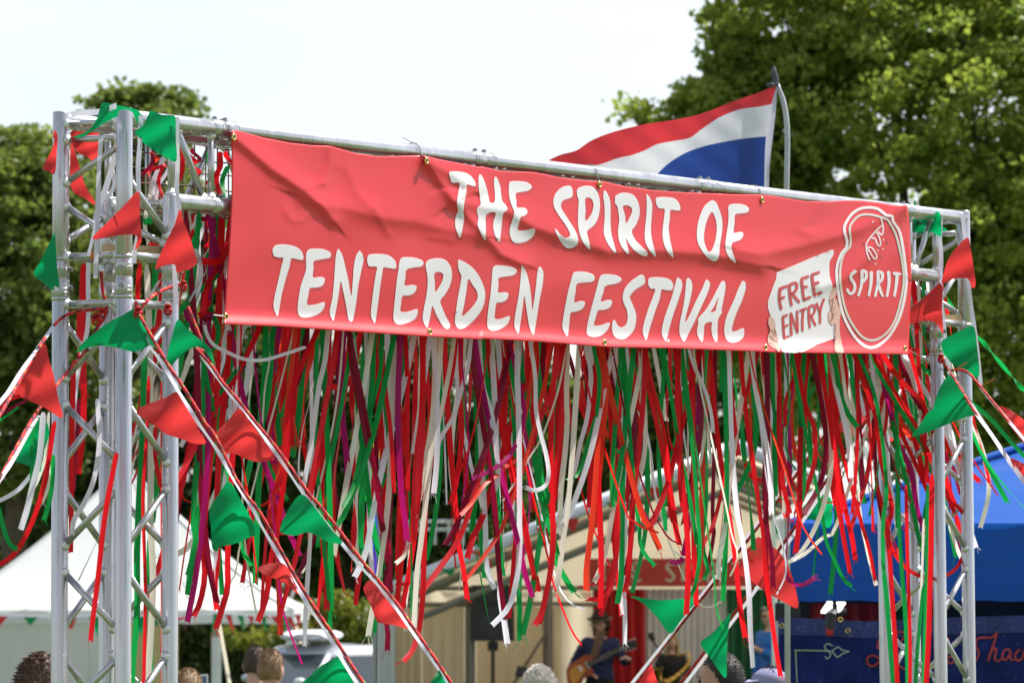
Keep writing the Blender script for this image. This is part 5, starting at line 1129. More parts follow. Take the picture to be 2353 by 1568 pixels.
for x, y, m_ in ((990,750,M_PN),(1070,722,M_PN),(1130,600,M_PN),(1022,470,M_PN),(922,610,M_PN),(1098,572,M_PW),(1092,657,M_PW),(1025,790,M_PW),(1048,668,M_PW),(1003,412,M_PW)):
    printed('confetti', Z('R', [(x, y - 11), (x + 7, y), (x, y + 11), (x - 7, y)]), m_, .0014, (), 0)
printed('printed_hand', sm('R', [(75,1265),(100,1262),(125,1300),(135,1350),(120,1368),(128,1400),(155,1450),(160,1480),(150,1490),(178,1520),(175,1540),(165,1572),(120,1540),(70,1500),(64,1440),(85,1380),(68,1320)]), M_PSK, .0028, (), 8)
printed('printed_hand', sm('R', [(650,1000),(672,1005),(678,1050),(660,1100),(680,1105),(690,1150),(715,1220),(705,1300),(708,1400),(725,1500),(742,1575),(700,1580),(668,1570),(655,1500),(668,1400),(665,1330),(640,1335),(620,1320),(605,1280),(605,1220),(625,1180),(612,1110),(625,1060)]), M_PSK, .0028, (), 8)
for t_ in ([(95,1375),(115,1400),(140,1440)],[(85,1430),(115,1465),(150,1490)],[(80,1490),(120,1520),(150,1555)],[(625,1180),(640,1220),(650,1280)],[(650,1110),(640,1170),(665,1200)],[(620,1120),(650,1100)],[(660,1340),(665,1440),(662,1560)],[(630,1300),(650,1240),(670,1230)]):
    printed('finger_crease', stroke(Z('R', t_), 2.2, 5, .5), M_PSD, .0040, (), 0)
# eyelets and cable ties
def eyelet(r, a, b):
    (x, y), = Z(r, [(a, b)]); q = onban(x, y, .003); m = MB(); n = 16
    m.tube([q + (U * math.cos(i * 2 * math.pi / n) + Vector((0, 0, 1)) * math.sin(i * 2 * math.pi / n)) * .0088 for i in range(n + 1)], .0036, 6, False); m.build('eyelet', M_BRASS, ban, True)
    m = MB(); q2 = q - NB * -.0; m.tube([q - NB * .0005, q - NB * .0012], .006, 12); m.build('eyelet_hole', M_DARK, ban); return x, y, q
tops = [eyelet('b1', 97, 134), eyelet('b1', 1388, 294), eyelet('b2', 1175, 280), eyelet('fl', 1895, 1137)]
for e in (('b1', 45, 1338), ('b1', 1410, 1440), ('b2', 1212, 1435), ('R', 45, 1535), ('R', 1290, 1545)): eyelet(*e)
for x, y, q in tops:
    c0 = O + U * ((q - O).dot(U)) + Vector((0, 0, ZT)); m = MB(); n = 14
    pts = [q - NB * .004] + [c0 + (-NB * math.cos(a_) + Vector((0, 0, 1)) * math.sin(a_)) * (RC + .004) for a_ in np.linspace(-.2, math.pi * .95, n)]
    m.tube(pts, .0019, 6)
    if 900 < x < 1000: m.tube([c0 + Vector((0, 0, RC + .003)), c0 + Vector((-.035, -.01, RC + .022))], .0012, 5)
    m.build("cable_tie", M_STEEL, ban)
(x, y), = Z('2', [(1905, 592)]); (x2, y2), = Z('2', [(2020, 606)]); (x3, y3), = Z('2', [(1690, 470)]); (x4, y4), = Z('2', [(1850, 180)])
m = MB(); m.tube([onplane(x, y, -.03), onplane(x2, y2, -.042)], .003, 6); m.build('cable_tie', M_STEEL, ban)
m = MB(); m.tube([onplane(x3, y3, -.03), onplane(x4, y4, -.05)], [.0035, .0015], 6); m.build('cable_tie', M_STEEL, ban)
for r, a, b, a2, b2 in (('C', 1295, 110, 1640, 300), ('R', 1350, 830, 1760, 928)):
    (x, y), (x2, y2) = Z(r, [(a, b), (a2, b2)]); m = MB(); m.tube([onplane(x, y, -.05), onplane((x + x2) / 2, (y + y2) / 2 - 2, -.05), onplane(x2, y2, -.03)], .0016, 5); m.build('cable_tie', M_STEEL, ban)
for a, b, a2, b2 in ((1690, 320, 1840, 235), (1960, 445, 2095, 375), (900, 265, 1010, 325)):
    (x, y), (x2, y2) = Z('C', [(a, b), (a2, b2)]); m = MB(); Y_ = 20.0 if a > 1000 else 20.5
    m.tube([at(x, y, Y_), at(x2, y2, Y_)], [.0022, .0026], 6); tag(m.build('cable_tie', M_OR), {1690: 'orange cable tie tail on the inner rope knot of the right tower', 1960: 'orange cable tie tail on the rope outside the right tower', 900: 'orange cable tie tail behind the ribbons left of the right tower'}[a], 'cable tie')
# ------------------------------------------------------------------ ribbons
def ribmat(nm, col, tr, rough=.42): return mat(nm, col, rough, 0, .06, 3, .12, 160, trans=min(tr + .12, .5), spec=.3, stretch=(6, 6, 1))
RM = {'r': ribmat('ribbon_red', (.78, .010, .018), .38), 'o': ribmat('ribbon_lit_red', (.84, .05, .022), .45), 'm': ribmat('ribbon_maroon', (.24, .003, .03), .28),  # 'o' is the same red with light shining through painted into its colour
      'k': ribmat('ribbon_plum', (.44, .006, .15), .34), 'g': ribmat('ribbon_green', (.006, .34, .065), .38), 'w': ribmat('ribbon_white', (.84, .82, .92), .38), 'c': ribmat('ribbon_cream', (.82, .78, .68), .38)}
RNAME = {'r': 'red', 'o': 'lit-red', 'm': 'maroon', 'k': 'plum', 'g': 'green', 'w': 'white', 'c': 'cream'}
RIB = []
def lower_y(x): # picture height of the lower chord at x
    p = onplane(x, 500, .1); return px_of((p.x, p.y, ZT - .25))[1]
def ribbon(col, w, pts, b=.1, Y=None, tw=None, rs=random, tag_=None, end=True):
    """w = true width in metres; pts = traced run, top first"""
    n = max(22, int(len(pts) * 6)); P2 = resample(catmull(pts, 6), n)
    W3 = [onplane(x, y, b) if Y is None else at(x, y, Y) for x, y in P2]
    ph, am, fr = rs.uniform(0, 6.28), rs.uniform(.1, .55), rs.uniform(.6, 1.8); off = rs.uniform(0, 6.28)
    if tw is not None: am, ph, fr = tw
    V = []
    side = Vector((1, 0, 0)); dep = rs.uniform(-.012, .012)
    for i, p in enumerate(W3):
        t = (W3[min(i + 1, n - 1)] - W3[max(i - 1, 0)]).normalized(); f_ = i / (n - 1)
        p = p + NB * (.012 * math.sin(f_ * 5 * fr + off) * (.4 + f_) + dep) if Y is None else p + Vector((0, .010 * math.sin(f_ * 6 * fr + off), 0))
        s_ = t.cross(Vector((0, 1, 0))); s_ = s_.normalized() if s_.length > .05 else side; side = s_
        th = am * math.sin(ph + f_ * 6.28 * fr) + (.25 if am < .2 else 0)
        d_ = (Matrix.Rotation(th, 3, t) @ s_); ww = w / 2 * (1 if f_ > .02 else .5)
        cup = t.cross(d_) * w * .08
        V += [p - d_ * ww, p + cup, p + d_ * ww]
    F = []
    for i in range(n - 1):
        k = i * 3; F += [(k, k + 1, k + 4, k + 3), (k + 1, k + 2, k + 5, k + 4)]
    if end:  # cut and slightly frayed end
        k = (n - 1) * 3; t = (W3[-1] - W3[-2]).normalized(); q = len(V)
        V += [V[k] + t * w * rs.uniform(.1, .6), V[k + 1] + t * w * rs.uniform(-.1, .3), V[k + 2] + t * w * rs.uniform(.1, .7)]
        F += [(k, k + 1, q + 1, q), (k + 1, k + 2, q + 2, q + 1)]
        for _ in range(rs.choice((0, 2, 4))):   # loose threads
            a_ = V[k].lerp(V[k + 2], rs.random()) + t * w * .25; ln = rs.uniform(.6, 2.2) * w; dv = (t + Vector((rs.gauss(0, .6), rs.gauss(0, .3), rs.gauss(0, .4)))).normalized(); q = len(V)
            sd_ = side * .0006; V += [a_ - sd_, a_ + sd_, a_ + dv * ln * .6 + sd_, a_ + dv * ln + Vector((0, 0, -.2 * ln))]; F.append((q, q + 1, q + 2, q + 3))
    me = bpy.data.meshes.new('ribbon'); l0 = W3[0]; me.from_pydata([tuple(Vector(v) - l0) for v in V], [], F); me.materials.append(RM[col])
    me.polygons.foreach_set('use_smooth', [True] * len(F)); o = bpy.data.objects.new('ribbon', me); COL.objects.link(o); o.location = l0
    o['category'] = 'ribbon'; o['group'] = 'festival ribbons in red, green, white and maroon'
    mid = P2[len(P2) // 2]; RIB.append([o, col, w, pts, P2, tag_])
    return o
def rib_up(col, w, reg, pts, b=.1, **kw):
    P = Z(reg, pts) if reg != 'P' else [tuple(p) for p in pts]
    x, y = P[0]; yt = lower_y(x)
    if y > yt + 40:
        x1, y1 = P[min(2, len(P) - 1)]; sl = max(-.35, min(.35, (x1 - x) / max(y1 - y, 20)))
        xt = x - sl * (y - yt) * .7; xt = min(max(xt, 400), 2185); yt = lower_y(xt)
        P = [(xt, yt), ((xt + x) / 2 + (xt - x) * .08, (yt + y) / 2)] + P
    ribbon(col, w, P, b, **kw)
N_, T_, F_ = .0145, .0065, .0195
HERO = [
 ('r',F_,'A',[(740,90),(640,340),(540,560),(400,800),(290,1000),(150,1280),(40,1460)],.02),('r',F_,'A',[(1260,130),(1170,330),(1080,530),(1000,720),(960,900),(930,1150),(900,1400),(850,1568)],.02),
 ('w',.017,'A',[(1320,130),(1290,400),(1240,620),(1210,900),(1190,1100),(1150,1420),(1130,1560)],.03),('k',.02,'A',[(1532,140),(1530,600),(1528,1000),(1528,1568)],.06),('m',N_,'A',[(1550,140),(1590,500),(1650,850),(1700,1200),(1790,1568)],.03),
 ('w',N_,'A',[(1580,140),(1610,350),(1650,560),(1700,720),(1695,850)],.05),('g',N_,'A',[(1835,180),(1830,500),(1780,800),(1720,1100),(1640,1400),(1570,1568),(1480,1700)],.02),('r',N_,'A',[(1850,420),(1868,700),(1890,1000),(1900,1568)],.04),
 ('k',F_,'A',[(1988,170),(1990,500),(1992,800),(1995,1200),(1990,1600),(2010,2000)],.02),('r',N_,'A',[(2030,170),(2050,500),(2065,800),(2080,1200),(2100,1560)],.03),('r',F_,'A',[(2210,190),(2230,500),(2230,900),(2190,1200),(2150,1568),(2110,2000)],.02),
 ('c',N_,'A',[(2330,200),(2290,500),(2265,800),(2240,1200),(2215,1568)],.03),('w',F_,'A',[(2335,200),(2330,600),(2315,1000),(2315,1568)],.01),('r',F_,'A',[(1440,140),(1410,400),(1340,700),(1290,1000),(1250,1300),(1200,1568),(1150,1900)],.04),
 ('g',N_,'A',[(690,90),(560,380),(440,560),(350,700),(200,850),(120,960)],.05),('g',F_,'A',[(850,200),(845,500),(820,800),(770,1000),(700,1250),(640,1500)],.05),('k',.021,'A',[(930,130),(910,500),(890,900),(880,1300)],.08),
 ('g',F_,'A',[(1110,130),(1030,400),(980,700),(940,900)],.08),('r',N_,'A',[(870,100),(870,500),(830,900),(800,1200)],.1),('g',F_,'A',[(1110,700),(1110,1000),(1090,1250)],.1),('m',F_,'A',[(1170,120),(1120,330),(1070,600)],.09),
 ('r',N_,'A',[(1160,560),(1160,900),(1180,1300)],.12),('w',N_,'A',[(470,120),(400,420),(330,700),(200,980),(100,1160)],.07),('g',F_,'A',[(600,100),(500,400),(420,700),(300,1050)],.09),
 ('m',N_,'A',[(340,60),(300,400),(250,800),(230,1200)],.12),('w',.017,'A',[(690,220),(620,500),(580,700),(430,860),(400,1100)],.09),('r',F_,'A',[(350,560),(430,700),(330,900),(190,1100)],.05),
 ('r',N_,'A',[(1030,1030),(1045,1090),(1060,1150)],.1),('o',N_,'A',[(1010,900),(1000,1150),(960,1420),(920,1568),(900,1700)],.02),('g',N_,'A',[(1700,160),(1740,400),(1780,600)],.06),('m',N_,'A',[(1830,620),(1840,900),(1850,1300),(1860,1560)],.07),
 ('g',F_,'A',[(1880,780),(1930,1000),(1960,1250),(1990,1500)],.06),('c',T_,'A',[(890,100),(860,400),(800,640),(740,950)],.04),
 ('w',N_,'B',[(300,80),(290,300),(240,550),(170,780),(60,950),(0,1110)],.01),('r',F_,'B',[(240,90),(230,300),(205,600),(200,900),(170,1200),(130,1500)],.05),('k',N_,'B',[(640,100),(680,350),(720,560),(740,750),(690,950),(600,1130),(450,1250),(300,1320)],.02),
 ('w',N_,'B',[(790,110),(820,400),(818,700),(850,900),(900,1100),(925,1280),(890,1390),(800,1425),(730,1400)],.01),('o',N_,'B',[(860,110),(850,400),(820,700),(780,950),(750,1130),(640,1200),(540,1280),(400,1380),(280,1530),(180,1640)],.015),
 ('g',N_,'B',[(1140,130),(1110,500),(1070,800),(1030,1100),(990,1350),(950,1540)],.02),('c',F_,'B',[(1135,560),(1155,800),(1150,1100),(1120,1400),(1100,1700),(1080,1800)],.03),('w',N_,'B',[(1340,140),(1390,350),(1390,600),(1370,800),(1320,1000),(1280,1200),(1225,1400),(1170,1620)],.02),
 ('g',N_,'B',[(1380,160),(1430,400),(1430,700),(1380,950),(1340,1150),(1280,1290),(1200,1335)],.01),('o',F_,'B',[(1450,160),(1480,500),(1470,900),(1475,1200),(1450,1568),(1445,1750)],.02),('g',.017,'B',[(1630,150),(1610,500),(1590,900),(1560,1300),(1555,1568)],.02),
 ('g',.017,'B',[(1640,160),(1660,500),(1660,800),(1620,1100),(1580,1300),(1560,1500)],.03),('m',N_,'B',[(1470,150),(1540,500),(1580,800),(1560,1100)],.05),('r',N_,'B',[(1870,160),(1920,500),(1980,800),(2030,1100),(2090,1568),(2130,1700)],.02),
 ('g',N_,'B',[(1990,160),(2040,400),(2120,750),(2180,1050),(2250,1400),(2280,1700),(2290,1900)],.02),('w',N_,'B',[(2240,170),(2290,350),(2352,560),(2400,900)],.03),('r',F_,'B',[(2340,200),(2230,650),(2160,900),(2080,1150),(2000,1400),(1920,1600),(1870,1720)],.04),
 ('w',T_,'B',[(2330,180),(2270,300),(2190,480),(2080,600),(1975,625)],.06),('k',F_,'B',[(1650,960),(1720,1150),(1780,1350),(1850,1568),(1930,1720)],.03),('m',F_,'B',[(2330,400),(2330,900),(2290,1300),(2260,1568),(2230,1720)],.05),
 ('r',F_,'B',[(1730,150),(1790,450),(1830,650),(1870,720)],.03),('w',F_,'B',[(370,90),(390,500),(430,700),(450,900),(480,1100),(510,1300),(490,1440)],.03),('g',F_,'B',[(350,450),(370,800),(430,1100),(470,1350),(490,1600)],.06),
 ('w',F_,'B',[(690,110),(680,500),(680,900),(680,1568),(690,1700)],.05),('r',F_,'B',[(130,90),(90,500),(30,800),(0,1200)],.04),('r',F_,'B',[(540,90),(560,500),(580,900),(590,1300),(600,1600)],.07),('m',F_,'B',[(590,100),(600,400),(600,700)],.09),
 ('g',N_,'B',[(460,90),(460,400),(460,700)],.09),('r',N_,'B',[(1060,120),(1060,500),(1050,900),(1040,1300),(1000,1560)],.05),('r',F_,'B',[(1100,500),(1110,900),(1100,1200),(1060,1500)],.07),('m',F_,'B',[(930,120),(930,500),(920,800),(900,1100)],.09),
 ('r',F_,'B',[(1090,140),(990,560),(890,830),(830,1050),(760,1250),(680,1450),(620,1600)],.03),('c',T_,'B',[(1105,200),(1030,560),(900,960),(820,1100),(700,1330),(590,1520)],.02),('m',F_,'B',[(1360,400),(1360,900),(1360,1300)],.1),
 ('r',F_,'B',[(1390,900),(1390,1200),(1340,1568)],.05),('r',F_,'B',[(1770,150),(1790,600),(1770,1000),(1750,1300),(1760,1600)],.1),('g',N_,'B',[(1770,650),(1750,900),(1700,1300)],.08),('m',.017,'B',[(1720,550),(1700,900),(1680,1200)],.1),
 ('r',N_,'B',[(2080,170),(2110,600),(2150,1000),(2170,1400),(2180,1568)],.06),('g',N_,'B',[(2230,170),(2170,330),(2100,430)],.08),('g',F_,'B',[(2120,800),(2060,1050),(2020,1300),(1990,1560)],.07),('w',F_,'B',[(1560,150),(1590,400),(1595,560)],.04),
 ('m',N_,'B',[(1160,200),(1190,420),(1240,430),(1290,350),(1350,330)],.09),('m',N_,'B',[(1240,130),(1290,280),(1330,380)],.08),('w',N_,'B',[(500,90),(500,300),(505,560)],.08),('w',N_,'B',[(190,400),(230,700),(290,1000),(330,1300),(380,1568)],.04),
 ('k',T_,'B',[(210,500),(240,800),(270,1000),(260,1300),(240,1560)],.03),('r',T_,'B',[(250,1000),(180,1250),(110,1540)],.03),('w',F_,'B',[(540,700),(530,1000),(540,1250)],.09),
 ('r',F_,'C',[(1020,170),(1100,330),(1230,560),(1380,800),(1500,1050),(1620,1300),(1750,1568)],.01),('r',F_,'C',[(1100,160),(1250,400),(1400,560),(1520,760),(1650,920),(1800,1100),(1980,1290)],.0),
 ('w',F_,'C',[(1320,170),(1400,330),(1500,500),(1590,680),(1660,880),(1730,1080),(1780,1250),(1850,1568),(1900,1700),(1970,1880)],.0),('c',N_,'C',[(1240,170),(1330,330),(1390,560),(1450,740),(1520,950),(1570,1150),(1640,1400),(1700,1650),(1760,1900),(1830,2090)],.03),
 ('m',F_,'C',[(1200,170),(1280,350),(1350,520),(1560,870),(1680,1080),(1760,1220),(1810,1400)],.03),('g',F_,'C',[(640,160),(700,330),(760,520),(820,680),(880,800)],.01),('r',F_,'C',[(520,160),(540,500),(580,800),(620,1000),(680,1250),(740,1568)],.03),
 ('c',F_,'C',[(555,160),(580,400),(610,700),(640,900),(620,1200),(560,1450),(470,1700),(370,1900),(290,1990)],.02),('w',F_,'C',[(660,400),(700,700),(740,950),(800,1250)],.04),('g',N_,'C',[(850,160),(920,330),(980,480),(1030,680),(1060,850),(1100,1100),(1130,1400),(1115,1568),(1110,1780),(1120,2080)],.02),
 ('g',F_,'C',[(1050,300),(1150,500),(1250,680),(1350,830),(1450,980),(1530,1150),(1560,1300),(1510,1568),(1500,1700)],.02),('r',F_,'C',[(200,160),(210,500),(205,900),(200,1300),(250,1568)],.03),('w',F_,'C',[(0,600),(30,900),(80,1250),(130,1568)],.02),
 ('m',F_,'C',[(420,160),(480,500),(530,800),(540,1100),(490,1350),(380,1568)],.04),('r',F_,'C',[(370,600),(430,800),(440,1100),(400,1350),(330,1568)],.03),('m',F_,'C',[(860,300),(890,700),(900,1000),(890,1350)],.05),('k',F_,'C',[(1230,900),(1330,1080),(1400,1250),(1440,1568),(1500,1770)],.03),
 ('r',F_,'C',[(840,200),(920,430),(1000,640),(1050,850),(1090,1100),(1180,1400),(1210,1560),(1160,1750)],.03),('r',F_,'C',[(1200,650),(1310,900),(1430,1150),(1520,1380),(1600,1568)],.03),('r',F_,'C',[(160,200),(150,500),(130,800),(130,1100),(200,1400),(250,1600)],.06),
 ('g',F_,'C',[(100,200),(130,600),(90,1000),(110,1400)],.07),('g',F_,'C',[(360,300),(360,700),(350,1100),(310,1450)],.05),('g',N_,'C',[(430,500),(460,800),(500,1100),(490,1200)],.06),('r',N_,'C',[(300,250),(240,560),(230,800)],.07),
 ('c',N_,'C',[(150,700),(150,1000),(170,1350),(160,1568)],.06),('c',F_,'C',[(760,170),(790,450),(830,750),(850,1000)],.07),('r',N_,'C',[(700,170),(740,420),(760,650)],.08),('w',N_,'C',[(880,180),(905,500),(920,700)],.08),
 ('r',N_,'C',[(1070,350),(1090,600),(1090,1000)],.08),('g',F_,'C',[(1180,500),(1190,800),(1210,1100),(1230,1500),(1240,1700)],.04),('c',F_,'C',[(1110,500),(1110,800),(1130,1100)],.08),('g',T_,'C',[(250,600),(240,900),(290,1080),(370,1190)],.04),
 ('r',F_,'C',[(690,950),(640,1200),(660,1500)],.05),('r',N_,'C',[(830,900),(820,1250),(810,1568)],.05),('r',F_,'C',[(1040,950),(980,1250),(900,1480),(820,1700)],.05),('m',T_,'C',[(1120,1000),(1200,1300),(1290,1480)],.03),
 ('r',F_,'E',[(210,-100),(205,200),(180,500),(140,800),(110,950),(70,1040)],.01),('o',F_,'E',[(570,0),(540,300),(515,550),(520,730)],.02),('c',F_,'E',[(820,0),(770,250),(710,480),(620,660)],.02),('r',F_,'E',[(640,0),(640,400),(635,900)],.03),
 ('r',F_,'E',[(970,0),(960,300),(930,600),(890,750)],.03),('w',N_,'E',[(865,200),(868,570),(870,800),(880,950)],.04),('g',F_,'E',[(800,400),(790,600),(760,850)],.04),('o',F_,'E',[(1030,0),(1110,150),(1200,360)],.02),('r',F_,'E',[(1310,0),(1350,200),(1390,330)],.03),
 ('r',F_,'E',[(1395,0),(1410,400),(1430,950)],.02),('g',N_,'E',[(1490,0),(1525,250),(1540,450),(1515,700),(1480,800)],.02),('c',F_,'E',[(1800,0),(1760,250),(1710,450),(1700,630)],.02),('g',F_,'E',[(1740,300),(1740,600),(1740,830)],.04),
 ('w',F_,'E',[(1920,0),(1965,300),(1990,700),(1988,1100),(2010,1420)],.01),('r',F_,'E',[(1850,400),(1890,850),(1950,1160)],.03),('r',F_,'E',[(2060,0),(2090,200),(2130,600),(2200,950),(2260,1250),(2310,1500)],.02),('m',F_,'E',[(2170,100),(2195,400),(2185,700)],.03),
 ('w',T_,'E',[(2220,0),(2280,250),(2310,430),(2300,600),(2210,770)],.02),('c',T_,'E',[(1770,20),(1820,250),(1880,430),(1820,610)],.01),('w',T_,'E',[(150,200),(210,470),(290,720),(400,860),(510,905)],.03),('r',T_,'E',[(150,400),(200,680),(290,950),(360,1120),(430,1220)],.03),
 ('c',F_,'E',[(350,-50),(300,300),(270,600),(240,750)],.02),('g',F_,'E',[(240,200),(290,500),(340,620),(410,745)],.04),('r',N_,'E',[(0,400),(50,600),(80,750)],.05),('w',F_,'E',[(420,-60),(390,60),(320,180)],.01),('g',N_,'E',[(1020,100),(1030,300),(1070,420),(1150,515)],.03),
 ('r',T_,'E',[(870,0),(920,100),(1020,180),(1150,225)],.01),('r',.018,'E',[(820,0),(830,400),(845,950)],.06),('m',F_,'E',[(900,0),(890,400),(870,600)],.07),('r',N_,'E',[(1680,100),(1560,350),(1460,690)],.05),('o',F_,'E',[(1560,200),(1540,450),(1525,640)],.04),
 ('m',N_,'E',[(1640,0),(1660,200),(1620,500)],.07),('g',N_,'E',[(1600,350),(1650,500),(1590,650)],.05),('g',T_,'E',[(1690,600),(1720,900),(1790,1080)],.02),('m',T_,'E',[(1110,0),(1180,170),(1240,280),(1340,330)],.03),('g',.017,'E',[(1200,-50),(1205,60),(1200,200)],.04),
 ('c',F_,'D',[(1215,-100),(1180,300),(1150,600),(1130,1060)],.01),('r',F_,'D',[(1230,0),(1210,400),(1180,800),(1130,1100),(1060,1280),(980,1370)],.03),('m',F_,'D',[(780,0),(850,300),(890,500),(920,750)],.03),('r',F_,'D',[(860,0),(880,200),(905,400)],.05),
 ('w',F_,'D',[(760,40),(700,300),(650,450),(560,610)],.02),('g',F_,'D',[(650,-50),(620,300),(625,500)],.04),('g',F_,'D',[(760,200),(820,450),(850,800)],.05),('c',F_,'D',[(750,600),(720,900),(695,1140)],.05),('m',F_,'D',[(820,900),(820,1100),(800,1270)],.05),
 ('m',F_,'D',[(1540,0),(1500,150),(1400,330)],.03),('r',F_,'D',[(1480,0),(1490,300),(1530,550),(1550,800)],.04),('r',F_,'D',[(1740,0),(1620,250),(1550,450)],.05),('o',N_,'D',[(1940,0),(1850,250),(1700,500),(1590,650)],.02),('w',F_,'D',[(1990,0),(2000,300),(1990,600),(1930,880),(1790,1050)],.015),
 ('w',F_,'D',[(1880,500),(1890,800),(1920,1000),(1940,1200)],.04),('m',F_,'D',[(1850,450),(1890,700),(1940,990)],.03),('g',F_,'D',[(1750,100),(1740,400),(1745,620)],.05),('g',F_,'D',[(1790,0),(1820,400),(1850,600)],.06),('r',F_,'D',[(2050,200),(2100,450),(2170,740)],.03),
 ('r',F_,'D',[(2310,0),(2290,400),(2220,800),(2170,1040)],.02),('g',F_,'D',[(2010,650),(2025,900),(2035,1180)],.05),('g',F_,'D',[(2120,650),(2080,900),(2030,1130)],.04),('k',F_,'D',[(1970,350),(2020,600),(2080,790)],.03),('g',F_,'D',[(290,0),(300,300),(320,900)],.05),
 ('r',F_,'D',[(270,300),(270,550),(260,900)],.06),('c',T_,'D',[(210,100),(190,450),(120,580)],.05),('g',F_,'D',[(500,-60),(470,60),(410,160)],.03),('r',F_,'D',[(1090,0),(1070,400),(1040,700),(990,1000)],.05),('r',F_,'D',[(960,0),(960,400),(950,900)],.07),
 ('c',N_,'D',[(1140,0),(1100,200),(1040,420),(960,500)],.03),('g',T_,'D',[(1010,0),(1020,500),(1020,950)],.06),('r',F_,'D',[(1560,50),(1480,300),(1330,560),(1200,760)],.03),('w',F_,'D',[(1700,100),(1690,400),(1710,600),(1760,720)],.06),
 ('k',F_,'H',[(240,0),(230,300),(200,700),(150,1010)],.04),('r',F_,'H',[(260,200),(270,600),(220,850),(160,970)],.05),('m',F_,'H',[(270,200),(290,550),(330,830)],.04),('r',F_,'H',[(430,300),(420,700),(370,900),(320,1070)],.03),('r',F_,'H',[(890,0),(800,500),(770,800),(700,1010)],.04),
 ('g',F_,'H',[(760,100),(755,400),(745,670)],.06),('k',T_,'H',[(850,300),(870,700),(930,1000),(1090,1390)],.03),('r',N_,'H',[(1080,150),(1000,500),(900,850),(850,1000)],.03),('g',N_,'H',[(210,0),(210,350),(160,650)],.06),('g',F_,'H',[(120,50),(130,300),(50,600)],.06),
 ('c',T_,'H',[(570,310),(530,550),(440,700)],.05),('g',N_,'H',[(570,300),(610,420),(680,510)],.05),('r',T_,'H',[(660,250),(700,500),(712,660)],.05),('k',F_,'H',[(940,100),(1010,280),(1070,420)],.04),('r',F_,'H',[(345,400),(300,700),(310,900)],.06),('g',N_,'H',[(1330,0),(1340,500),(1370,900),(1390,1160)],.04),
 ('c',N_,'F',[(740,130),(600,270),(430,420),(280,490)],.03),('g',N_,'F',[(550,20),(600,300),(680,480),(750,640),(820,700)],.02),('r',F_,'F',[(690,30),(720,300),(770,580)],.03),('r',F_,'F',[(770,0),(810,250),(830,460)],.04),('g',F_,'F',[(1340,0),(1380,250),(1450,440)],.03),
 ('r',N_,'F',[(870,60),(930,300),(1010,650)],.05),('c',N_,'F',[(890,0),(960,350),(1030,690)],.06),('r',T_,'F',[(1600,0),(1635,150),(1610,330)],.02),('o',T_,'F',[(280,-60),(400,220),(560,415)],.0),('m',F_,'F',[(80,200),(90,450),(95,700)],.04),('r',F_,'F',[(290,100),(270,300),(260,400)],.05),
 ('r',N_,'F',[(1140,250),(1220,430),(1330,560),(1480,630),(1620,620),(1740,530),(1810,350),(1850,190),(1760,40),(1650,-150)][::-1],.0),
]
rr = random.Random(11)
for (c_, w, rg, pts, b) in HERO: rib_up(c_, w * rr.uniform(.92, 1.08), rg, pts, b + .02, rs=rr)
ribbon('w', .011, Z('A', [(1150, 275), (960, 340), (800, 390), (640, 385), (480, 320), (340, 250), (260, 150), (235, 90)]), .02, rs=rr, tw=(.2, 0, 1), tag_='white ribbon swagged sideways across the others below the banner corner')
ribbon('g', .017, Z('C', [(1270, 170), (1400, 230), (1470, 290), (1600, 410), (1750, 500), (1880, 590), (2060, 740), (2200, 900), (2400, 1110)]), Y=20.2, rs=rr, tw=(.3, 0, 1), tag_='long green ribbon streaming out to the right past the right tower')
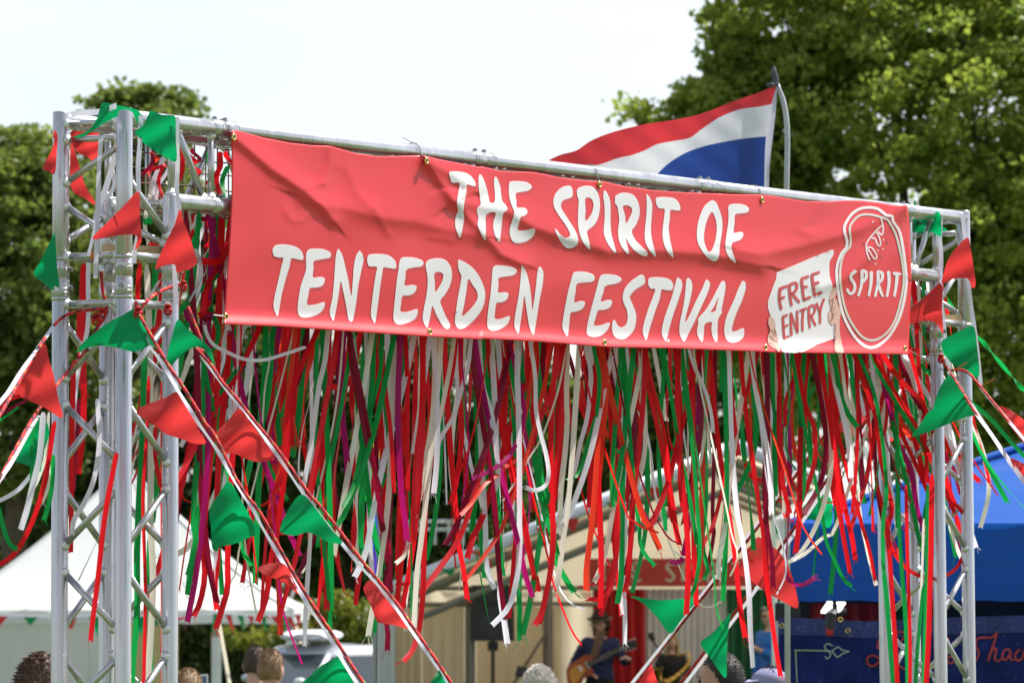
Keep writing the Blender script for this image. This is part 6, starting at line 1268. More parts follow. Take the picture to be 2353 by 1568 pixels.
# long ones hanging inside the towers and at the far left
for (c_, w, rg, pts, Y_, lab) in [
  ('r', .02, '2', [(745, 130), (735, 400), (735, 700), (745, 1100), (745, 1568), (700, 2000)], 16.1, 'broad red ribbon hanging inside the left tower'),
  ('w', .014, '2', [(795, 0), (788, 300), (785, 700), (700, 1100), (655, 1568), (640, 2400)], 16.05, 'white ribbon hanging down inside the left tower beside a red one'),
  ('r', .022, '2', [(715, 560), (715, 800), (740, 1250)], 16.2, 'short wide red ribbon inside the left tower below its joint'),
  ('r', .017, '2', [(660, 1000), (650, 1400), (640, 1900), (632, 2700)], 16.0, 'red ribbon against the outer left leg of the left tower'),
  ('w', .015, '3', [(870, -100), (890, 200), (880, 400), (830, 650), (740, 850), (660, 980), (640, 1100)], 15.75, 'white ribbon curling through the lattice of the left tower'),
  ('m', .017, '3', [(700, -100), (680, 300), (655, 700)], 16.1, 'maroon ribbon hanging inside the left tower'),
  ('r', .016, '3', [(1045, 380), (1010, 560), (960, 820), (920, 1080), (890, 1350), (865, 1568), (830, 1850), (810, 2050)], 15.6, 'single red ribbon blowing in front of the left tower'),
  ('g', .02, '3', [(1290, -600), (1275, 200), (1245, 800), (1225, 1300), (1225, 1800), (1180, 2400), (1190, 2900)], 15.95, 'wide green ribbon running to the ground inside the left tower'),
  ('c', .02, '3', [(1310, -1300), (1340, -500), (1350, 400), (1345, 1000), (1365, 1568), (1320, 2400), (1290, 2900)], 16.0, 'cream ribbon running to the ground inside the left tower'),
  ('r', .012, '3', [(1330, -300), (1310, 250), (1280, 800), (1300, 1568), (1290, 2200), (1270, 2900)], 15.92, 'narrow red ribbon next to the cream one inside the left tower'),
  ('r', .013, '3', [(1455, -400), (1450, 300), (1450, 1568), (1455, 2900)], 15.98, 'red ribbon down the inner edge of the left tower'),
  ('g', .014, '3', [(1340, 1100), (1325, 1568), (1350, 2200), (1340, 2900)], 16.05, 'lower green ribbon beside the cream one inside the left tower'),
  ('g', .022, '2', [(1400, 120), (1370, 560), (1330, 1000), (1290, 1568)], 16.1, 'green ribbon hanging behind the inner legs of the left tower'),
  ('r', .016, '2', [(1250, 130), (1230, 500), (1290, 1100), (1240, 1500)], 16.15, 'red ribbon twisted between the front legs of the left tower'),
  ('r', .014, '2', [(1430, 200), (1410, 700), (1330, 1000), (1300, 1568)], 16.05, 'red ribbon crossing behind the brace of the left tower'),
  ('r', .014, '3', [(1390, 150), (1385, 400), (1430, 680)], 15.9, 'short red ribbon end below the pink tape knot on the left tower'),
  ('w', .018, '3', [(385, 20), (355, 400), (300, 650), (240, 900), (190, 1060)], 15.4, 'white ribbon with a frayed end blowing left of the left tower'),
  ('g', .009, '3', [(340, 0), (290, 250), (278, 600), (260, 880), (220, 990)], 15.45, 'thin green ribbon blowing left of the left tower'),
  ('c', .010, '3', [(435, 20), (410, 400), (340, 620), (270, 740)], 15.5, 'cream ribbon curling left of the left tower'),
  ('r', .015, '3', [(490, 100), (410, 600), (325, 900), (220, 1140), (120, 1290), (0, 1375), (-80, 1380)], 15.5, 'long red ribbon sweeping out at the far left'),
  ('w', .013, '3', [(290, 560), (180, 700), (60, 780), (-60, 830)], 15.5, 'white ribbon tail flying out of the left picture edge'),
  ('g', .014, '3', [(-20, 850), (20, 1000), (80, 1180), (150, 1245)], 15.5, 'green ribbon tip at the far left edge'),
  ('g', .014, '3', [(475, 400), (460, 700), (420, 900), (400, 970)], 15.5, 'green ribbon with a shredded end beside the outer leg'),
  ('c', .010, '3', [(470, 480), (430, 680), (380, 830)], 15.55, 'cream ribbon end beside the shredded green one'),
  ('r', .012, '2', [(180, 1310), (80, 1350), (0, 1420), (-60, 1450)], 15.3, 'red ribbon twisted round the far left rope'),
  ('m', .010, '2', [(250, 1345), (120, 1410), (0, 1480), (-60, 1500)], 15.3, 'maroon ribbon trailing from the far left rope'),
  ('g', .007, '2', [(170, 1410), (80, 1480), (-20, 1540)], 15.3, 'thin green ribbon trailing from the far left rope'),
  ('r', .018, 'F', [(1130, 100), (1155, 500), (1180, 900), (1205, 1300), (1225, 1700), (1230, 2300)], 19.6, 'broad red ribbon reaching down the left leg of the right tower'),
  ('g', .018, 'F', [(1100, 560), (1130, 900), (1160, 1300), (1180, 1600), (1190, 2300)], 19.65, 'green ribbon tied end to end down the left leg of the right tower'),
  ('g', .016, 'F', [(1230, -200), (1240, 200), (1265, 600), (1295, 1000), (1310, 1500), (1310, 2300)], 19.7, 'green ribbon hanging inside the right tower'),
  ('r', .014, 'F', [(1300, -200), (1310, 300), (1325, 800), (1335, 1300), (1325, 2300)], 19.65, 'red ribbon hanging inside the right tower beside a green one'),
  ('r', .020, 'F', [(1530, -300), (1525, 200), (1515, 700), (1500, 1200), (1480, 1600), (1470, 2300)], 19.5, 'wide red ribbon against the front leg of the right tower'),
  ('g', .018, 'F', [(1495, -200), (1490, 500), (1470, 1100), (1455, 1600), (1430, 2300)], 19.62, 'green ribbon behind the wide red one on the right tower'),
  ('g', .014, 'F', [(1455, 700), (1420, 1050), (1390, 1400), (1370, 1800), (1360, 2300)], 19.6, 'slanting green ribbon low inside the right tower'),
  ('c', .010, 'F', [(1455, 100), (1440, 600), (1420, 1100), (1380, 1600), (1370, 2300)], 19.7, 'thin cream ribbon low inside the right tower'),
  ('r', .017, 'C', [(1370, -500), (1400, 100), (1430, 500), (1470, 900), (1490, 1300)], 20.2, 'red ribbon coming down from the head of the right tower'),
  ('c', .013, 'C', [(1410, -500), (1430, 0), (1435, 500), (1440, 1000)], 20.25, 'cream ribbon coming down from the head of the right tower'),
  ('g', .013, 'C', [(1455, -500), (1455, 100), (1460, 500)], 20.3, 'green ribbon coming down from the head of the right tower'),
  ('g', .014, 'C', [(1330, -100), (1335, 200), (1380, 600), (1390, 1000)], 20.3, 'green ribbon just right of the banner corner'),
]: ribbon(c_, w, Z(rg, pts), Y=Y_, rs=rr, tw=(rr.uniform(.1, .35), rr.uniform(0, 6), rr.uniform(.4, 1)), tag_=lab)
# net ribbons seen between the left tower and the banner
for (c_, w, rg, pts) in [('r', .017, '1', [(1660, 530), (1640, 650), (1600, 800), (1570, 950)]), ('r', .014, '1', [(1670, 530), (1700, 570), (1725, 670)]), ('m', .014, '1', [(1745, 540), (1770, 600), (1775, 660)]),
   ('r', .018, '1', [(1990, 570), (1960, 700), (1910, 850)]), ('r', .016, '1', [(2000, 570), (2035, 620), (2040, 700)]), ('r', .016, '1', [(1960, 700), (1940, 900), (1920, 1000)]), ('g', .016, '1', [(2050, 700), (2010, 850), (1960, 1000)]),
   ('g', .012, '1', [(1885, 560), (1880, 800), (1885, 1000)]), ('r', .014, '1', [(1480, 690), (1400, 720), (1340, 780)]), ('w', .016, '1', [(1470, 620), (1430, 800), (1390, 1010)]), ('c', .012, '1', [(1370, 820), (1360, 950), (1355, 1100), (1340, 1390)]),
   ('r', .012, '1', [(1430, 700), (1400, 880), (1385, 1010)]), ('c', .02, '1', [(1520, 830), (1560, 940), (1600, 980)]), ('m', .014, '1', [(1340, 580), (1310, 700), (1290, 780)]), ('o', .014, '1', [(1375, 570), (1380, 660)]), ('r', .014, '1', [(1710, 700), (1740, 780)]),
   ('r', .017, '1', [(1990, 1160), (1960, 1300), (1900, 1450), (1830, 1568)]), ('g', .017, '1', [(2040, 1180), (1960, 1300), (1850, 1450), (1780, 1560)]), ('m', .015, '1', [(1790, 1170), (1900, 1170), (2000, 1150)]), ('w', .014, '1', [(1780, 1130), (1700, 1250), (1660, 1290)]),
   ('w', .016, '1', [(1990, 1260), (1920, 1400), (1850, 1560)]), ('g', .013, '1', [(1790, 1200), (1770, 1350), (1740, 1480)]), ('r', .013, '1', [(1850, 1180), (1850, 1300), (1830, 1420)]), ('w', .012, '1', [(1900, 1200), (1880, 1320)]), ('g', .02, '1', [(1260, 1200), (1310, 1190), (1360, 1185)]),
   ('r', .017, '1', [(1330, 1410), (1400, 1400), (1480, 1385)]), ('r', .014, '1', [(1420, 960), (1440, 1010), (1465, 1000)]), ('w', .013, '1', [(1000, 620), (1000, 800), (930, 1000)]), ('w', .012, '1', [(1490, 620), (1450, 780), (1400, 950)]),
   ('r', .022, '2', [(2050, -60), (1980, 60), (1880, 120), (1790, 110)]), ('g', .016, '2', [(2050, 60), (1930, 250), (1800, 380), (1740, 490), (1560, 640)]), ('r', .018, '2', [(2030, 0), (1950, 150), (1850, 350), (1760, 560)]),
   ('w', .016, '2', [(2010, 60), (1980, 300), (1970, 600), (1985, 720)]), ('r', .012, '2', [(2010, 320), (1900, 430), (1830, 520)]), ('w', .014, '2', [(1740, 0), (1780, 130), (1740, 320), (1710, 480)]), ('g', .018, '2', [(1540, 560), (1500, 700), (1450, 880)]),
   ('g', .015, '2', [(1670, 480), (1600, 580), (1550, 690), (1480, 830)]), ('r', .017, '2', [(1600, 520), (1520, 600), (1420, 720), (1390, 780)]), ('k', .019, '2', [(1670, 540), (1700, 680), (1760, 800), (1790, 930)]), ('r', .018, '2', [(1740, 540), (1760, 640), (1740, 740)]),
   ('k', .02, '2', [(1820, 560), (1870, 590), (1910, 605)]), ('m', .018, '2', [(1900, 600), (1830, 640), (1770, 690)]), ('r', .018, '2', [(1860, 560), (1800, 590), (1740, 600)]), ('g', .017, '2', [(1860, 500), (1900, 650), (1920, 900)])]:
    ribbon(c_, w, Z(rg, pts), .14 if rg == '1' else .06, rs=rr, tw=(rr.uniform(.1, .5), 0, 1), tag_='NET')
# fill: the many ribbons further back in the bundle
def lean(x): return float(np.interp(x, [420, 560, 700, 900, 1200, 1500, 1800, 2000, 2100, 2180], [-120, -110, -80, -25, -10, 10, 25, 80, 130, 190]))
NI = len(RIB)
NF = 190
for i in range(NF):
    x = 392 + (2165 - 392) * ((i + rr.random()) / NF); y0 = lower_y(x); ln = rr.choice((380, 480, 560, 640, 700, 760, 830, 880)) * rr.uniform(.85, 1.1) * (1.07 if x < 1500 else .95) * float(np.interp(x, [392, 440, 1500, 2165], [.9, 1.0, .92, .80]))
    le_ = lean(x) + rr.gauss(0, 38); col = rr.choices('rogmkwc', (36, 9, 27, 6, 3 if x > 600 else 0, 15, 10))[0]; b = rr.uniform(.06, .24); pts = []
    cw = rr.gauss(0, 14); ew = rr.gauss(0, 45)
    for k in range(7):
        f_ = k / 6; pts.append((x + le_ * f_ ** 1.2 + cw * math.sin(f_ * 4 + i) * f_ + ew * max(0, f_ - .7) ** 1.5 * 4, y0 + ln * f_ * (1 - .04 * abs(ew) / 45 * f_)))
    if rr.random() < .12:  # a curl or a kick at the end
        x1, y1 = pts[-1]; sg_ = rr.choice((-1, 1)); q = rr.uniform(12, 34); pts += [(x1 + sg_ * q, y1 + q * .9), (x1 + sg_ * q * 2.1, y1 + q * rr.uniform(.2, 1.1))] + ([(x1 + sg_ * q * 2.4, y1 - q * .5)] if rr.random() < .3 else [])
    ribbon(col, rr.choice((F_, F_, N_, .016, T_)), pts, b, rs=rr, tw=(rr.choice((.3, .7, 1.3, 2.4)), rr.uniform(0, 6), rr.uniform(.5, 1.6)))
# the ribbons past the limit are one mass, joined
mv, mf, mm_ = [], [], []
for r in RIB[NI:]:
    o = r[0]; me = o.data; k = len(mv); mv += [tuple(v.co + o.location) for v in me.vertices]; mf += [tuple(i + k for i in p.vertices) for p in me.polygons]; mm_ += ['romkgwc'.index(r[1])] * len(me.polygons)
    bpy.data.objects.remove(o)
del RIB[NI:]
mb = MB(); mb.v, mb.f, mb.mi = mv, mf, mm_
tag(mb.build('ribbon_mass', [RM[c] for c in 'romkgwc'], None, True), 'dense mass of ribbons deep inside the hanging bundle', 'ribbons', kind='stuff')
# labels: colour, place under the lettering and order from the left
LM = [(0, 626, 'below the left end of the banner'), (626, 697, 'below the first T of TENTERDEN'), (697, 760, 'below the first E of TENTERDEN'), (760, 838, 'below the first N of TENTERDEN'), (838, 905, 'below the second T of TENTERDEN'), (905, 972, 'below the second E of TENTERDEN'),
      (972, 1038, 'below the R of TENTERDEN'), (1038, 1115, 'below the D of TENTERDEN'), (1115, 1185, 'below the last E of TENTERDEN'), (1185, 1270, 'below the last N of TENTERDEN'), (1270, 1345, 'below the F of FESTIVAL'), (1345, 1410, 'below the E of FESTIVAL'),
      (1410, 1480, 'below the S of FESTIVAL'), (1480, 1545, 'below the T of FESTIVAL'), (1545, 1605, 'below the V of FESTIVAL'), (1605, 1660, 'below the A of FESTIVAL'), (1660, 1760, 'below the L of FESTIVAL'), (1760, 1850, 'below the FREE ENTRY placard'), (1850, 1925, 'below the printed right hand'), (1925, 2010, 'below the left half of the oval logo'), (2010, 2400, 'below the right half of the oval logo')]
ORD = ['leftmost', 'second', 'third', 'fourth', 'fifth', 'sixth', 'seventh', 'eighth', 'ninth', 'tenth', 'eleventh', 'twelfth', 'thirteenth', 'fourteenth', 'fifteenth'] + ['%dth' % i for i in range(16, 40)]
bins = {}; nets = {}
for r in RIB:
    o, col, w, pts, P2, tg = r; c_ = RNAME[col]; sz = 'narrow ' if w < .01 else ''
    if tg == 'NET': nets.setdefault(c_, []).append((P2[:, 0].mean(), P2[:, 1].mean(), o)); continue
    if tg: o['label'] = tg; continue
    yb = botY(P2[0][0]) + 12; xx = float(np.interp(yb, P2[:, 1], P2[:, 0]) if P2[-1, 1] > yb else P2[-1, 0]); yend = P2[-1, 1]
    lg = 'short' if yend < 1120 else ('long' if yend > 1330 else 'medium length')
    for a, b, t in LM:
        if a <= xx < b: bins.setdefault((lg, sz, c_, t), []).append((xx, o)); break
for (lg, sz, c_, t), lst in bins.items():
    lst.sort(key=lambda q: q[0])
    for i, (xx, o) in enumerate(lst):
        o['label'] = f'{lg} {sz}{c_} ribbon {t}' if len(lst) == 1 else f'{lg} {sz}{c_} ribbon, {ORD[i]} of {len(lst)} {t}'
for c_, lst in nets.items():
    lst.sort(key=lambda q: q[1])
    for i, (x, y, o) in enumerate(lst): o['label'] = f'{c_} ribbon knotted on the net left of the banner' + ('' if len(lst) == 1 else f', {ORD[i] if i else "topmost"} of {len(lst)} from the top')

# ------------------------------------------------------------------ ropes
M_RR = mat('rope_red', (.60, .012, .018), .75, 0, .15, 90, .4, 400); M_RK = mat('rope_black_fleck', (.02, .015, .015), .8); M_RG = mat('rope_green_fleck', (.14, .38, .06), .8)
def rope(label, pts3, r=.0052):
    P = [Vector(p) for p in pts3]; tot = sum((P[i + 1] - P[i]).length for i in range(len(P) - 1)); n = max(12, int(tot / .0105))
    Q = resample(catmull([tuple(p) for p in P], 8) if len(P) > 2 else [tuple(p) for p in P], n)
    Rr = [r * (1 + .10 * math.sin(i * 1.9)) for i in range(n)]
    m = MB(); m.tube([tuple(q) for q in Q], Rr, 8, True, 0, lambda i, k: (1 if (i + k) % 8 in (0, 1) and (k % 4 < 3) else (2 if (i * 1 + k) % 8 == 4 and (i % 3 == 0) else 0)))
    return tag(m.build('rope', [M_RR, M_RK, M_RG], None, True), label, 'rope', 'red flecked guy ropes of the gate')
def RP(r, pts, Ys): return [at(x, y, Yv) for (x, y), Yv in zip(Z(r, pts), Ys)]
RA1 = Z('2', [(1215, 545), (1240, 580), (1300, 690), (1370, 810), (1450, 950), (1530, 1080), (1640, 1240), (1740, 1400), (1840, 1568)]) + Z('3', [(1900, 200), (2005, 400), (2100, 600), (2200, 760), (2330, 930)]) + Z('H', [(950, 400), (1050, 580), (1150, 750), (1260, 920), (1380, 1100), (1500, 1290), (1600, 1450), (1680, 1568), (1830, 1800)])
A1 = [at(x, y, Yv) for (x, y), Yv in zip(RA1, np.linspace(15.55, 14.45, len(RA1)))]
rope('red flecked rope slanting down from the front leg of the left tower, nearer the tower', A1)
RA2 = Z('P', [(432, 705), (468, 800)]) + Z('A', [(190, 290), (320, 440), (420, 590), (560, 750), (700, 930), (850, 1110), (1000, 1310), (1180, 1568)]) + Z('H', [(1300, 0), (1450, 190), (1600, 390), (1700, 520), (1850, 700), (2000, 890), (2100, 1040), (2250, 1250), (2352, 1400), (2550, 1700)])
A2 = [at(x, y, Yv) for (x, y), Yv in zip(RA2, np.linspace(15.7, 14.45, len(RA2)))]
rope('red flecked rope slanting down from the inner leg of the left tower, further from it', A2)
rope('red flecked rope looped from the front leg to the inner leg of the left tower', RP('2', [(1215, 480), (1225, 560), (1260, 530), (1330, 450), (1440, 375), (1560, 335), (1630, 320)], [15.55, 15.5, 15.52, 15.6, 15.7, 15.75, 15.72]), .0058)
m = MB()
for (r_, a, b, Yk, s_) in (('2', 1235, 560, 15.5, .012), ('2', 1500, 535, 15.66, .011), ('2', 1640, 325, 15.7, .009), ('2', 860, 620, 15.85, .013), ('2', 920, 560, 15.9, .01), ('C', 1610, 190, 20.0, .011)):
    (x, y), = Z(r_, [(a, b)]); c_ = at(x, y, Yk)
    for q in range(3):
        an = q * 1.1; s_ *= .85; k = [c_ + Vector((math.cos(t) * s_, math.sin(t) * s_ * math.sin(an), math.sin(t) * s_ * 1.3 * math.cos(an) + (q - 1) * .006)) for t in np.linspace(0, 6.28, 14)]
        m.tube(k, .0045, 7, False, 0, lambda i, kk: 1 if (i + kk) % 6 == 0 else 0)
    kn = MB(); 
tag(m.build('rope_knots', [M_RR, M_RK], None, True), 'red rope knots tied round the tower legs', 'rope knot', kind='stuff')
B1 = RP('P', [(232, 622), (236, 668), (245, 716), (218, 762), (212, 800)], [15.95] * 5); rope('short red flecked rope end dangling behind the front leg of the left tower', B1)
B2 = RP('P', [(240, 708), (205, 712), (160, 720), (122, 750), (70, 830), (10, 935), (-60, 1050)], [15.9, 15.85, 15.75, 15.65, 15.3, 14.9, 14.4]); rope('upper red flecked rope leaving the picture at the far left', B2)
B3 = RP('P', [(228, 770), (150, 860), (85, 945), (30, 1040), (-2, 1100), (-60, 1200)], [15.9, 15.6, 15.3, 15.0, 14.85, 14.6]); rope('lower red flecked rope leaving the picture at the far left', B3)
C1 = RP('C', [(1605, 180), (1640, 250), (1690, 300), (1760, 295), (1850, 320), (1950, 430), (2120, 640), (2352, 940), (2560, 1210)], [20.1, 20.1, 20.1, 20.05, 20.0, 19.8, 19.5, 19.0, 18.6]); rope('upper red flecked rope running down off the right picture edge', C1)
C2 = RP('C', [(1660, 270), (1780, 460), (1925, 690), (2100, 930), (2240, 1120), (2352, 1290), (2500, 1500)], [20.1, 19.9, 19.6, 19.3, 19.0, 18.8, 18.5]); rope('lower red flecked rope running down off the right picture edge', C2)
E1 = RP('P', [(2070, 760), (1945, 930), (1850, 1060), (1760, 1185), (1640, 1338), (1550, 1452), (1455, 1570), (1330, 1730)], [20.0, 20.4, 20.8, 21.2, 21.7, 22.1, 22.5, 23.0]); rope('red flecked rope rising from bottom centre behind the ribbons, left of the pair', E1, .0062)
E2 = RP('P', [(2100, 800), (2000, 950), (1880, 1130), (1790, 1260), (1710, 1375), (1640, 1468), (1560, 1572), (1440, 1730)], [20.1, 20.4, 20.8, 21.2, 21.6, 22.0, 22.4, 23.0]); rope('red flecked rope rising from bottom centre behind the ribbons, right of the pair', E2, .0062)

# ------------------------------------------------------------------ bunting with cloth pennants
def pennant(col, r, pts, Y, parent, bulge=.03, curl=0., ph=0., smooth=5, step=9.):
    P = catmull(Z(r, pts), smooth, True); V, F = fill(P, (), step); c = V.mean(0); ext = np.ptp(V, axis=0).max() + 1e-6
    rel = (V - c) / ext; an = ph; u = rel[:, 0] * math.cos(an) + rel[:, 1] * math.sin(an)
    dy = bulge * np.cos(u * 5.2 + ph) + curl * u + .008 * np.sin(rel[:, 1] * 11 + rel[:, 0] * 5 + ph)
    W3 = np.array([tuple(at(a, b, Y + d)) for (a, b), d in zip(V, dy)])
    return obj_np('pennant', W3, F[:, ::-1], M_PR if col == 'r' else M_PG, parent, True)
def tape(r, pts, Ys, parent, w=.018, tw=.3):
    P = Z(r, pts); n = 8 * len(P); P2 = resample(catmull(P, 8), n); yy = np.interp(np.linspace(0, 1, n), np.linspace(0, 1, len(Ys)), Ys); V = []
    for i in range(n):
        p = at(*P2[i], yy[i]); q = at(*P2[min(i + 1, n - 1)], yy[min(i + 1, n - 1)]) if i < n - 1 else p; o_ = at(*P2[max(i - 1, 0)], yy[max(i - 1, 0)]); t = (q - o_).normalized()
        s_ = t.cross(Vector((0, 1, 0))).normalized(); d_ = Matrix.Rotation(tw * math.sin(i * .17), 3, t) @ s_; V += [p - d_ * w / 2, p + d_ * w / 2]
    m = MB(); m.v = [tuple(v) for v in V]; m.f = [(2 * i, 2 * i + 1, 2 * i + 3, 2 * i + 2) for i in range(n - 1)]; m.mi = [0] * len(m.f)
    return m.build('tape', M_TAPE, parent, True)
bt = thing('bunting_string', 'bunting string wound round the head of the left tower with green and red pennants', 'bunting', G(-.51, 0, ZT))
tape('1', [(630, 240), (760, 225), (900, 212), (1040, 160)], [15.75, 15.7, 15.65, 15.6], bt); tape('1', [(905, 420), (885, 700), (880, 900), (870, 1130), (860, 1500), (850, 1700)], [15.75] * 6, bt, .015, .5)
tape('1', [(1260, 250), (1250, 500), (1235, 700), (1238, 930)], [15.62] * 4, bt, .015, .4); tape('1', [(1580, 260), (1585, 650), (1580, 900), (1600, 1100), (1560, 1250)], [15.62, 15.62, 15.66, 15.66, 15.66], bt, .014, .4)
tape('1', [(1235, 1280), (1205, 1450), (1200, 1568)], [15.6] * 3, bt, .012); tape('2', [(1560, -100), (1560, 200), (1575, 500)], [15.7] * 3, bt, .015, .4); tape('1', [(1040, 560), (960, 850), (880, 1080), (850, 1200)], [15.85] * 4, bt, .018, .2)
tape('1', [(870, 1130), (830, 1330), (790, 1500)], [15.7] * 3, bt, .010)
pennant('g', '1', [(925,132),(895,180),(870,260),(820,350),(760,400),(655,440),(740,440),(850,372),(950,305),(1050,255),(1062,212),(1110,195),(1175,215),(1215,290),(1250,350),(1285,310),(1275,250),(1240,210),(1180,185),(1040,155)], 15.62, bt, .015, .02)
pennant('g', '1', [(1330,225),(1365,205),(1440,240),(1530,245),(1568,272),(1570,450),(1575,655),(1480,622),(1380,565),(1280,490),(1240,440),(1200,400),(1240,365),(1290,320)], 15.60, bt, .02, 0, .6)
pennant('r', '1', [(488,378),(472,445),(486,458),(460,560),(382,715),(430,745),(490,765),(505,600),(515,440)], 15.72, bt, .02)
pennant('r', '1', [(635,388),(750,395),(895,418),(890,560),(870,670),(780,620),(690,575),(640,470)], 15.82, bt, .01)
pennant('r', '1', [(635,500),(680,600),(720,740),(760,870),(855,1040),(760,990),(635,890)], 15.84, bt, .015)
pennant('r', '1', [(1237,928),(1120,1040),(960,1200),(825,1348),(1000,1328),(1100,1313),(1200,1315),(1228,1345),(1205,1450),(1258,1385),(1265,1340),(1250,1130)], 15.55, bt, .03, 0, 1.)
pennant('r', '2', [(1605,-352),(1560,-217),(1480,-57),(1385,172),(1470,150),(1560,142),(1580,215),(1640,195),(1700,180),(1760,125),(1740,40),(1690,-120),(1640,-250)], 15.58, bt, .03, 0, .4)
pennant('g', '2', [(485,-137),(460,-90),(350,130),(298,228),(380,300),(475,372),(485,335),(530,335),(510,160),(495,-100)], 15.62, bt, .03, 0, .9)
b1 = thing('bunting_string', 'bunting string along the tower side rope with pennants green, red, green, red', 'bunting', A1[1])
RT1 = Z('2', [(1260, 640), (1330, 850), (1420, 980), (1500, 1110), (1600, 1280), (1700, 1440), (1780, 1568)]) + Z('3', [(1830, 200), (1965, 400), (2100, 640), (2250, 870), (2350, 1060)]) + Z('H', [(1000, 560), (1180, 870), (1290, 1030), (1400, 1200), (1500, 1380), (1620, 1568), (1700, 1700)])
tape('P', RT1, list(np.linspace(15.52, 14.55, 8)), b1, .012, .9)
pennant('g', '2', [(1210,530),(1100,590),(960,665),(820,770),(740,840),(680,928),(780,885),(900,865),(1040,882),(1150,912),(1215,918),(1290,885),(1340,862),(1380,880),(1415,905),(1330,740),(1240,600)], 15.48, b1, .035, 0, .3)
pennant('r', '3', [(1585,-155),(1480,-110),(1225,-2),(1290,90),(1400,150),(1480,215),(1570,245),(1650,270),(1720,297),(1840,297),(1780,180),(1700,0)], 15.3, b1, .04, 0, .2)
pennant('g', '3', [(2050,640),(1960,740),(1880,870),(1868,950),(1885,1050),(1895,1235),(1950,1258),(1960,1225),(2080,1200),(2200,1150),(2325,1090),(2250,980),(2150,800)], 15.1, b1, .035, 0, .1)
pennant('r', 'P', [(655,1296),(620,1293),(592,1305),(615,1322),(650,1336),(692,1368),(678,1338)], 14.85, b1, .02)
pennant('g', 'D', [(420,1328),(330,1370),(240,1420),(170,1490),(100,1600),(600,1600),(560,1540),(480,1400)], 14.65, b1, .03)
b2 = thing('bunting_string', 'bunting string along the outer slanting rope, nearer the middle of the gate', 'bunting', A2[1])
RT2 = Z('A', [(225, 345), (380, 560), (520, 740), (680, 930), (820, 1120), (970, 1330), (1130, 1568)]) + Z('H', [(1390, 200), (1530, 375), (1670, 545), (1800, 690), (1950, 870), (2080, 1060), (2200, 1230), (2340, 1430), (2500, 1680)])
tape('P', RT2, list(np.linspace(15.62, 14.55, 8)), b2, .011, .9)
pennant('g', '2', [(1585,635),(1660,700),(1760,790),(1880,890),(1915,1040),(1870,965),(1800,885),(1730,880),(1640,930),(1570,1000),(1480,1100),(1495,950),(1530,800)], 15.55, b2, .03, 0, .7)
pennant('r', 'A', [(570,825),(480,920),(350,1060),(400,1170),(440,1225),(520,1225),(600,1260),(700,1295),(790,1298),(890,1265),(800,1130),(680,960)], 15.25, b2, .045, 0, .3)
pennant('g', 'P', [(692,1135),(662,1170),(643,1215),(655,1226),(680,1229),(705,1222),(725,1228),(750,1242),(787,1247),(760,1212),(720,1160)], 15.05, b2, .03, 0, .5)
pennant('r', 'D', [(700,650),(650,690),(635,740),(700,880),(750,1010),(800,1035),(900,1050),(980,1070),(1055,1092),(1020,1040),(900,900),(800,760)], 14.85, b2, .035, 0, .2)
pennant('g', 'D', [(1330,1440),(1270,1510),(1230,1600),(1480,1600),(1400,1530)], 14.6, b2, .02)
b3 = thing('bunting_string', 'bunting string on the far left ropes with a big red pennant and a green one', 'bunting', B2[3])
tape('2', [(480, 690), (400, 800), (200, 1080), (80, 1270), (0, 1370), (-80, 1470)], [15.6, 15.5, 15.2, 15.0, 14.9, 14.8], b3, .012); tape('3', [(340, 50), (120, 440), (0, 620), (-80, 740)], [15.4, 15.1, 14.9, 14.8], b3, .012)
pennant('r', '2', [(400,850),(300,1000),(200,1120),(90,1268),(250,1350),(400,1420),(558,1508),(520,1330),(480,1130),(440,1000)], 15.3, b3, .03, 0, .5)
pennant('g', '3', [(340,60),(280,150),(200,290),(120,440),(200,480),(300,520),(362,552),(385,400),(440,200),(390,60)], 15.45, b3, .03, 0, .8)
b4 = thing('bunting_string', 'bunting string wound round the head and shaft of the right tower', 'bunting', G(4.9, 0, ZT - .2))
tape('R', [(1608, 345), (1600, 560), (1612, 700), (1605, 960), (1630, 1300), (1660, 1568), (1690, 1740)], [20.2] * 7, b4, .019, .6); tape('R', [(1805, 365), (1825, 560), (1850, 700), (1855, 930), (1900, 1300), (1935, 1568), (1965, 1870)], [20.25] * 7, b4, .017, .5)
pennant('g', 'R', [(1305,250),(1360,290),(1430,300),(1500,305),(1575,320),(1605,350),(1615,450),(1610,542),(1560,520),(1500,480),(1450,430),(1400,370),(1350,295)], 20.15, b4, .03, 0, .2)
pennant('g', 'R', [(1365,300),(1368,510),(1440,530),(1540,535),(1640,520),(1662,480),(1600,440),(1450,330),(1400,285),(1376,215)], 20.5, b4, .02)
pennant('r', 'R', [(1850,555),(1760,630),(1680,740),(1640,850),(1620,965),(1720,925),(1800,915),(1855,925),(1885,1000),(1920,975),(1900,800),(1875,650)], 20.1, b4, .03, 0, .6)
pennant('r', 'R', [(1615,965),(1500,1050),(1420,1120),(1340,1190),(1335,1320),(1450,1295),(1540,1305),(1590,1350),(1630,1405),(1620,1200)], 20.05, b4, .03, 0, .2)
pennant('g', 'C', [(1900,-90),(1780,-50),(1700,-10),(1612,50),(1640,150),(1700,230),(1760,280),(1850,330),(1950,350),(1935,100)], 20.12, b4, .03, 0, .9)
b5 = thing('bunting_string', 'bunting string leaving the right picture edge with green and red pennants', 'bunting', C2[1])
tape('C', [(1680, 310), (1800, 470), (1925, 680), (2080, 900), (2200, 1080), (2352, 1290), (2450, 1420)], [20.05, 19.9, 19.6, 19.3, 19.05, 18.8, 18.6], b5, .017, .4); tape('C', [(1965, 450), (2120, 640), (2352, 915), (2500, 1100)], [19.8, 19.5, 19.0, 18.7], b5, .012, .2)
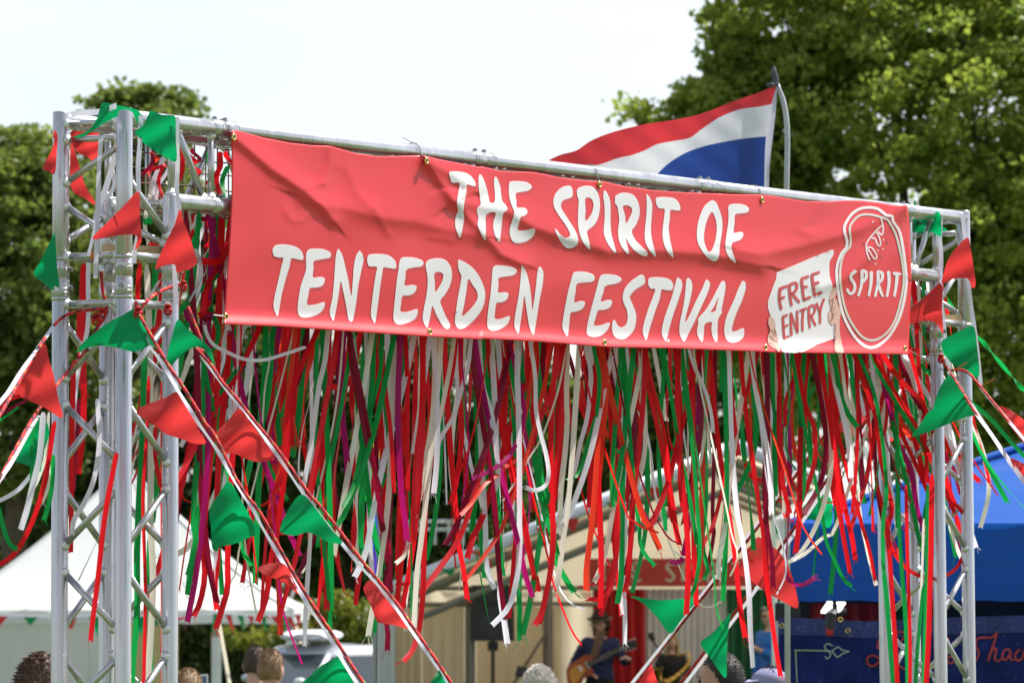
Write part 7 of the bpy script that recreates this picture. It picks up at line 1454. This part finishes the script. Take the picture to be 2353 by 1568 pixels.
pennant('g', 'C', [(1690,350),(1620,420),(1570,530),(1540,640),(1490,680),(1420,790),(1350,890),(1500,850),(1650,790),(1800,730),(1930,685),(1860,590),(1780,470)], 19.8, b5, .03, 0, .4)
pennant('r', 'C', [(2130,622),(2200,640),(2290,695),(2380,780),(2420,900),(2352,885),(2280,820),(2190,700)], 19.3, b5, .03); pennant('r', 'C', [(2230,1092),(2300,1110),(2400,1170),(2440,1290),(2352,1290),(2290,1210)], 18.9, b5, .03)
b6 = thing('bunting_string', 'bunting string on the pair of ropes behind the ribbons, over the stage', 'bunting', E1[4])
tape('P', [(2062, 770), (1930, 940), (1850, 1052), (1760, 1175), (1640, 1330), (1550, 1445), (1450, 1570), (1330, 1720)], [20.0, 20.4, 20.8, 21.2, 21.7, 22.1, 22.5, 23.0], b6, .014, .2)
tape('P', [(2000, 960), (1885, 1135), (1795, 1268), (1715, 1383), (1645, 1475), (1565, 1580)], [20.4, 20.8, 21.2, 21.6, 22.0, 22.4], b6, .014, .2)
pennant('g', 'E', [(925,792),(1000,800),(1150,825),(1260,825),(1400,815),(1540,800),(1460,910),(1370,1020),(1280,1130),(1180,1000),(1080,890),(1000,830)], 21.9, b6, .04, 0, .3, smooth=3)
pennant('g', 'E', [(1822,945),(1750,1020),(1650,1130),(1550,1208),(1630,1330),(1700,1430),(1780,1522),(1788,1360),(1792,1180),(1808,1050)], 21.7, b6, .03, 0, .2, smooth=3)
pennant('r', 'E', [(1110,1405),(1050,1490),(980,1600),(1165,1600),(1145,1490)], 22.4, b6, .02); pennant('r', 'C', [(860,560),(800,640),(690,800),(760,870),(900,890),(1040,910),(1175,935),(1165,860),(1040,800),(950,650)], 20.9, b6, .03)
pennant('r', 'E', [(2070,262),(2010,330),(1950,400),(1900,510),(1890,590),(1980,640),(2050,690),(2120,740),(2200,790),(2290,840),(2420,900),(2410,760),(2352,560),(2260,400),(2160,330)], 21.1, b6, .05, 0, .5, smooth=3)
pennant('g', 'C', [(480,1400),(420,1470),(330,1600),(480,1640),(620,1700),(640,1500),(600,1420)], 21.3, b6, .03)

# ------------------------------------------------------------------ tricolour flag on its bent pole
YF = 24.5
fp = thing('flag_pole', 'slender bent grey pole with a dark tip holding the striped flag', 'pole', (at(1805, HOR, YF).x, YF, gz(YF)))
q = [at(x, y, YF) for x, y in Z('fl', [(2018, 205), (2030, 250), (2062, 330), (2082, 430), (2095, 550), (2097, 700), (2090, 1080)])]; q.append(Vector((q[-1].x, YF, gz(YF))))
m = MB(); m.tube(q, [.009, .0105, .012, .0125, .0125, .0125, .0125, .014], 12); m.build('shaft', mat('grey_fibreglass', (.46, .48, .50), .4), fp, True)
m = MB(); m.tube([at(x, y, YF) for x, y in Z('fl', [(1988, 60), (1985, 100), (2010, 190)])], [.004, .014, .013], 8); m.tube([at(x, y, YF) for x, y in Z('fl', [(1978, 140), (1995, 190), (2020, 215)])], .008, 6); m.build('tip', mat('dark_tip', (.07, .07, .09), .6), fp)
m = MB(); m.ball(at(*Z('fl', [(1960, 212)])[0], YF - .02), (.022, .012, .012), 8, 6); m.tube([at(x, y, YF - .01) for x, y in Z('fl', [(1950, 215), (1990, 200), (2030, 205)])], .009, 6); m.build('lashing', mat('dark_tip', (.07, .07, .09)), fp)
flg = thing('striped_flag', 'flying flag striped red, white and blue above the right half of the banner', 'flag', at(1780, 300, YF))
top = resample(catmull(Z('fl', [(2008,222),(1940,245),(1850,280),(1650,350),(1450,430),(1240,485),(950,530),(700,590),(520,660),(400,740),(270,775),(150,832)]), 5), 61)
rw = resample(catmull(Z('fl', [(1970,368),(1860,390),(1740,405),(1660,428),(1550,475),(1480,520),(1400,575),(1310,640),(1180,665),(1050,690),(950,740),(840,780),(740,800),(600,850),(480,870),(300,900),(160,930)]), 5), 61)
wb = resample(catmull(Z('fl', [(1925,628),(1780,640),(1620,665),(1450,700),(1300,750),(1190,810),(1110,870),(1060,920),(1020,960),(900,1010),(700,1030),(400,1050),(170,1060)]), 5), 61)
bo = resample(catmull(Z('fl', [(1905,1120),(1600,1130),(1300,1140),(1000,1150),(700,1160),(400,1170),(180,1180)]), 5), 61)
MF = [mat('flag_red', (.62, .04, .05), .65, 0, .10, 6, .2, 60, trans=.4), mat('flag_white', (.72, .72, .76), .65, 0, .05, 6, .2, 60, trans=.38), mat('flag_blue', (.022, .06, .27), .65, 0, .07, 6, .2, 60, trans=.45)]
def fdep(x, y): return .10 * math.sin((x - 1780) * .0105) + .014 * math.sin((x - 1780) * .026 + (y - 300) * .02) + .003 * math.sin(x * .06 - y * .08)
for nm, a_, b_, mm in (('red_stripe', top, rw, MF[0]), ('white_stripe', rw, wb, MF[1]), ('blue_stripe', wb, bo, MF[2])):
    mb = MB(); R_ = 14
    for j in range(R_ + 1):
        for i in range(61): x, y = a_[i] * (1 - j / R_) + b_[i] * (j / R_); mb.v.append(tuple(at(x, y, YF + fdep(x, y) * min(1, i / 6))))
    for j in range(R_):
        for i in range(60): k = j * 61 + i; mb.f.append((k, k + 1, k + 62, k + 61)); mb.mi.append(0)
    mb.build(nm, mm, flg, True)
hoist = Z('fl', [(2014, 230), (2006, 400), (1985, 600), (1955, 850), (1948, 1060), (1950, 1125)]); hin = Z('fl', [(2006, 235), (1970, 368), (1926, 628), (1914, 850), (1912, 1060), (1905, 1120)])
mb = MB()
ha, hb2 = resample(catmull(hoist, 5), 30), resample(catmull(hin, 5), 30)
for i in range(30): mb.v += [tuple(at(*ha[i], YF - .01)), tuple(at(*((ha[i] + hb2[i]) / 2), YF - .02)), tuple(at(*hb2[i], YF - .004))]
for i in range(29): k = i * 3; mb.f += [(k, k + 1, k + 4, k + 3), (k + 1, k + 2, k + 5, k + 4)]; mb.mi += [0, 0]
mb.build('hoist_sleeve', mat('sleeve_white', (.66, .66, .76), .7, trans=.25), flg, True)
# a mast with coloured streamers, glimpsed through the ribbons
cpole = thing('streamer_mast', 'mast with yellow, green and blue streamers glimpsed behind the ribbons under the second E', 'mast', (at(868, HOR, 30).x, 30, gz(30)))
m = MB(); m.tube([at(880, 880, 30), at(866, 1150, 30), (at(858, HOR, 30).x, 30, gz(30))], .018, 8); m.build('mast_pole', M_STEEL, cpole)
for nm, pts, cc in (('streamer', [(818, 880), (845, 905), (838, 935), (822, 970), (812, 925)], (.85, .06, .015)), ('streamer', [(850, 990), (868, 1010), (872, 1050), (852, 1040)], (.80, .50, .01)), ('streamer', [(862, 1070), (838, 1090), (820, 1112), (838, 1148), (862, 1150)], (.01, .62, .06)),
                    ('streamer', [(858, 1180), (866, 1200), (862, 1260), (852, 1300), (850, 1240)], (.03, .12, .75)), ('streamer', [(860, 1250), (866, 1290), (862, 1335), (854, 1300)], (.10, .05, .45))):
    V, F = fill(catmull(pts, 4, True), (), 12); obj_np(nm, np.array([tuple(at(a, b, 29.95 + .05 * math.sin(a * .1))) for a, b in V]), F[:, ::-1], mat('streamer_%d' % int(cc[0] * 100 + cc[2] * 10), cc, .5, trans=.4), cpole, True)
# sky: clear of everything, the world shader carries it
